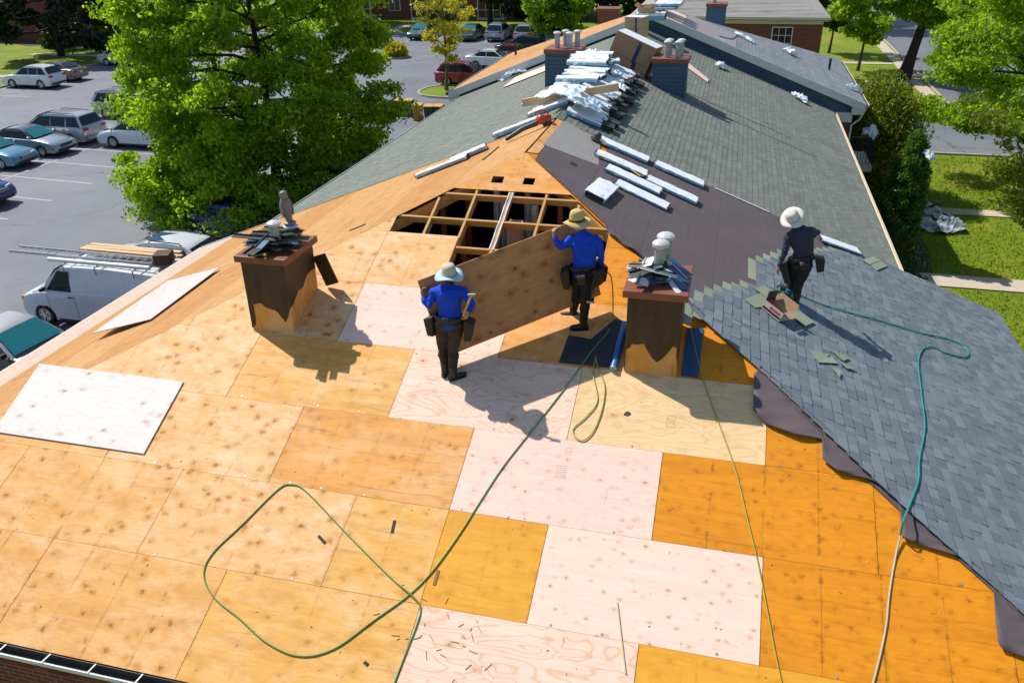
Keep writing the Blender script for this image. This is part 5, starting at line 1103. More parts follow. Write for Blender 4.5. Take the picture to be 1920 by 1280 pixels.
# ---- bins, sign
def bin_(x, y, col, lid, label):
    t = thing('wheelie_bin', label, 'bin', (x, y, .02), R_(random.uniform(-8, 8)), 'bins by the green roof edge'); mb = MB(); w0, w1, h = .24, .30, .95
    mb.hexa([(-w0, -w0, 0), (w0, -w0, 0), (w0, w0, 0), (-w0, w0, 0), (-w1, -w1 - .04, h), (w1, -w1 - .04, h), (w1, w1, h), (-w1, w1, h)]); bev(mb.build('tub', col, t, local=True), .03)
    mb = MB(); mb.hexa([(-w1 - .02, -w1 - .07, h), (w1 + .02, -w1 - .07, h), (w1 + .02, w1 + .04, h + .01), (-w1 - .02, w1 + .04, h + .01), (-w1, -w1 - .04, h + .05), (w1, -w1 - .04, h + .05), (w1, w1, h + .09), (-w1, w1, h + .09)]); bev(mb.build('lid', lid, t, local=True), .02)
    for s in (-1, 1): mb = MB(); mb.lathe([(.09, -.03), (.1, 0), (.09, .03)], 12, Matrix.Translation((s * .24, .26, .1)) @ Matrix.Rotation(math.pi / 2, 4, 'Y')); mb.build('wheel', RUBBER, t, local=True)
    mb = MB(); mb.tube([(-.2, .36, h - .02), (.2, .36, h - .02)], .018, 6); mb.build('handle', BLACKP, t, local=True)
BIN, LID, LIDO = plain('dark_green_plastic', (.02, .045, .035), .5), plain('yellow_lid_plastic', (.55, .33, .05), .5), plain('orange_bin_plastic', (.5, .2, .03), .5)
for i, (u, v) in enumerate(((751, 200), (768, 201), (785, 210), (806, 212), (824, 212))):
    P = gp(u, v + 16); bin_(P.x, P.y, LIDO if i == 2 else BIN, LID, ['leftmost bin of the row with a yellow lid', 'second bin from the left in the row', 'orange bin in the middle of the row', 'fourth bin from the left, yellow lid', 'rightmost yellow-lidded bin next to the roof edge'][i])
sg = thing('parking_sign', 'small white sign on a post beside the dark conifer trunk', 'sign', (-59.3, 58.2, 0)); mb = MB(); mb.box((0, 0, 1.0), (.06, .06, 2.0)); mb.build('post', GALV, sg, local=True); mb = MB(); mb.box((.05, 0, 1.75), (.03, .5, .75)); mb.build('panel', WHITE, sg, local=True)
# ------------------------------------------------------------------ things lying about on the roof
random.seed(21)
def bumpy(o, strength, size, seed=0, sub=0):
    t = bpy.data.textures.new('wrinkle', 'CLOUDS'); t.noise_scale = size; t.noise_depth = 3
    if sub: s = o.modifiers.new('sub', 'SUBSURF'); s.levels = sub; s.render_levels = sub; s.subdivision_type = 'SIMPLE'
    d = o.modifiers.new('wr', 'DISPLACE'); d.texture = t; d.strength = strength; d.texture_coords = 'LOCAL'; d.mid_level = .5; return o
def grid_box(L, Wd, H, nx, ny, puff=.25, rs=random, open_end=True):
    """rounded soft package: grid top and bottom, rounded sides"""
    mb = MB(); ring = [(-.49, .0), (-.5, .5), (-.495, .97), (-.25, 1.02), (0, 1.04), (.25, 1.02), (.495, .97), (.5, .5), (.49, .0)]
    k = len(ring); vs = []
    for i in range(nx + 1):
        x = -L / 2 + L * i / nx; e = 1 - puff * max(0, abs(i / nx - .5) * 2 - .75) * 2
        for q, h in ring: vs.append((x, Wd * q * (1 + rs.uniform(-.03, .03)), H * h * e * (1 + rs.uniform(-.07, .09) * (h > .5))))
    fs = [(i * k + j, i * k + (j + 1) % k, (i + 1) * k + (j + 1) % k, (i + 1) * k + j) for i in range(nx) for j in range(k)]
    fs = [tuple(reversed(f)) for f in fs] + [tuple(range(k)), tuple(nx * k + j for j in range(k - 1, -1, -1))]
    mb.add(vs, fs); return mb
bun_meshes = []
for i in range(5):
    mb = grid_box(1.0, .34, .088, 14, 8, .1, random.Random(30 + i)); bun_meshes.append(mb.mesh('wrapper', WRAP, True))
end_mesh = MB()
for q in range(6): end_mesh.box((0, 0, .013 + q * .015), (.02 + .012 * (q % 2), .31, .0125))
end_mesh = end_mesh.mesh('shingle_edges', DARKSH)
GB = 'wrapped shingle bundles on the roof'
bcount = [0]
def bundle(label, fr, L=1.0, wd=1.0, h=1.0, ends=(True, True), var=None, group=GB, stick=1.0):
    """fr: frame matrix, x along the bundle, z off the surface"""
    v = bcount[0] % 5 if var is None else var; bcount[0] += 1
    t = thing('shingle_bundle', label, 'shingle bundle', fr.translation, rot=fr.to_3x3(), group=group)
    put('wrapper', bun_meshes[v], t, Matrix.Diagonal((L, wd, h, 1)))
    for sg, e in zip((-1, 1), ends):
        if e: put('shingle_edges', end_mesh, t, Matrix.Translation((sg * (L * .5 + .008 * (stick - 1)), 0, .003)) @ Matrix.Diagonal((stick, wd * .95, h * .9, 1)))
    return t
def rfr(y, s, ang=0.0, lift=.03):       # on the right slope; x axis down-slope turned by ang
    d = (RX(y, s + 1) - RX(y, s)).normalized(); e = Vector((0, 1, 0)); x = d * math.cos(ang) + e * math.sin(ang); return frame_m(RX(y, s, lift), x, NR_.cross(x))
def lfr(y, s, ang=0.0, lift=.03):
    d = (LX(y, s + 1) - LX(y, s)).normalized(); e = Vector((0, -1, 0)); x = d * math.cos(ang) + e * math.sin(ang); return frame_m(LX(y, s, lift), x, NL_.cross(x))
def hfr(x, v, ang=0.0, lift=.002):
    ex = Vector((1, 0, 0)) * math.cos(ang) + Vector((0, CT, ST)) * math.sin(ang); return frame_m(HX(x, v, lift), ex, NH.cross(ex))
bundle('long white bundle nearest the ridge on the felt beside the old green shingles', rfr(2.44, 1.48, .0, .034), 1.2, 1.0, .68)
bundle('white bundle on the felt edge, lower one of the far pair', rfr(2.46, 2.76, .0, .034), 1.08, 1.0, .68)
bundle('white bundle with a yellow stick beside it on the felt', rfr(1.55, 1.62, .02, .034), 1.08, 1.0, .6)
bundle('white bundle overlapping another below the stick on the felt', rfr(1.30, 2.70, -.05, .034), 1.05, 1.0, .65)
bundle('white bundle with loose plastic across the middle of the felt', rfr(.92, 1.95, -.05, .034), 1.12, 1.05, .6)
bundle('torn flattened bundle lowest on the felt towards the camera', rfr(.34, 2.2, -.10, .034), 1.05, 1.1, .42)
bundle('squarish bundle lying alone next to the rafter opening', rfr(-.42, 1.52, 1.45, .034), .95, 1.15, 1.0)
bundle('pale crushed wrapper lying behind the roofer on the right', rfr(2.45, 6.25, .25, .05), .9, .8, .45)
bundle('silver-white bundle on the left plywood slope', lfr(1.5, 2.25, .15, .022), 1.15, .85, .8)
bundle('crumpled white bundle touching another on the left plywood slope', lfr(1.85, 1.75, .35, .024), .8, 1.1, .9)
bundle('white bundle under the orange blower', lfr(3.0, .95, .1, .05), 1.05, .9, .9)
GR = 'shingle bundles piled along the ridge'
ORD = ['first', 'second', 'third', 'fourth', 'fifth', 'sixth', 'seventh', 'eighth', 'ninth', 'tenth', 'eleventh', 'twelfth', 'thirteenth', 'fourteenth', 'fifteenth', 'sixteenth', 'seventeenth', 'eighteenth']
for i in range(12):                         # lower layer draped down the right side, dark ends showing
    y = 3.45 + i * .47; bundle('%s bundle from the camera in the bottom right layer of the ridge pile' % ORD[i], rfr(y, .50 + random.uniform(-.05, .08), random.uniform(-.2, .2), .03), .8, 1.12, 1.1, (False, True), group=GR, stick=12)
    if i > 1: bundle('%s bundle from the camera in the upper right layer of the ridge pile' % ORD[i - 2], rfr(y + .12, .38 + random.uniform(-.06, .08), random.uniform(-.28, .28), .155), .85, 1.08, 1.05, (False, True), group=GR, stick=7)
for i in range(9):
    y = 4.25 + i * .47; bundle('%s bundle from the camera in the bottom left layer of the ridge pile' % ORD[i], lfr(y, .46 + random.uniform(-.05, .05), random.uniform(-.08, .08), .03), .95, 1.12, 1.1, (False, True), group=GR)
    if i > 2: bundle('%s bundle from the camera in the upper left layer of the ridge pile' % ORD[i - 3], lfr(y + .1, .44, random.uniform(-.1, .1), .155), .95, 1.1, 1.0, (False, True), group=GR)
for i in range(7):
    y = 5.75 + i * .44; fr = frame_m(Vector((-.05 + random.uniform(-.1, .1), y, ZR + .22)), (1, random.uniform(-.25, .25), random.uniform(-.05, .05)), (0, 1, 0)); bundle('%s bundle from the camera lying flat across the ridge pile' % ORD[i], fr, 1.0, 1.15, 1.1, (True, True), group=GR)
for i in range(4):
    fr = frame_m(Vector((-.25 + random.uniform(-.1, .1), 7.35 + i * .44, ZR + .345)), (1, .05, 0), (0, 1, 0)); bundle('%s bundle from the camera of the topmost layer by the left blue chimney' % ORD[i], fr, 1.0, 1.15, 1.1, (True, True), group=GR)
for i in range(6):
    P = Vector((XC0 + .35 + .15 * (i % 2), 18.6 + (i // 2) * .55, ZC + .02 + .12 * (i % 2))); bundle('%s bundle from the camera in the stack on the far gable peak' % ORD[i], frame_m(P, (1, .1 * i, 0), (0, 1, 0)), 1.0, 1.2, 1.1, (True, True), group='bundles on the far gable peak')
# crumpled plastic films
def film(label, P, nrm, rx, ry, seed, h=.14, name='plastic_wrapper'):
    rs = random.Random(seed); P = Vector(P); n = Vector(nrm).normalized(); ex = n.orthogonal().normalized(); ex.rotate(Matrix.Rotation(rs.uniform(0, 6), 3, n)); fr = frame_m(P, ex, n.cross(ex)); N = 9; vs = []; fs = []
    for i in range(N):
        for j in range(N):
            u, v = i / (N - 1) * 2 - 1, j / (N - 1) * 2 - 1; k = max(0, 1 - (abs(u) ** 2.2 + abs(v) ** 2.2) * .5)
            vs.append(fr @ Vector((u * rx * rs.uniform(.78, 1.15), v * ry * rs.uniform(.78, 1.15), .03 + h * k * rs.uniform(.1, 1.25))))
    for i in range(N - 1):
        for j in range(N - 1): fs.append((i * N + j, (i + 1) * N + j, (i + 1) * N + j + 1, i * N + j + 1))
    mb = MB(); mb.add(vs, fs); o = mb.build(name, FILM); s = o.modifiers.new('s', 'SOLIDIFY'); s.thickness = .004; return tag(o, label, 'plastic film')
film('large crumpled wrapper spread at the near end of the ridge pile', RX(4.1, -.15, .22), (0, 0, 1), .62, .42, 1, .10)
film('crumpled blue-white wrapper among the dark bundle ends', RX(3.6, .35, .26), NR_, .4, .3, 2, .09)
film('torn wrapper tucked on the left of the ridge pile', LX(4.9, .5, .27), NL_, .5, .35, 3, .09)
film('loose wrapper at the foot of the big carton', LX(9.0, .1, .3), (0, 0, 1), .4, .3, 4, .2)
film('blue-white plastic on the green slope under the gable wall', RX(16.6, 3.2, .03), NR_, .30, .18, 5, .16)
film('blue wrapper in the valley below the gable near the eave', RX(17.0, 6.2, .03), NR_, .38, .16, 6, .18)
film('small white film strip on the grey roof of the gable section', FCR @ Vector((21.2, -3.6, .03)), NR_, .5, .12, 7, .1)
film('white crumpled film halfway down the grey gable roof', FCR @ Vector((22.6, -5.6, .03)), NR_, .3, .2, 8, .2)
film('white film caught at the eave of the grey gable roof', FCR @ Vector((20.2, -8.1, .03)), NR_, .32, .15, 9, .18)
film('white plastic wrapper draped over the balcony rail', (8.55, 18.58, 4.22), (0, -.4, 1), .2, .26, 10, .45)
film('pale film lying on the balcony floor', (8.15, 18.9, 3.18), (0, 0, 1), .3, .25, 16, .3)
film('white wrapper stuck in the top of the arborvitae', (10.35, 17.0, 3.95), (0, -.5, 1), .13, .28, 11, .25)
film('pink plywood-coloured paper scraps along the valley on the left', LX(17.4, 5.0, .03), NL_, .5, .2, 12, .2)
for k in range(4):
    y = 4.0 + k * 1.2; film(ORD[k] + ' loose wrapper from the camera along the right side of the ridge pile', RX(y, .45 + .15 * (k % 3), .27), NR_, .26, .20, 40 + k, .07)
# cartons
def carton(label, fr, d, mats, tape=True, flaps=False, name='carton'):
    t = thing(name, label, 'box', fr.translation, rot=fr.to_3x3()); mb = MB(); x, y, z = d
    if flaps:
        th = .012
        for c, s in (((0, -y / 2, z / 2), (x, th, z)), ((0, y / 2, z / 2), (x, th, z)), ((-x / 2, 0, z / 2), (th, y - th, z)), ((x / 2, 0, z / 2), (th, y - th, z)), ((0, 0, .006), (x - th, y - th, .012))): mb.box(c, s)
        mb.build('carton_body', mats[0], t, local=True)
        for sg in (-1, 1):
            f = MB(); f.box((sg * (x / 2 + .05), 0, z + .05), (.012, y * .96, .18), Matrix.Rotation(sg * R_(50), 3, 'Y')); f.build('flap', mats[1], t, local=True)
    else:
        mb.box((0, 0, z / 2), d); bev(mb.build('carton_body', mats[0], t, local=True), .012)
        f = MB(); f.box((0, 0, z + .0035), (x * .985, y * .985, .006)); f.build('top_panel', mats[1], t, local=True)
        if tape:
            f = MB(); f.box((x * .12, -y / 2 - .004, z * .68), (x * .09, .006, z * .56)); f.build('tape', TAPE, t, local=True); f = MB(); f.box((x * .16, -y / 2 - .004, z * .22), (x * .09, .006, z * .42)); f.build('tape', TAPE, t, local=True)
            f = MB(); f.box((0, -y / 2 - .003, z * .45), (x * .99, .003, .012)); f.build('seam', GREYPL, t, local=True)
    return t
bc_ = at(1180, 108, 9.9); nrm = Vector((-.14, -.98, .06)).normalized(); exb = (at(1227, 96, 9.9) - at(1161, 67, 9.9)); exb = (exb - nrm * exb.dot(nrm)).normalized(); ezb = exb.cross(-nrm).normalized()
mbx = Matrix((exb, -nrm, ezb)).transposed().to_4x4()
if ezb.z < 0: mbx = Matrix((exb, nrm, -ezb)).transposed().to_4x4()
Dd = (1.22, .85, 1.02); mbx.translation = bc_ - nrm * (Dd[1] / 2) - mbx.to_3x3() @ Vector((0, 0, Dd[2] / 2)); carton('large brown carton with white lid tipped between the blue chimneys', mbx, Dd, (CARD, CARD_W))
P = at(1193, 62, 14.0); carton('tan carton with dark tape standing behind the large tipped carton', frame_m((P.x, 14.0, ZR + .15), (1, -.25, 0), (.25, 1, 0)), (.62, .55, .62), (CARD_L, CARD_W))
P = at(1213, 33, 17.0); carton('small open carton on top at the gable peak', frame_m((P.x, 17.2, P.z - .05), (1, -.2, .1), (.2, 1, .2)), (.5, .4, .42), (CARD_L, CARD), flaps=True)
P = at(1225, 55, 17.3); bundle('stack of bundles under the small open carton', frame_m((P.x - .1, 17.2, ZR + .32), (1, 0, 0), (0, 1, 0)), 1.0, 1.8, 2.6, (True, True), group='bundles on the far gable peak')
mb = MB(); a, b = at(980, 193, 4.75), at(1160, 163, 4.7); mb.beam(a, b, .09, .17); tag(bev(mb.build('timber_beam', LUMBER_W), .006), 'long pale timber beam resting across the ridge pile', 'timber')
mb = MB(); P = LX(7.2, 1.75, .05); mb.box(P, (.45, .32, .03), NL_.to_track_quat('Z', 'Y').to_matrix()); tag(mb.build('board_offcut', PLY['white']), 'small pale board offcut left of the timber beam', 'offcut')
def slab(label, frame, pts, kind, name='plywood_offcut', lift=.0, cat='plywood'):
    x0, y0 = min(p[0] for p in pts), min(p[1] for p in pts); mb = MB(); mb.plate([(p[0] - x0, p[1] - y0) for p in pts], .013); return tag(put(name, mb.mesh(name, PLY[kind]), None, frame @ Matrix.Translation((x0, y0, lift))), label, cat)
slab('pale pink plywood strip on the left green roof under the gable', FL, [(-16.4, -4.6), (-14.2, -4.5), (-14.3, -2.3), (-16.2, -2.4)], 'pink', lift=.05)
slab('pale pink plywood strip on the right green roof under the gable', FR, [(13.0, -2.9), (13.5, -2.9), (14.9, -2.0), (14.4, -1.75)], 'pink', lift=.05)
slab('white loose plywood sheet lying at the left of the deck', FH, [(-6.15, -7.07), (-3.72, -7.07), (-3.78, -5.83), (-6.24, -5.83)], 'white', 'loose_plywood_sheet', .022)
fl_ = FL @ Matrix.Translation((2.45, -6.75, .10)) @ Matrix.Rotation(R_(-5), 4, 'X') @ Matrix.Rotation(R_(5), 4, 'Z'); mb = MB(); mb.plate([(-1.22, -.61), (1.22, -.61), (1.22, .61), (-1.22, .61)], .013); tag(put('loose_plywood_sheet', mb.mesh('loose_plywood_sheet', PLY['sunlit_dimmed_white']), None, fl_), 'white loose plywood sheet slanting on the left slope', 'plywood')
# leaf blower
bl = thing('leaf_blower', 'orange leaf blower with grey tube lying near the ridge', 'leaf blower', lp(1012, 232)); Pb = lp(1014, 224, .16)
mb = MB(); mb.lathe([(.02, -.06), (.08, -.065), (.10, -.035), (.10, .035), (.08, .065), (.02, .06)], 18, Matrix.Translation(Pb) @ Matrix.Rotation(R_(70), 4, 'Y') @ Matrix.Rotation(R_(30), 4, 'X')); mb.build('fan_housing', ORANGE, bl, smooth=True)
mb = MB(); mb.box(Pb + Vector((.10, .12, .0)), (.18, .14, .16), Matrix.Rotation(.4, 3, 'Z')); bev(mb.build('engine', ORANGE, bl), .035); mb = MB(); mb.box(Pb + Vector((.12, .10, -.10)), (.2, .14, .08)); bev(mb.build('fuel_tank', GREYPL, bl), .02)
mb = MB(); mb.tube(spline([Pb + Vector((-.14, .02, .08)), Pb + Vector((-.09, .04, .15)), Pb + Vector((.05, .06, .17)), Pb + Vector((.14, .08, .10))]), .02, 8); mb.build('handle', ORANGE, bl, smooth=True)
mb = MB(); e_ = lp(948, 262, .07); mb.tube([Pb + Vector((-.06, -.06, -.06)), Pb * .5 + e_ * .5 + Vector((0, 0, .02)), e_], [.055, .05, .04], 10); mb.build('blower_tube', GREYPL, bl, smooth=True)
# plastic owl on the left chimney pipe
ow = thing('owl_decoy', 'grey plastic owl decoy leaning on the left chimney pipe', 'owl decoy', (-2.70, -3.72, ct + .265), rot=Matrix.Rotation(R_(-6), 3, 'Y') @ Matrix.Rotation(R_(150), 3, 'Z'))
mb = MB(); mb.lathe([(.085, 0), (.095, .015), (.09, .035), (.055, .05), (.05, .08), (.07, .16), (.085, .26), (.085, .32), (.07, .37), (.052, .395), (.058, .42), (.062, .455), (.05, .49), (.025, .505), (.003, .508)], 18, sx=.9); mb.build('body', OWL_M, ow, smooth=True, local=True)
for s in (-1, 1):
    mb = MB(); mb.lathe([(.02, 0), (.012, .025), (.002, .05)], 8, Matrix.Translation((0.015, s * .035, .485))); mb.build('ear_tuft', OWL_M, ow, local=True)
    mb = MB(); mb.lathe([(.0165, 0), (.014, .006), (.002, .008)], 10, Matrix.Translation((.048, s * .024, .46)) @ Matrix.Rotation(math.pi / 2, 4, 'Y')); mb.build('eye', YELLOW, ow, local=True)
    mb = MB(); mb.lathe([(.002, -.14), (.028, -.08), (.034, .02), (.02, .09), (.002, .11)], 10, Matrix.Translation((-.005, s * .078, .25)), sx=1.6, sy=.5); mb.build('wing', OWL_M, ow, smooth=True, local=True)
mb = MB(); mb.lathe([(.012, 0), (.006, .02), (.001, .035)], 8, Matrix.Translation((.055, 0, .44)) @ Matrix.Rotation(R_(110), 4, 'Y')); mb.build('beak', BLACKP, ow, local=True)
# metal and shingle offcuts heaped on the near chimneys
DKM = plain('dark_flashing_metal', (.05, .055, .05), .45, .4, .3, 5); OLM = plain('olive_shingle_offcut', (.18, .17, .10), .8, 0, .25, 6); BLM = plain('blue_grey_flashing', (.16, .22, .30), .35, .5, .2, 5)
def heap(cx, cy, z, n, mats, rad, group, label, seed, tilt=.12, Lr=(.35, .85)):
    rs = random.Random(seed)
    for i in range(n):
        a = rs.uniform(-.35, .35) + (math.pi / 2 if rs.random() < .25 else 0); L = rs.uniform(*Lr); wd = rs.uniform(.06, .15); r3 = Matrix.Rotation(a, 3, 'Z') @ Matrix.Rotation(rs.uniform(-tilt, tilt), 3, 'Y') @ Matrix.Rotation(rs.uniform(-tilt, tilt), 3, 'X')
        mb = MB(); c = Vector((cx + rs.uniform(-rad, rad) * .5, cy + rs.uniform(-rad, rad), z + .02 + i * .0125)); mb.box(c, (L, wd, .007), r3); mb.box(c + r3 @ Vector((0, wd / 2, .012)), (L, .004, .03), r3)
        tag(mb.build('flashing_offcut', mats[i % len(mats)]), label(i), 'offcut', group)
heap(-2.86, -3.96, ct, 17, [DKM, DKM, OLM, DKM, BLM], .30, 'offcuts heaped on the left chimney', lambda i: '%s dark roofing strip from the bottom of the heap on the left brown chimney' % ORD[i], 3)
for i, (x, y) in enumerate(((-2.93, -4.40), (-2.86, -4.36), (-2.79, -4.38), (-3.02, -4.33))):
    mb = MB(); r_ = .034; mb.lathe([(r_ * .6, 0), (r_, .008), (r_ * 1.02, .024), (r_ * .9, .04), (r_ * .3, .045)], 14, Matrix.Translation((x, y, ct + .001))); tag(mb.build('brass_fitting', plain('brass', (.45, .34, .06), .35, .6), smooth=True), ['middle-left brass cap on the left chimney front', 'middle brass cap on the left chimney front', 'rightmost brass cap on the left chimney front', 'leftmost brass cap on the left chimney front'][i], 'cap', 'brass caps on the left chimney')
heap(2.66, -4.0, ct, 18, [BLM, TRIM, DKM, BLM, OLM, TRIM], .30, 'offcuts heaped on the right chimney', lambda i: '%s bent strip from the bottom of the heap around the right chimney vents' % ORD[i], 8, .38, (.2, .5))
for i in range(6):     # fan of striped shingle pieces on the right of the cap
    mb = MB(); a = R_(-62 + i * 4); c = Vector((2.96 + (i % 2) * .05, -4.25 + i * .085, ct + .03 + .015 * i)); r3 = Matrix.Rotation(R_(20), 3, 'Y') @ Matrix.Rotation(a, 3, 'Z') @ Matrix.Rotation(R_(10), 3, 'X')
    mb.box(c, (.42, .09, .008), r3); tag(mb.build('metal_strip', BLUESH if i % 2 else TRIM), ORD[i] + (' blue' if i % 2 else ' grey-white') + ' metal strip from the front in the fan on the right chimney', 'offcut', 'metal strips fanned on the right chimney')
# brown offcut box leaning behind the left chimney
mb = MB(); mb.box((-2.36, -3.46, ZR - 3.46 * TP + .30), (.22, .03, .50), Matrix.Rotation(R_(-20), 3, 'Y')); tag(mb.build('bent_metal_offcut', BROWN_M), 'bent brown metal panel leaning behind the left chimney', 'panel')
# mats, roll, blue strips
def hip_plate(name, label, px, mat, lift, cat, thick=.006):
    P = [hp(u, v) for u, v in px]; inv = FH.inverted(); q = [inv @ p for p in P]; pts = [(p.x, p.y) for p in q]
    area = sum(a[0] * b[1] - b[0] * a[1] for a, b in zip(pts, pts[1:] + pts[:1])); pts = pts if area > 0 else pts[::-1]
    x0, y0 = pts[0]; mb = MB(); mb.plate([(p[0] - x0, p[1] - y0) for p in pts], thick); return tag(put(name, mb.mesh(name, mat), None, FH @ Matrix.Translation((x0, y0, lift))), label, cat)
hip_plate('rubber_mat', 'dark mat lying on the deck left of the right chimney', [(1048, 680), (1066, 629), (1108, 636), (1154, 598), (1176, 604), (1150, 690)], MAT_D, .010, 'mat')
a, b = hp(1172, 606, .05), hp(1150, 690, .05); mb = MB(); mb.tube([a, b], .048, 16); r_ = mb.build('membrane_roll', BLUEROLL, smooth=True); tag(r_, 'bright blue roll leaning along the left side of the right chimney', 'roll')
mb = MB(); d_ = (b - a).normalized(); mb.tube([b - d_ * .003, b + d_ * .012], .050, 16); mb.build('silver_end', GALV, r_)
hip_plate('blue_flashing', 'blue metal flashing strip right of the right chimney', [(1288, 615), (1303, 616), (1293, 707), (1277, 705)], BLUESH, .012, 'flashing')
hip_plate('blue_flashing', 'narrow blue flashing strip further right of the right chimney', [(1304, 616), (1319, 617), (1309, 709), (1294, 707)], BLUESH, .018, 'flashing')
# hoses
def hose(label, pts, r, mat, name='air_hose'):
    mb = MB(); mb.tube(spline(pts, 7), r, 7); return tag(mb.build(name, mat, smooth=True), label, 'hose')
HP = lambda l, o=.012: [hp(u, v, o) for u, v in l]
g1 = [(1146, 545), (1149, 590), (1140, 622), (1112, 655), (1066, 718), (1010, 790), (945, 872), (900, 940), (862, 1000), (815, 1065), (770, 1112), (700, 1163), (625, 1216), (560, 1229), (500, 1204), (450, 1160), (400, 1118), (382, 1075), (400, 1035), (455, 982), (520, 918), (546, 908), (575, 922), (650, 1000), (730, 1080), (772, 1115), (788, 1138), (782, 1168), (760, 1225), (735, 1290)]
P = HP(g1); P[0] = at(1146, 520, -3.72); P.insert(0, at(1130, 512, -3.72)); P[25 + 1] = hp(*g1[25], .035)
hose('long green air hose looping across the plywood deck', P, .0085, HOSE_G)
hose('yellow hose loop on the cream sheet below the right chimney', HP([(1118, 668), (1112, 700), (1120, 750), (1100, 780), (1074, 805), (1088, 826), (1110, 812), (1128, 770), (1134, 725), (1122, 690), (1117, 672)], .016), .008, HOSE_Y)
hose('thin olive hose running down from the right chimney to the bottom edge', HP([(1292, 600), (1305, 660), (1322, 722), (1352, 805), (1380, 885), (1402, 975), (1420, 1050), (1436, 1130), (1452, 1215), (1470, 1300)]), .008, HOSE_Y)
RP = lambda l, o=.046: [rp(u, v, o) for u, v in l]
hose('teal air hose curving over the grey shingles', RP([(1500, 553), (1540, 570), (1590, 585), (1650, 601), (1720, 622), (1780, 636), (1808, 650), (1816, 664), (1804, 669), (1772, 661), (1748, 650), (1730, 655), (1722, 680), (1728, 740), (1734, 800), (1724, 860), (1722, 900), (1706, 945), (1694, 975)]) + HP([(1688, 1003)], .06), .011, HOSE_T)
hose('pale dusty hose crossing the amber sheets at lower right', HP([(1688, 1003)], .06) + HP([(1678, 1050), (1668, 1110), (1662, 1170), (1650, 1230), (1632, 1300)]), .012, HOSE_P)
hose('thin teal cord on the far gable roof', [FCR @ Vector((18.0, -2.9, .04)), FCR @ Vector((18.8, -2.6, .04)), FCR @ Vector((19.6, -3.1, .04)), FCR @ Vector((21.5, -3.3, .04))], .018, HOSE_T)
# shingle strips and scraps on the grey roof
def rplate(name, label, px, mat, lift, group=None, thick=.006, cat='shingle scrap'):
    P = [rp(u, v) for u, v in px]; inv = FR.inverted(); pts = [((inv @ p).x, (inv @ p).y) for p in P]
    area = sum(a[0] * b[1] - b[0] * a[1] for a, b in zip(pts, pts[1:] + pts[:1])); pts = pts if area > 0 else pts[::-1]; x0, y0 = pts[0]; mb = MB(); mb.tint = [random.random()] * (len(pts) + 2); mb.plate([(p[0] - x0, p[1] - y0) for p in pts], thick)
    return tag(put(name, mb.mesh(name, mat), None, FR @ Matrix.Translation((x0, y0, lift))), label, cat, group)
rplate('shingle_strip', 'long green-grey shingle strip lying behind the nail carton', [(1411, 546), (1430, 540), (1524, 609), (1506, 617)], SH_LAP, .060)
rplate('shingle_strip', 'short green-grey shingle strip left of the nail carton', [(1393, 566), (1426, 553), (1446, 575), (1414, 582)], SH_LAP, .050)
for i, px in enumerate(([(1514, 661), (1552, 668), (1545, 680), (1532, 683)], [(1530, 684), (1556, 672), (1568, 686)], [(1553, 660), (1590, 676), (1578, 682)], [(1566, 680), (1602, 698), (1584, 697)], [(1556, 694), (1572, 702), (1570, 714)])):
    rplate('shingle_scrap', ['leftmost triangular green shingle scrap of the five on the grey roof', 'green scrap touching the leftmost one on the grey roof', 'topmost slim green scrap on the grey roof', 'rightmost pointed green scrap on the grey roof', 'lowest small green scrap on the grey roof'][i], px, SH_LAP, .045 + .006 * i, 'green shingle scraps on the grey roof')
rplate('shingle_strip', 'upper of two green shingle pieces near the right gutter end', [(1614, 491), (1634, 484), (1648, 492), (1628, 500)], SH_LAP, .050); rplate('shingle_strip', 'lower of two green shingle pieces near the right gutter end', [(1630, 501), (1648, 493), (1662, 502), (1641, 511)], SH_LAP, .052)
# open nail carton
c0 = RX(-2.28, 4.72, .045); fr = frame_m(c0, (.75, -.62, -.30), NR_.cross(Vector((.75, -.62, -.30)).normalized())); REDW = plain('printed_red_white_card', (.5, .42, .40), .5); NAILC = thing('nail_carton', 'open cardboard nail carton with raised flaps on the grey shingles', 'box', c0, rot=fr.to_3x3())
m_ = plain('red_print_card', (.42, .05, .05), .5)
for nm, c, s, mt, rr in (('carton_side', (0, -.13, .07), (.36, .01, .14), REDW, None), ('carton_side', (0, .13, .07), (.36, .01, .14), CARD_L, None), ('carton_side', (-.175, 0, .07), (.01, .25, .14), m_, None), ('carton_side', (.175, 0, .07), (.01, .25, .14), REDW, None), ('carton_base', (0, 0, .006), (.34, .25, .01), CARD, None),
                         ('flap', (-.19, 0, .21), (.01, .25, .15), BLACKP, Matrix.Rotation(R_(-12), 3, 'Y')), ('flap', (0, .17, .20), (.36, .01, .14), CARD, Matrix.Rotation(R_(-25), 3, 'X')), ('flap', (.24, 0, .15), (.13, .25, .008), CARD_L, Matrix.Rotation(R_(12), 3, 'Y')), ('printed_stripe', (0, -.137, .04), (.34, .004, .03), BLACKP, None), ('printed_stripe', (.04, -.137, .095), (.2, .004, .035), m_, None)):
    mb = MB(); mb.box(c, s, rr); mb.build(nm, mt, NAILC, local=True)
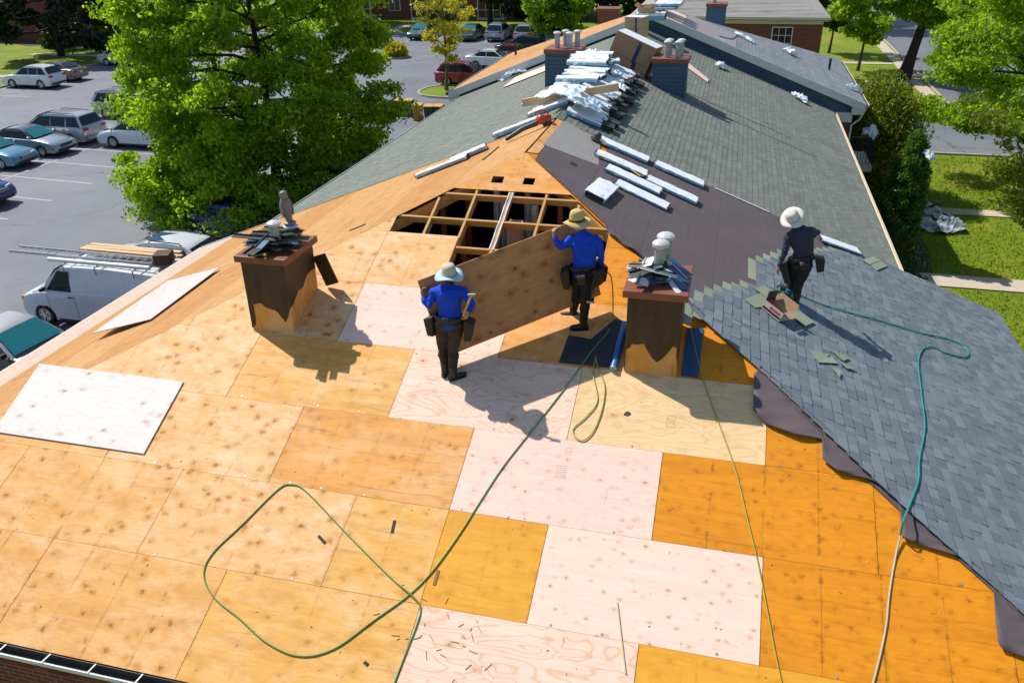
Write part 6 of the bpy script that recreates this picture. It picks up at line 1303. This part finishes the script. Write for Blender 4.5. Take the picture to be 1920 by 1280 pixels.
# nail gun beside the roofer
def nailgun(label, fr):
    t = thing('nail_gun', label, 'nail gun', fr.translation, rot=fr.to_3x3())
    mb = MB(); mb.lathe([(.045, 0), (.05, .02), (.05, .13), (.035, .16), (.02, .22), (.012, .26)], 14, Matrix.Translation((0, 0, .06)) @ Matrix.Rotation(math.pi / 2, 4, 'Y')); mb.build('cylinder', GREYPL, t, smooth=True, local=True)
    mb = MB(); mb.lathe([(.051, 0), (.053, .01), (.045, .03)], 14, Matrix.Translation((-.02, 0, .06)) @ Matrix.Rotation(math.pi / 2, 4, 'Y')); mb.build('end_cap', CAPW, t, smooth=True, local=True)
    mb = MB(); mb.tube([(.04, -.04, .05), (.06, -.12, .04), (.07, -.2, .035)], [.024, .02, .022], 8); mb.build('grip', TEALB, t, smooth=True, local=True); mb = MB(); mb.lathe([(.06, -.02), (.065, 0), (.06, .02)], 14, Matrix.Translation((.17, -.08, .04))); mb.build('magazine', GREYPL, t, smooth=True, local=True); return t
dd = (rp(1488, 553) - rp(1455, 534)); nailgun('black nail gun with silver cap lying beside the roofer on the shingles', frame_m(rp(1456, 541, .05), dd, NR_.cross(dd.normalized())))
# yellow stick on the felt
mb = MB(); mb.tube([rp(1120, 292, .06), rp(1165, 305, .07), rp(1200, 330, .06), rp(1222, 330, .05)], .018, 6); tag(mb.build('yellow_stick', YELLOW), 'yellow wooden handle with red tip lying among the bundles on the felt', 'stick')
mb = MB(); mb.lathe([(.13, 0), (.13, .02), (.09, .03), (.075, .12), (.03, .16)], 14, Matrix.Translation(rp(1118, 262, .05)) @ NR_.to_track_quat('Z', 'Y').to_matrix().to_4x4()); tag(mb.build('roof_vent_boot', GREYPL, smooth=True), 'small round dark roof vent flashing at the top of the felt', 'roof vent')
# tarp and debris on the lawn
tp_t = MB(); vs = []; N1, N2 = 22, 34; rs = random.Random(9)
for i in range(N1):
    for j in range(N2):
        u, v = i / (N1 - 1), j / (N2 - 1); x = 10.75 + (2.4 - 1.2 * v) * u + .25 * math.sin(v * 9); y = 20.5 + 7.2 * v + .2 * math.sin(u * 8); vs.append((x, y, .06 + .10 * abs(math.sin(u * 9 + v * 5)) * rs.random() + .12 * rs.random()))
tp_t.add(vs, [(i * N2 + j, (i + 1) * N2 + j, (i + 1) * N2 + j + 1, i * N2 + j + 1) for i in range(N1 - 1) for j in range(N2 - 1)])
TARP = Mt('silver_tarp', (.4, .45, .5), .3, .3); TARP.col(TARP.ramp(TARP.noise(TARP.tc(), 1.6, 4), [(.35, (.03, .05, .09)), (.5, (.30, .36, .42)), (.62, (.62, .66, .70)), (.8, (.05, .09, .16))])); tag(tp_t.build('tarpaulin', TARP.m), 'crumpled silver and navy tarpaulin on the lawn below the right eave', 'tarpaulin')
for i in range(12):
    x, y = rs.uniform(10.6, 13.0), rs.uniform(19.2, 27); mb = MB(); mb.box((x, y, .10 + .03 * (i % 3)), (rs.uniform(.3, .6), rs.uniform(.2, .35), .012), Matrix.Rotation(rs.uniform(0, 3), 3, 'Z') @ Matrix.Rotation(.15, 3, 'X')); tag(mb.build('shingle_debris', SH_OLD if i % 2 else DARKSH), 'old shingle piece thrown down around the tarpaulin', 'shingle scrap', 'shingle debris on the lawn')
# chips, torn paper and nail caps on the deck
dk = [((740, 975), (735, 998), DARKSH), ((822, 1068), (814, 1096), LUMBER_D), ((597, 1004), (610, 1018), DARKSH), ((683, 1240), (690, 1246), DARKSH)]
for i, (p, q, mt) in enumerate(dk):
    a, b = hp(*p, .004), hp(*q, .004); mb = MB(); mb.beam(a, b, .035, .008, NH); tag(mb.build('debris_chip', mt), ['small black torn felt scrap in the middle of the deck', 'short brown wood chip on the orange sheet', 'little dark felt scrap inside the hose loop', 'tiny dark chip near the bottom edge'][i], 'debris')
a, b = hp(1157, 1128, .010), hp(1173, 1262, .010); mb = MB(); mb.beam(a, b, .012, .012, NH); tag(mb.build('wood_sliver', LUMBER_W), 'long thin wood sliver on the pink sheet near the bottom', 'debris')
rs = random.Random(77); mb = MB()
for i in range(170):
    x, v = rs.uniform(-6, 6.5), rs.uniform(4.8, 9.5)
    if abs(x) > v * CT - .2: continue
    L = rs.uniform(.008, .035); a = rs.uniform(0, 3.14); d = Vector((math.cos(a), math.sin(a) * CT, math.sin(a) * ST)); c = HX(x, v, .004); mb.beam(c - d * L / 2, c + d * L / 2, .006, .004, NH, rs.randint(0, 1))
for i in range(26):
    c = HX(rs.gauss(.95, .35), rs.gauss(8.75, .25), .004); a = rs.uniform(0, 3.14); d = Vector((math.cos(a), math.sin(a) * CT, math.sin(a) * ST)); L = rs.uniform(.02, .1); mb.beam(c - d * L / 2, c + d * L / 2, .006, .004, NH)
tag(mb.build('wood_splinters', [LUMBER_D, LUMBER_W]), 'fine wood splinters scattered over the plywood deck', 'splinters', kind='stuff')
mb = MB(); nc = plain('nail_head_disc', (.35, .33, .31), .5, .4)
for v0 in RV[3:]:
    x = -6.5
    while x < 6.5:
        if abs(x) < v0 * CT - .3: mb.lathe([(.017, 0), (.015, .003)], 8, frame_m(HX(x + rs.uniform(-.1, .1), v0 - .03 + rs.uniform(-.01, .01), .002), (1, 0, 0), (0, CT, ST)))
        x += rs.choice((.61, .61, 1.22, 1.83))
tag(mb.build('nail_heads', nc), 'round nail caps along the plywood seams', 'nails', kind='stuff')
lf = [hp(1176, 775, .01)]
mb = MB(); c = lf[0]; mb.plate([(-.05, -.01), (0, -.035), (.05, .0), (.02, .035), (-.02, .03)], .004, frame_m(c, (1, .2, .1), (0, CT, ST))); tag(mb.build('dry_leaf', LEATHER), 'small dry leaf on the cream plywood sheet', 'leaf')
for i, px in enumerate(([(590, 372), (655, 345)], [(655, 432), (685, 420)], [(745, 310), (800, 288)], [(905, 300), (935, 275)], [(880, 285), (900, 268)])):
    a, b = lp(*px[0], .01), lp(*px[1], .01)
    mb = MB(); mb.beam(a, b, .06, .006, NL_); tag(mb.build('felt_scrap', DARKSH if i % 2 else SH_OLD), ['dark felt remnant low on the left plywood slope', 'small felt remnant above the left chimney', 'dark felt strip uphill of the left slope', 'felt strip near the bundles on the left slope', 'short felt strip near the ridge on the left slope'][i], 'felt scrap')
# ------------------------------------------------------------------ people
def remesh(o, vox, smooth=6, wr=0.0, wsz=.12):
    r = o.modifiers.new('remesh', 'REMESH'); r.mode = 'VOXEL'; r.voxel_size = vox; r.use_smooth_shade = True
    s = o.modifiers.new('smooth', 'SMOOTH'); s.factor = .5; s.iterations = smooth
    if wr:
        t = bpy.data.textures.new('folds', 'CLOUDS'); t.noise_scale = wsz; t.noise_depth = 2; d = o.modifiers.new('folds', 'DISPLACE'); d.texture = t; d.strength = wr; d.mid_level = .5; d.texture_coords = 'LOCAL'
    return o
def ball(mb, c, rx, ry=None, rz=None, n=14):
    ry = ry or rx; rz = rz or rx; k = 9
    mb.lathe([(max(.002, math.sin(math.pi * i / k)), -math.cos(math.pi * i / k)) for i in range(k + 1)], n, Matrix.Translation(Vector(c)) @ Matrix.Diagonal((rx, ry, rz, 1)))
def hand(mb, wrist, d, palm_n, curl=.7, sc=1.0, thumb_side=1):
    """five separate fingers on a flat palm; d = hand direction, palm_n = palm normal (fingers curl to it)"""
    d = Vector(d).normalized(); pn = Vector(palm_n); pn = (pn - d * pn.dot(d)).normalized(); sd = d.cross(pn); w_ = Vector(wrist)
    L = .088 * sc
    mb.tube([w_ - d * .02, w_ + d * L * .35, w_ + d * L * .8, w_ + d * L], [(.024 * sc, .028 * sc), (.017 * sc, .040 * sc), (.015 * sc, .043 * sc), (.012 * sc, .040 * sc)] if False else [.026 * sc, .030 * sc, .032 * sc, .026 * sc], 10, flat=.8)
    for i, (off, ln) in enumerate(((-.030, .062), (-.010, .074), (.011, .070), (.031, .054))):
        p = w_ + d * (L * .92) + sd * off * sc; q = [p - d * .02]; a = 0
        for k in range(4):
            q.append(p); a += curl * .55; p = p + (d * math.cos(a) + pn * math.sin(a)) * ln * sc / 2.6
        mb.tube(q, [.0105 * sc, .0105 * sc, .0098 * sc, .009 * sc, .0075 * sc], 7)
    b = w_ + d * L * .30 + sd * .026 * sc * thumb_side; v = (d * .7 + sd * .7 * thumb_side + pn * .35).normalized(); mb.tube([b - v * .01, b + v * .03 * sc, b + v * .045 * sc + d * .022 * sc + pn * .012], [.013 * sc, .012 * sc, .009 * sc], 7)
def person(label, J, shirt, pants, boots, hat, look, hand_l, hand_r, glove=None, k=1.0, hat_brim=.185, hat_h=.11, brim2=None, toes=None, belt_ang=0.0, hat_axis=(0, 0, 1), pouches=(), front=(0, 1, 0)):
    J = {a: Vector(b) for a, b in J.items()}; t = thing('person', label, 'person', ((J['anL'] + J['anR']) / 2) - Vector((0, 0, .09)))
    up = (J['neck'] - J['pel']).normalized()
    T = [J['pel'] - up * .10, J['pel'], J['waist'], J['chest'], J['chest'] + (J['neck'] - J['chest']) * .6, J['neck']]
    def torso(mb, s): mb.tube(T, [(.115 * s, .155 * s), (.125 * s, .165 * s), (.11 * s, .150 * s), (.125 * s, .185 * s), (.105 * s, .165 * s), (.058 * s, .066 * s)], 18)
    def arm(mb, a, s):
        S, E, Wr = J['sh' + a], J['el' + a], J['wr' + a]; i = J['chest'] * .35 + J['neck'] * .65
        mb.tube([i + (S - i) * .4, S, S + (E - S) * .35, E, E + (Wr - E) * .4, Wr], [.07 * s, .072 * s, .060 * s, .047 * s, .045 * s, .031 * s], 12)
    def leg(mb, a, s):
        H_, K_, A_ = J['hip' + a], J['kn' + a], J['an' + a]
        mb.tube([H_ + Vector((0, 0, .05)), H_ + (K_ - H_) * .25, K_, K_ + (A_ - K_) * .35, A_], [.098 * s, .092 * s, .063 * s, .062 * s, .046 * s], 12)
    mb = MB(); torso(mb, .80)
    for a in 'LR': arm(mb, a, .66); leg(mb, a, .8); mb.tube([J['an' + a], J['an' + a] - Vector((0, 0, .06))], .045, 10)
    hd = J['head']; mb.tube([J['neck'] - up * .03, J['neck'] * .4 + hd * .6], [.056, .052], 12); lk = Vector(look).normalized()
    ball(mb, hd, .078, .095, .112, 16); sd = lk.cross(Vector((0, 0, 1))).normalized()
    ball(mb, hd + lk * .045 - Vector((0, 0, .05)), .055, .055, .06)                         # jaw and face
    mb.tube([hd + lk * .09 + Vector((0, 0, .015)), hd + lk * .115 - Vector((0, 0, .02))], [.012, .017], 7)   # nose
    for s in (-1, 1): ball(mb, hd + sd * s * .082 - Vector((0, 0, .01)), .014, .02, .03, 8)
    for a, (d, pn, cu, ts) in (('L', hand_l), ('R', hand_r)): hand(mb, J['wr' + a], d, pn, cu, 1.0, ts)
    body = mb.build('body', SKIN, t); remesh(body, .0075, 3)
    for s in (-1, 1):
        e = MB(); ball(e, hd + lk * .092 + sd * s * .032 + Vector((0, 0, .012)), .012, .012, .009, 8); e.build('eye', BLACKP, t)
    e = MB(); e.tube([hd + lk * .098 - sd * .022 - Vector((0, 0, .062)), hd + lk * .104 - Vector((0, 0, .064)), hd + lk * .098 + sd * .022 - Vector((0, 0, .062))], .005, 6); e.build('mouth', plain('lip', (.3, .1, .08), .5), t)
    mb = MB(); ball(mb, hd - lk * .012 + Vector((0, 0, .025)), .084, .098, .100, 16); mb.tube([hd - lk * .06 - Vector((0, 0, .02)), hd - lk * .055 - Vector((0, 0, .085))], [.06, .045], 10); mb.build('hair', HAIR, t, smooth=True)
    mb = MB(); torso(mb, 1.0); mb.tube([J['neck'] - up * .03, J['neck'] + up * .035], [.068, .062], 14)
    for a in 'LR': arm(mb, a, 1.0)
    sh = mb.build('shirt', shirt, t); remesh(sh, .010, 6, .034, .07)
    mb = MB(); mb.tube([J['pel'] + up * .06, J['pel'] - up * .02, J['pel'] - up * .13], [(.122, .165), (.128, .172), (.10, .15)], 16)
    for a in 'LR': leg(mb, a, 1.16)
    p = mb.build('trousers', pants, t); remesh(p, .010, 6, .036, .08)
    for a in 'LR':
        A = J['an' + a]; td = Vector((toes or {}).get(a, front)); td.normalize(); s3 = td.cross(Vector((0, 0, 1))).normalized(); mb = MB(); upb = s3.cross(td)
        mb.tube([A + Vector((0, 0, .10)), A + Vector((0, 0, .0)), A - Vector((0, 0, .05))], [.056, .054, .052], 12)
        o = A - Vector((0, 0, .062)); mb.tube([o - td * .075, o - td * .05, o + td * .02, o + td * .11, o + td * .17, o + td * .195], [(.03, .03), (.040, .040), (.043, .042), (.043, .034), (.036, .026), (.012, .012)], 12)
        b = mb.build('boot', boots if not isinstance(boots, dict) else boots[a], t); remesh(b, .009, 4)
        b2 = MB(); b2.plate([(-.08, -.036), (.03, -.042), (.14, -.046), (.2, -.02), (.2, .02), (.14, .046), (.03, .042), (-.08, .036)], .018, frame_m(o - upb * .030, td, upb.cross(td))); b2.build('sole', BLACKP, t)
    # hat: shaped crown on a wavy brim
    ax = Vector(hat_axis).normalized(); q = ax.to_track_quat('Z', 'Y').to_matrix().to_4x4(); m4 = Matrix.Translation(hd + ax * .035) @ q
    mb = MB(); mb.lathe([(.098, -.01), (.104, .0), (.102, .03), (.094, hat_h * .7), (.08, hat_h * .95), (.05, hat_h * 1.08), (.003, hat_h * 1.06)], 24, m4, sx=.95, sy=1.05); h_ = mb.build('hat', hat, t, smooth=True)
    mb = MB(); n = 32; vs = []; rad = [.096, .14, hat_brim * .88, hat_brim]
    for r in rad:
        for j in range(n):
            a = 2 * math.pi * j / n; f = (r - .096) / (hat_brim - .096); vs.append(m4 @ Vector((r * math.cos(a), r * math.sin(a) * 1.05, -.004 - .035 * f * f * (1 + .8 * math.cos(2 * a)) + .012 * f * math.sin(3 * a))))
    mb.add(vs, [(i * n + j, i * n + (j + 1) % n, (i + 1) * n + (j + 1) % n, (i + 1) * n + j) for i in range(len(rad) - 1) for j in range(n)]); br = mb.build('brim', brim2 or hat, h_, smooth=True); s = br.modifiers.new('s', 'SOLIDIFY'); s.thickness = .004
    mb = MB(); mb.lathe([(.106, .004), (.107, .012), (.105, .024), (.103, .026)], 24, m4, sx=.95, sy=1.05); mb.build('hat_band', hat if hat is not STRAW else LEATHER, h_, smooth=True)
    # tool belt with hanging pouches
    c = J['pel'] + up * .045; mb = MB(); n = 24; vs = []
    R3 = up.to_track_quat('Z', 'Y').to_matrix()
    fy = Vector(front); fy = (fy - up * fy.dot(up)).normalized(); fx = fy.cross(up)
    for z in (-.035, .035):
        for j in range(n): a = 2 * math.pi * j / n; vs.append(c + fx * .188 * math.cos(a) + fy * .148 * math.sin(a) + up * z)
    mb.add(vs, [(j, (j + 1) % n, n + (j + 1) % n, n + j) for j in range(n)]); bl_ = mb.build('tool_belt', LEATHER, t, smooth=True); s = bl_.modifiers.new('s', 'SOLIDIFY'); s.thickness = .012; s.offset = 1
    for (ang, wd, ht, dp, dz) in pouches:
        wd, ht, dp = wd * 1.25, ht * 1.15, dp * 1.2
        a = R_(ang); o = c + fx * .20 * math.cos(a) + fy * .16 * math.sin(a); n_ = (fx * math.cos(a) + fy * math.sin(a)).normalized(); s3 = up.cross(n_); mb = MB()
        def q_(x, z, d): return o + s3 * x + up * z + n_ * d
        mb.hexa([q_(-wd * .42, -ht - dz, .0), q_(wd * .42, -ht - dz, .0), q_(wd * .42, -ht - dz, dp * .7), q_(-wd * .42, -ht - dz, dp * .7), q_(-wd * .5, .02 - dz, .0), q_(wd * .5, .02 - dz, 0), q_(wd * .52, -.03 - dz, dp), q_(-wd * .52, -.03 - dz, dp)]); po = mb.build('pouch', LEATHER, bl_); bev(po, .02, 2)
    return t
U = Vector((0, 0, 1))
# worker carrying the near end of the sheet
y0 = -4.84
J1 = dict(anL=at(834, 690, -4.80), anR=at(850, 698, -4.86), knL=at(830, 650, -4.74), knR=at(850, 655, -4.80), hipL=at(829, 606, -4.82), hipR=at(856, 607, -4.84), pel=at(843, 600, -4.84), waist=at(843, 580, -4.84), chest=at(841, 553, -4.82), neck=at(842, 533, -4.79), head=at(842, 516, -4.77), shL=at(812, 549, -4.80), elL=at(802, 576, -4.93), wrL=at(793, 556, -4.86), shR=at(871, 549, -4.80), elR=at(885, 572, -4.88), wrR=at(876, 585, -4.99))
person('worker in blue shirt and aqua-brimmed hat holding the near end of the sheet', J1, SHIRT, PANTS_B, BOOT, CANVAS, (-.2, 1, -.1), ((-.25, .35, .9), (.95, .2, 0), 1.1, 1), ((-.2, -.1, -1), (-.8, .3, 0), 1.1, -1), hat_brim=.19, hat_h=.12, brim2=MINT, toes={'L': (.1, .9, .35), 'R': (.75, .5, .1)}, hat_axis=(.02, -.12, 1), pouches=((165, .20, .24, .12, .02), (10, .20, .25, .12, .02), (-90, .07, .05, .02, -.02), (120, .16, .18, .10, .02)))
hm = thing('hammer', 'yellow-handled hammer in the right hand of the worker with the aqua hat brim', 'hammer', J1['wrR'] + Vector((-.05, -.02, -.09))); a, b = at(868, 592, -5.03), at(884, 553, -5.0)
mb = MB(); mb.tube([a, b], .013, 8); mb.build('handle', YELLOW, hm); mb = MB(); mb.beam(b + Vector((-.05, 0, .0)), b + Vector((.06, 0, .01)), .028, .028); bev(mb.build('head', STEEL, hm), .005)
# worker at the far end of the sheet
J2 = dict(anL=at(1075, 582, -3.52), anR=at(1094, 605, -3.79), knL=at(1083, 548, -3.60), knR=at(1098, 560, -3.82), hipL=at(1083, 512, -3.72), hipR=at(1106, 514, -3.78), pel=at(1094, 505, -3.76), waist=at(1096, 486, -3.77), chest=at(1096, 460, -3.77), neck=at(1090, 434, -3.75), head=at(1082, 417, -3.73), shL=at(1068, 452, -3.76), elL=at(1050, 463, -3.84), wrL=at(1039, 444, -3.80), shR=at(1122, 453, -3.76), elR=at(1128, 484, -3.72), wrR=at(1122, 508, -3.60))
person('worker in blue shirt and straw hat at the far end of the sheet', J2, SHIRT, PANTS, BOOT, STRAW, (-.75, .6, -.15), ((-.15, .3, .95), (.6, .75, 0), 1.0, 1), ((-.3, .7, -.4), (-.6, .5, 0), .9, -1), hat_brim=.19, hat_h=.135, toes={'L': (-.95, -.1, 0), 'R': (-.95, -.25, 0)}, hat_axis=(-.05, -.05, 1), front=(-.6, .8, 0), pouches=((150, .20, .24, .11, .02), (-10, .18, .22, .11, .0), (-60, .15, .2, .10, .02), (-120, .10, .14, .08, .03)))
hm = thing('hammer', 'hammer hanging from the tool belt of the straw-hatted worker', 'hammer', J2['pel'] + Vector((.14, -.1, -.2))); a, b = at(1113, 522, -3.98), at(1107, 566, -3.98); mb = MB(); mb.tube([a, b], .011, 8); mb.build('handle', BLACKP, hm); mb = MB(); mb.beam(b + Vector((-.05, 0, 0)), b + Vector((.06, 0, -.005)), .03, .03); bev(mb.build('head', STEEL, hm), .005)
# roofer on the shingles
J3 = dict(anL=at(1479, 552, -1.36), anR=at(1493, 561, -1.49), knL=at(1484, 526, -1.30), knR=at(1497, 532, -1.45), hipL=at(1492, 495, -1.40), hipR=at(1511, 497, -1.44), pel=at(1503, 489, -1.42), waist=at(1507, 471, -1.42), chest=at(1502, 446, -1.39), neck=at(1494, 424, -1.36), head=at(1486, 409, -1.34), shL=at(1478, 444, -1.40), elL=at(1471, 474, -1.46), wrL=at(1460, 499, -1.50), shR=at(1521, 433, -1.36), elR=at(1533, 436, -1.22), wrR=at(1520, 446, -1.08))
person('roofer in dark navy top and off-white sun hat standing on the grey shingles', J3, NAVY, PANTS, {'L': TEALB, 'R': BOOT}, CANVAS_W, (-.3, 1, -.5), ((-.12, -.05, -1), (.8, .4, 0), .6, 1), ((-.3, .8, .2), (-.3, .2, -1), .7, -1), hat_brim=.185, hat_h=.12, toes={'L': (-.6, .6, 0), 'R': (-.35, .8, 0)}, hat_axis=(-.22, -.62, .75), pouches=((175, .18, .30, .11, .02), (0, .20, .20, .12, .02), (-80, .12, .12, .05, .02)))
# the sheet they carry
o_ = Vector((-.068, -4.671, ZR - 1.685)); o2 = Vector((1.907, -3.36, ZR - 1.117)); o4 = Vector((-.333, -4.786, ZR - .501)); fb = frame_m(o_, o2 - o_, o4 - o_)
mb = MB(); mb.plate([(0, 0), (2.4384, 0), (2.4384, 1.2192), (0, 1.2192)], .013); tag(put('carried_plywood_sheet', mb.mesh('carried_plywood_sheet', PLY['held']), None, fb), 'reddish plywood sheet held on edge between the two blue-shirted workers', 'plywood')
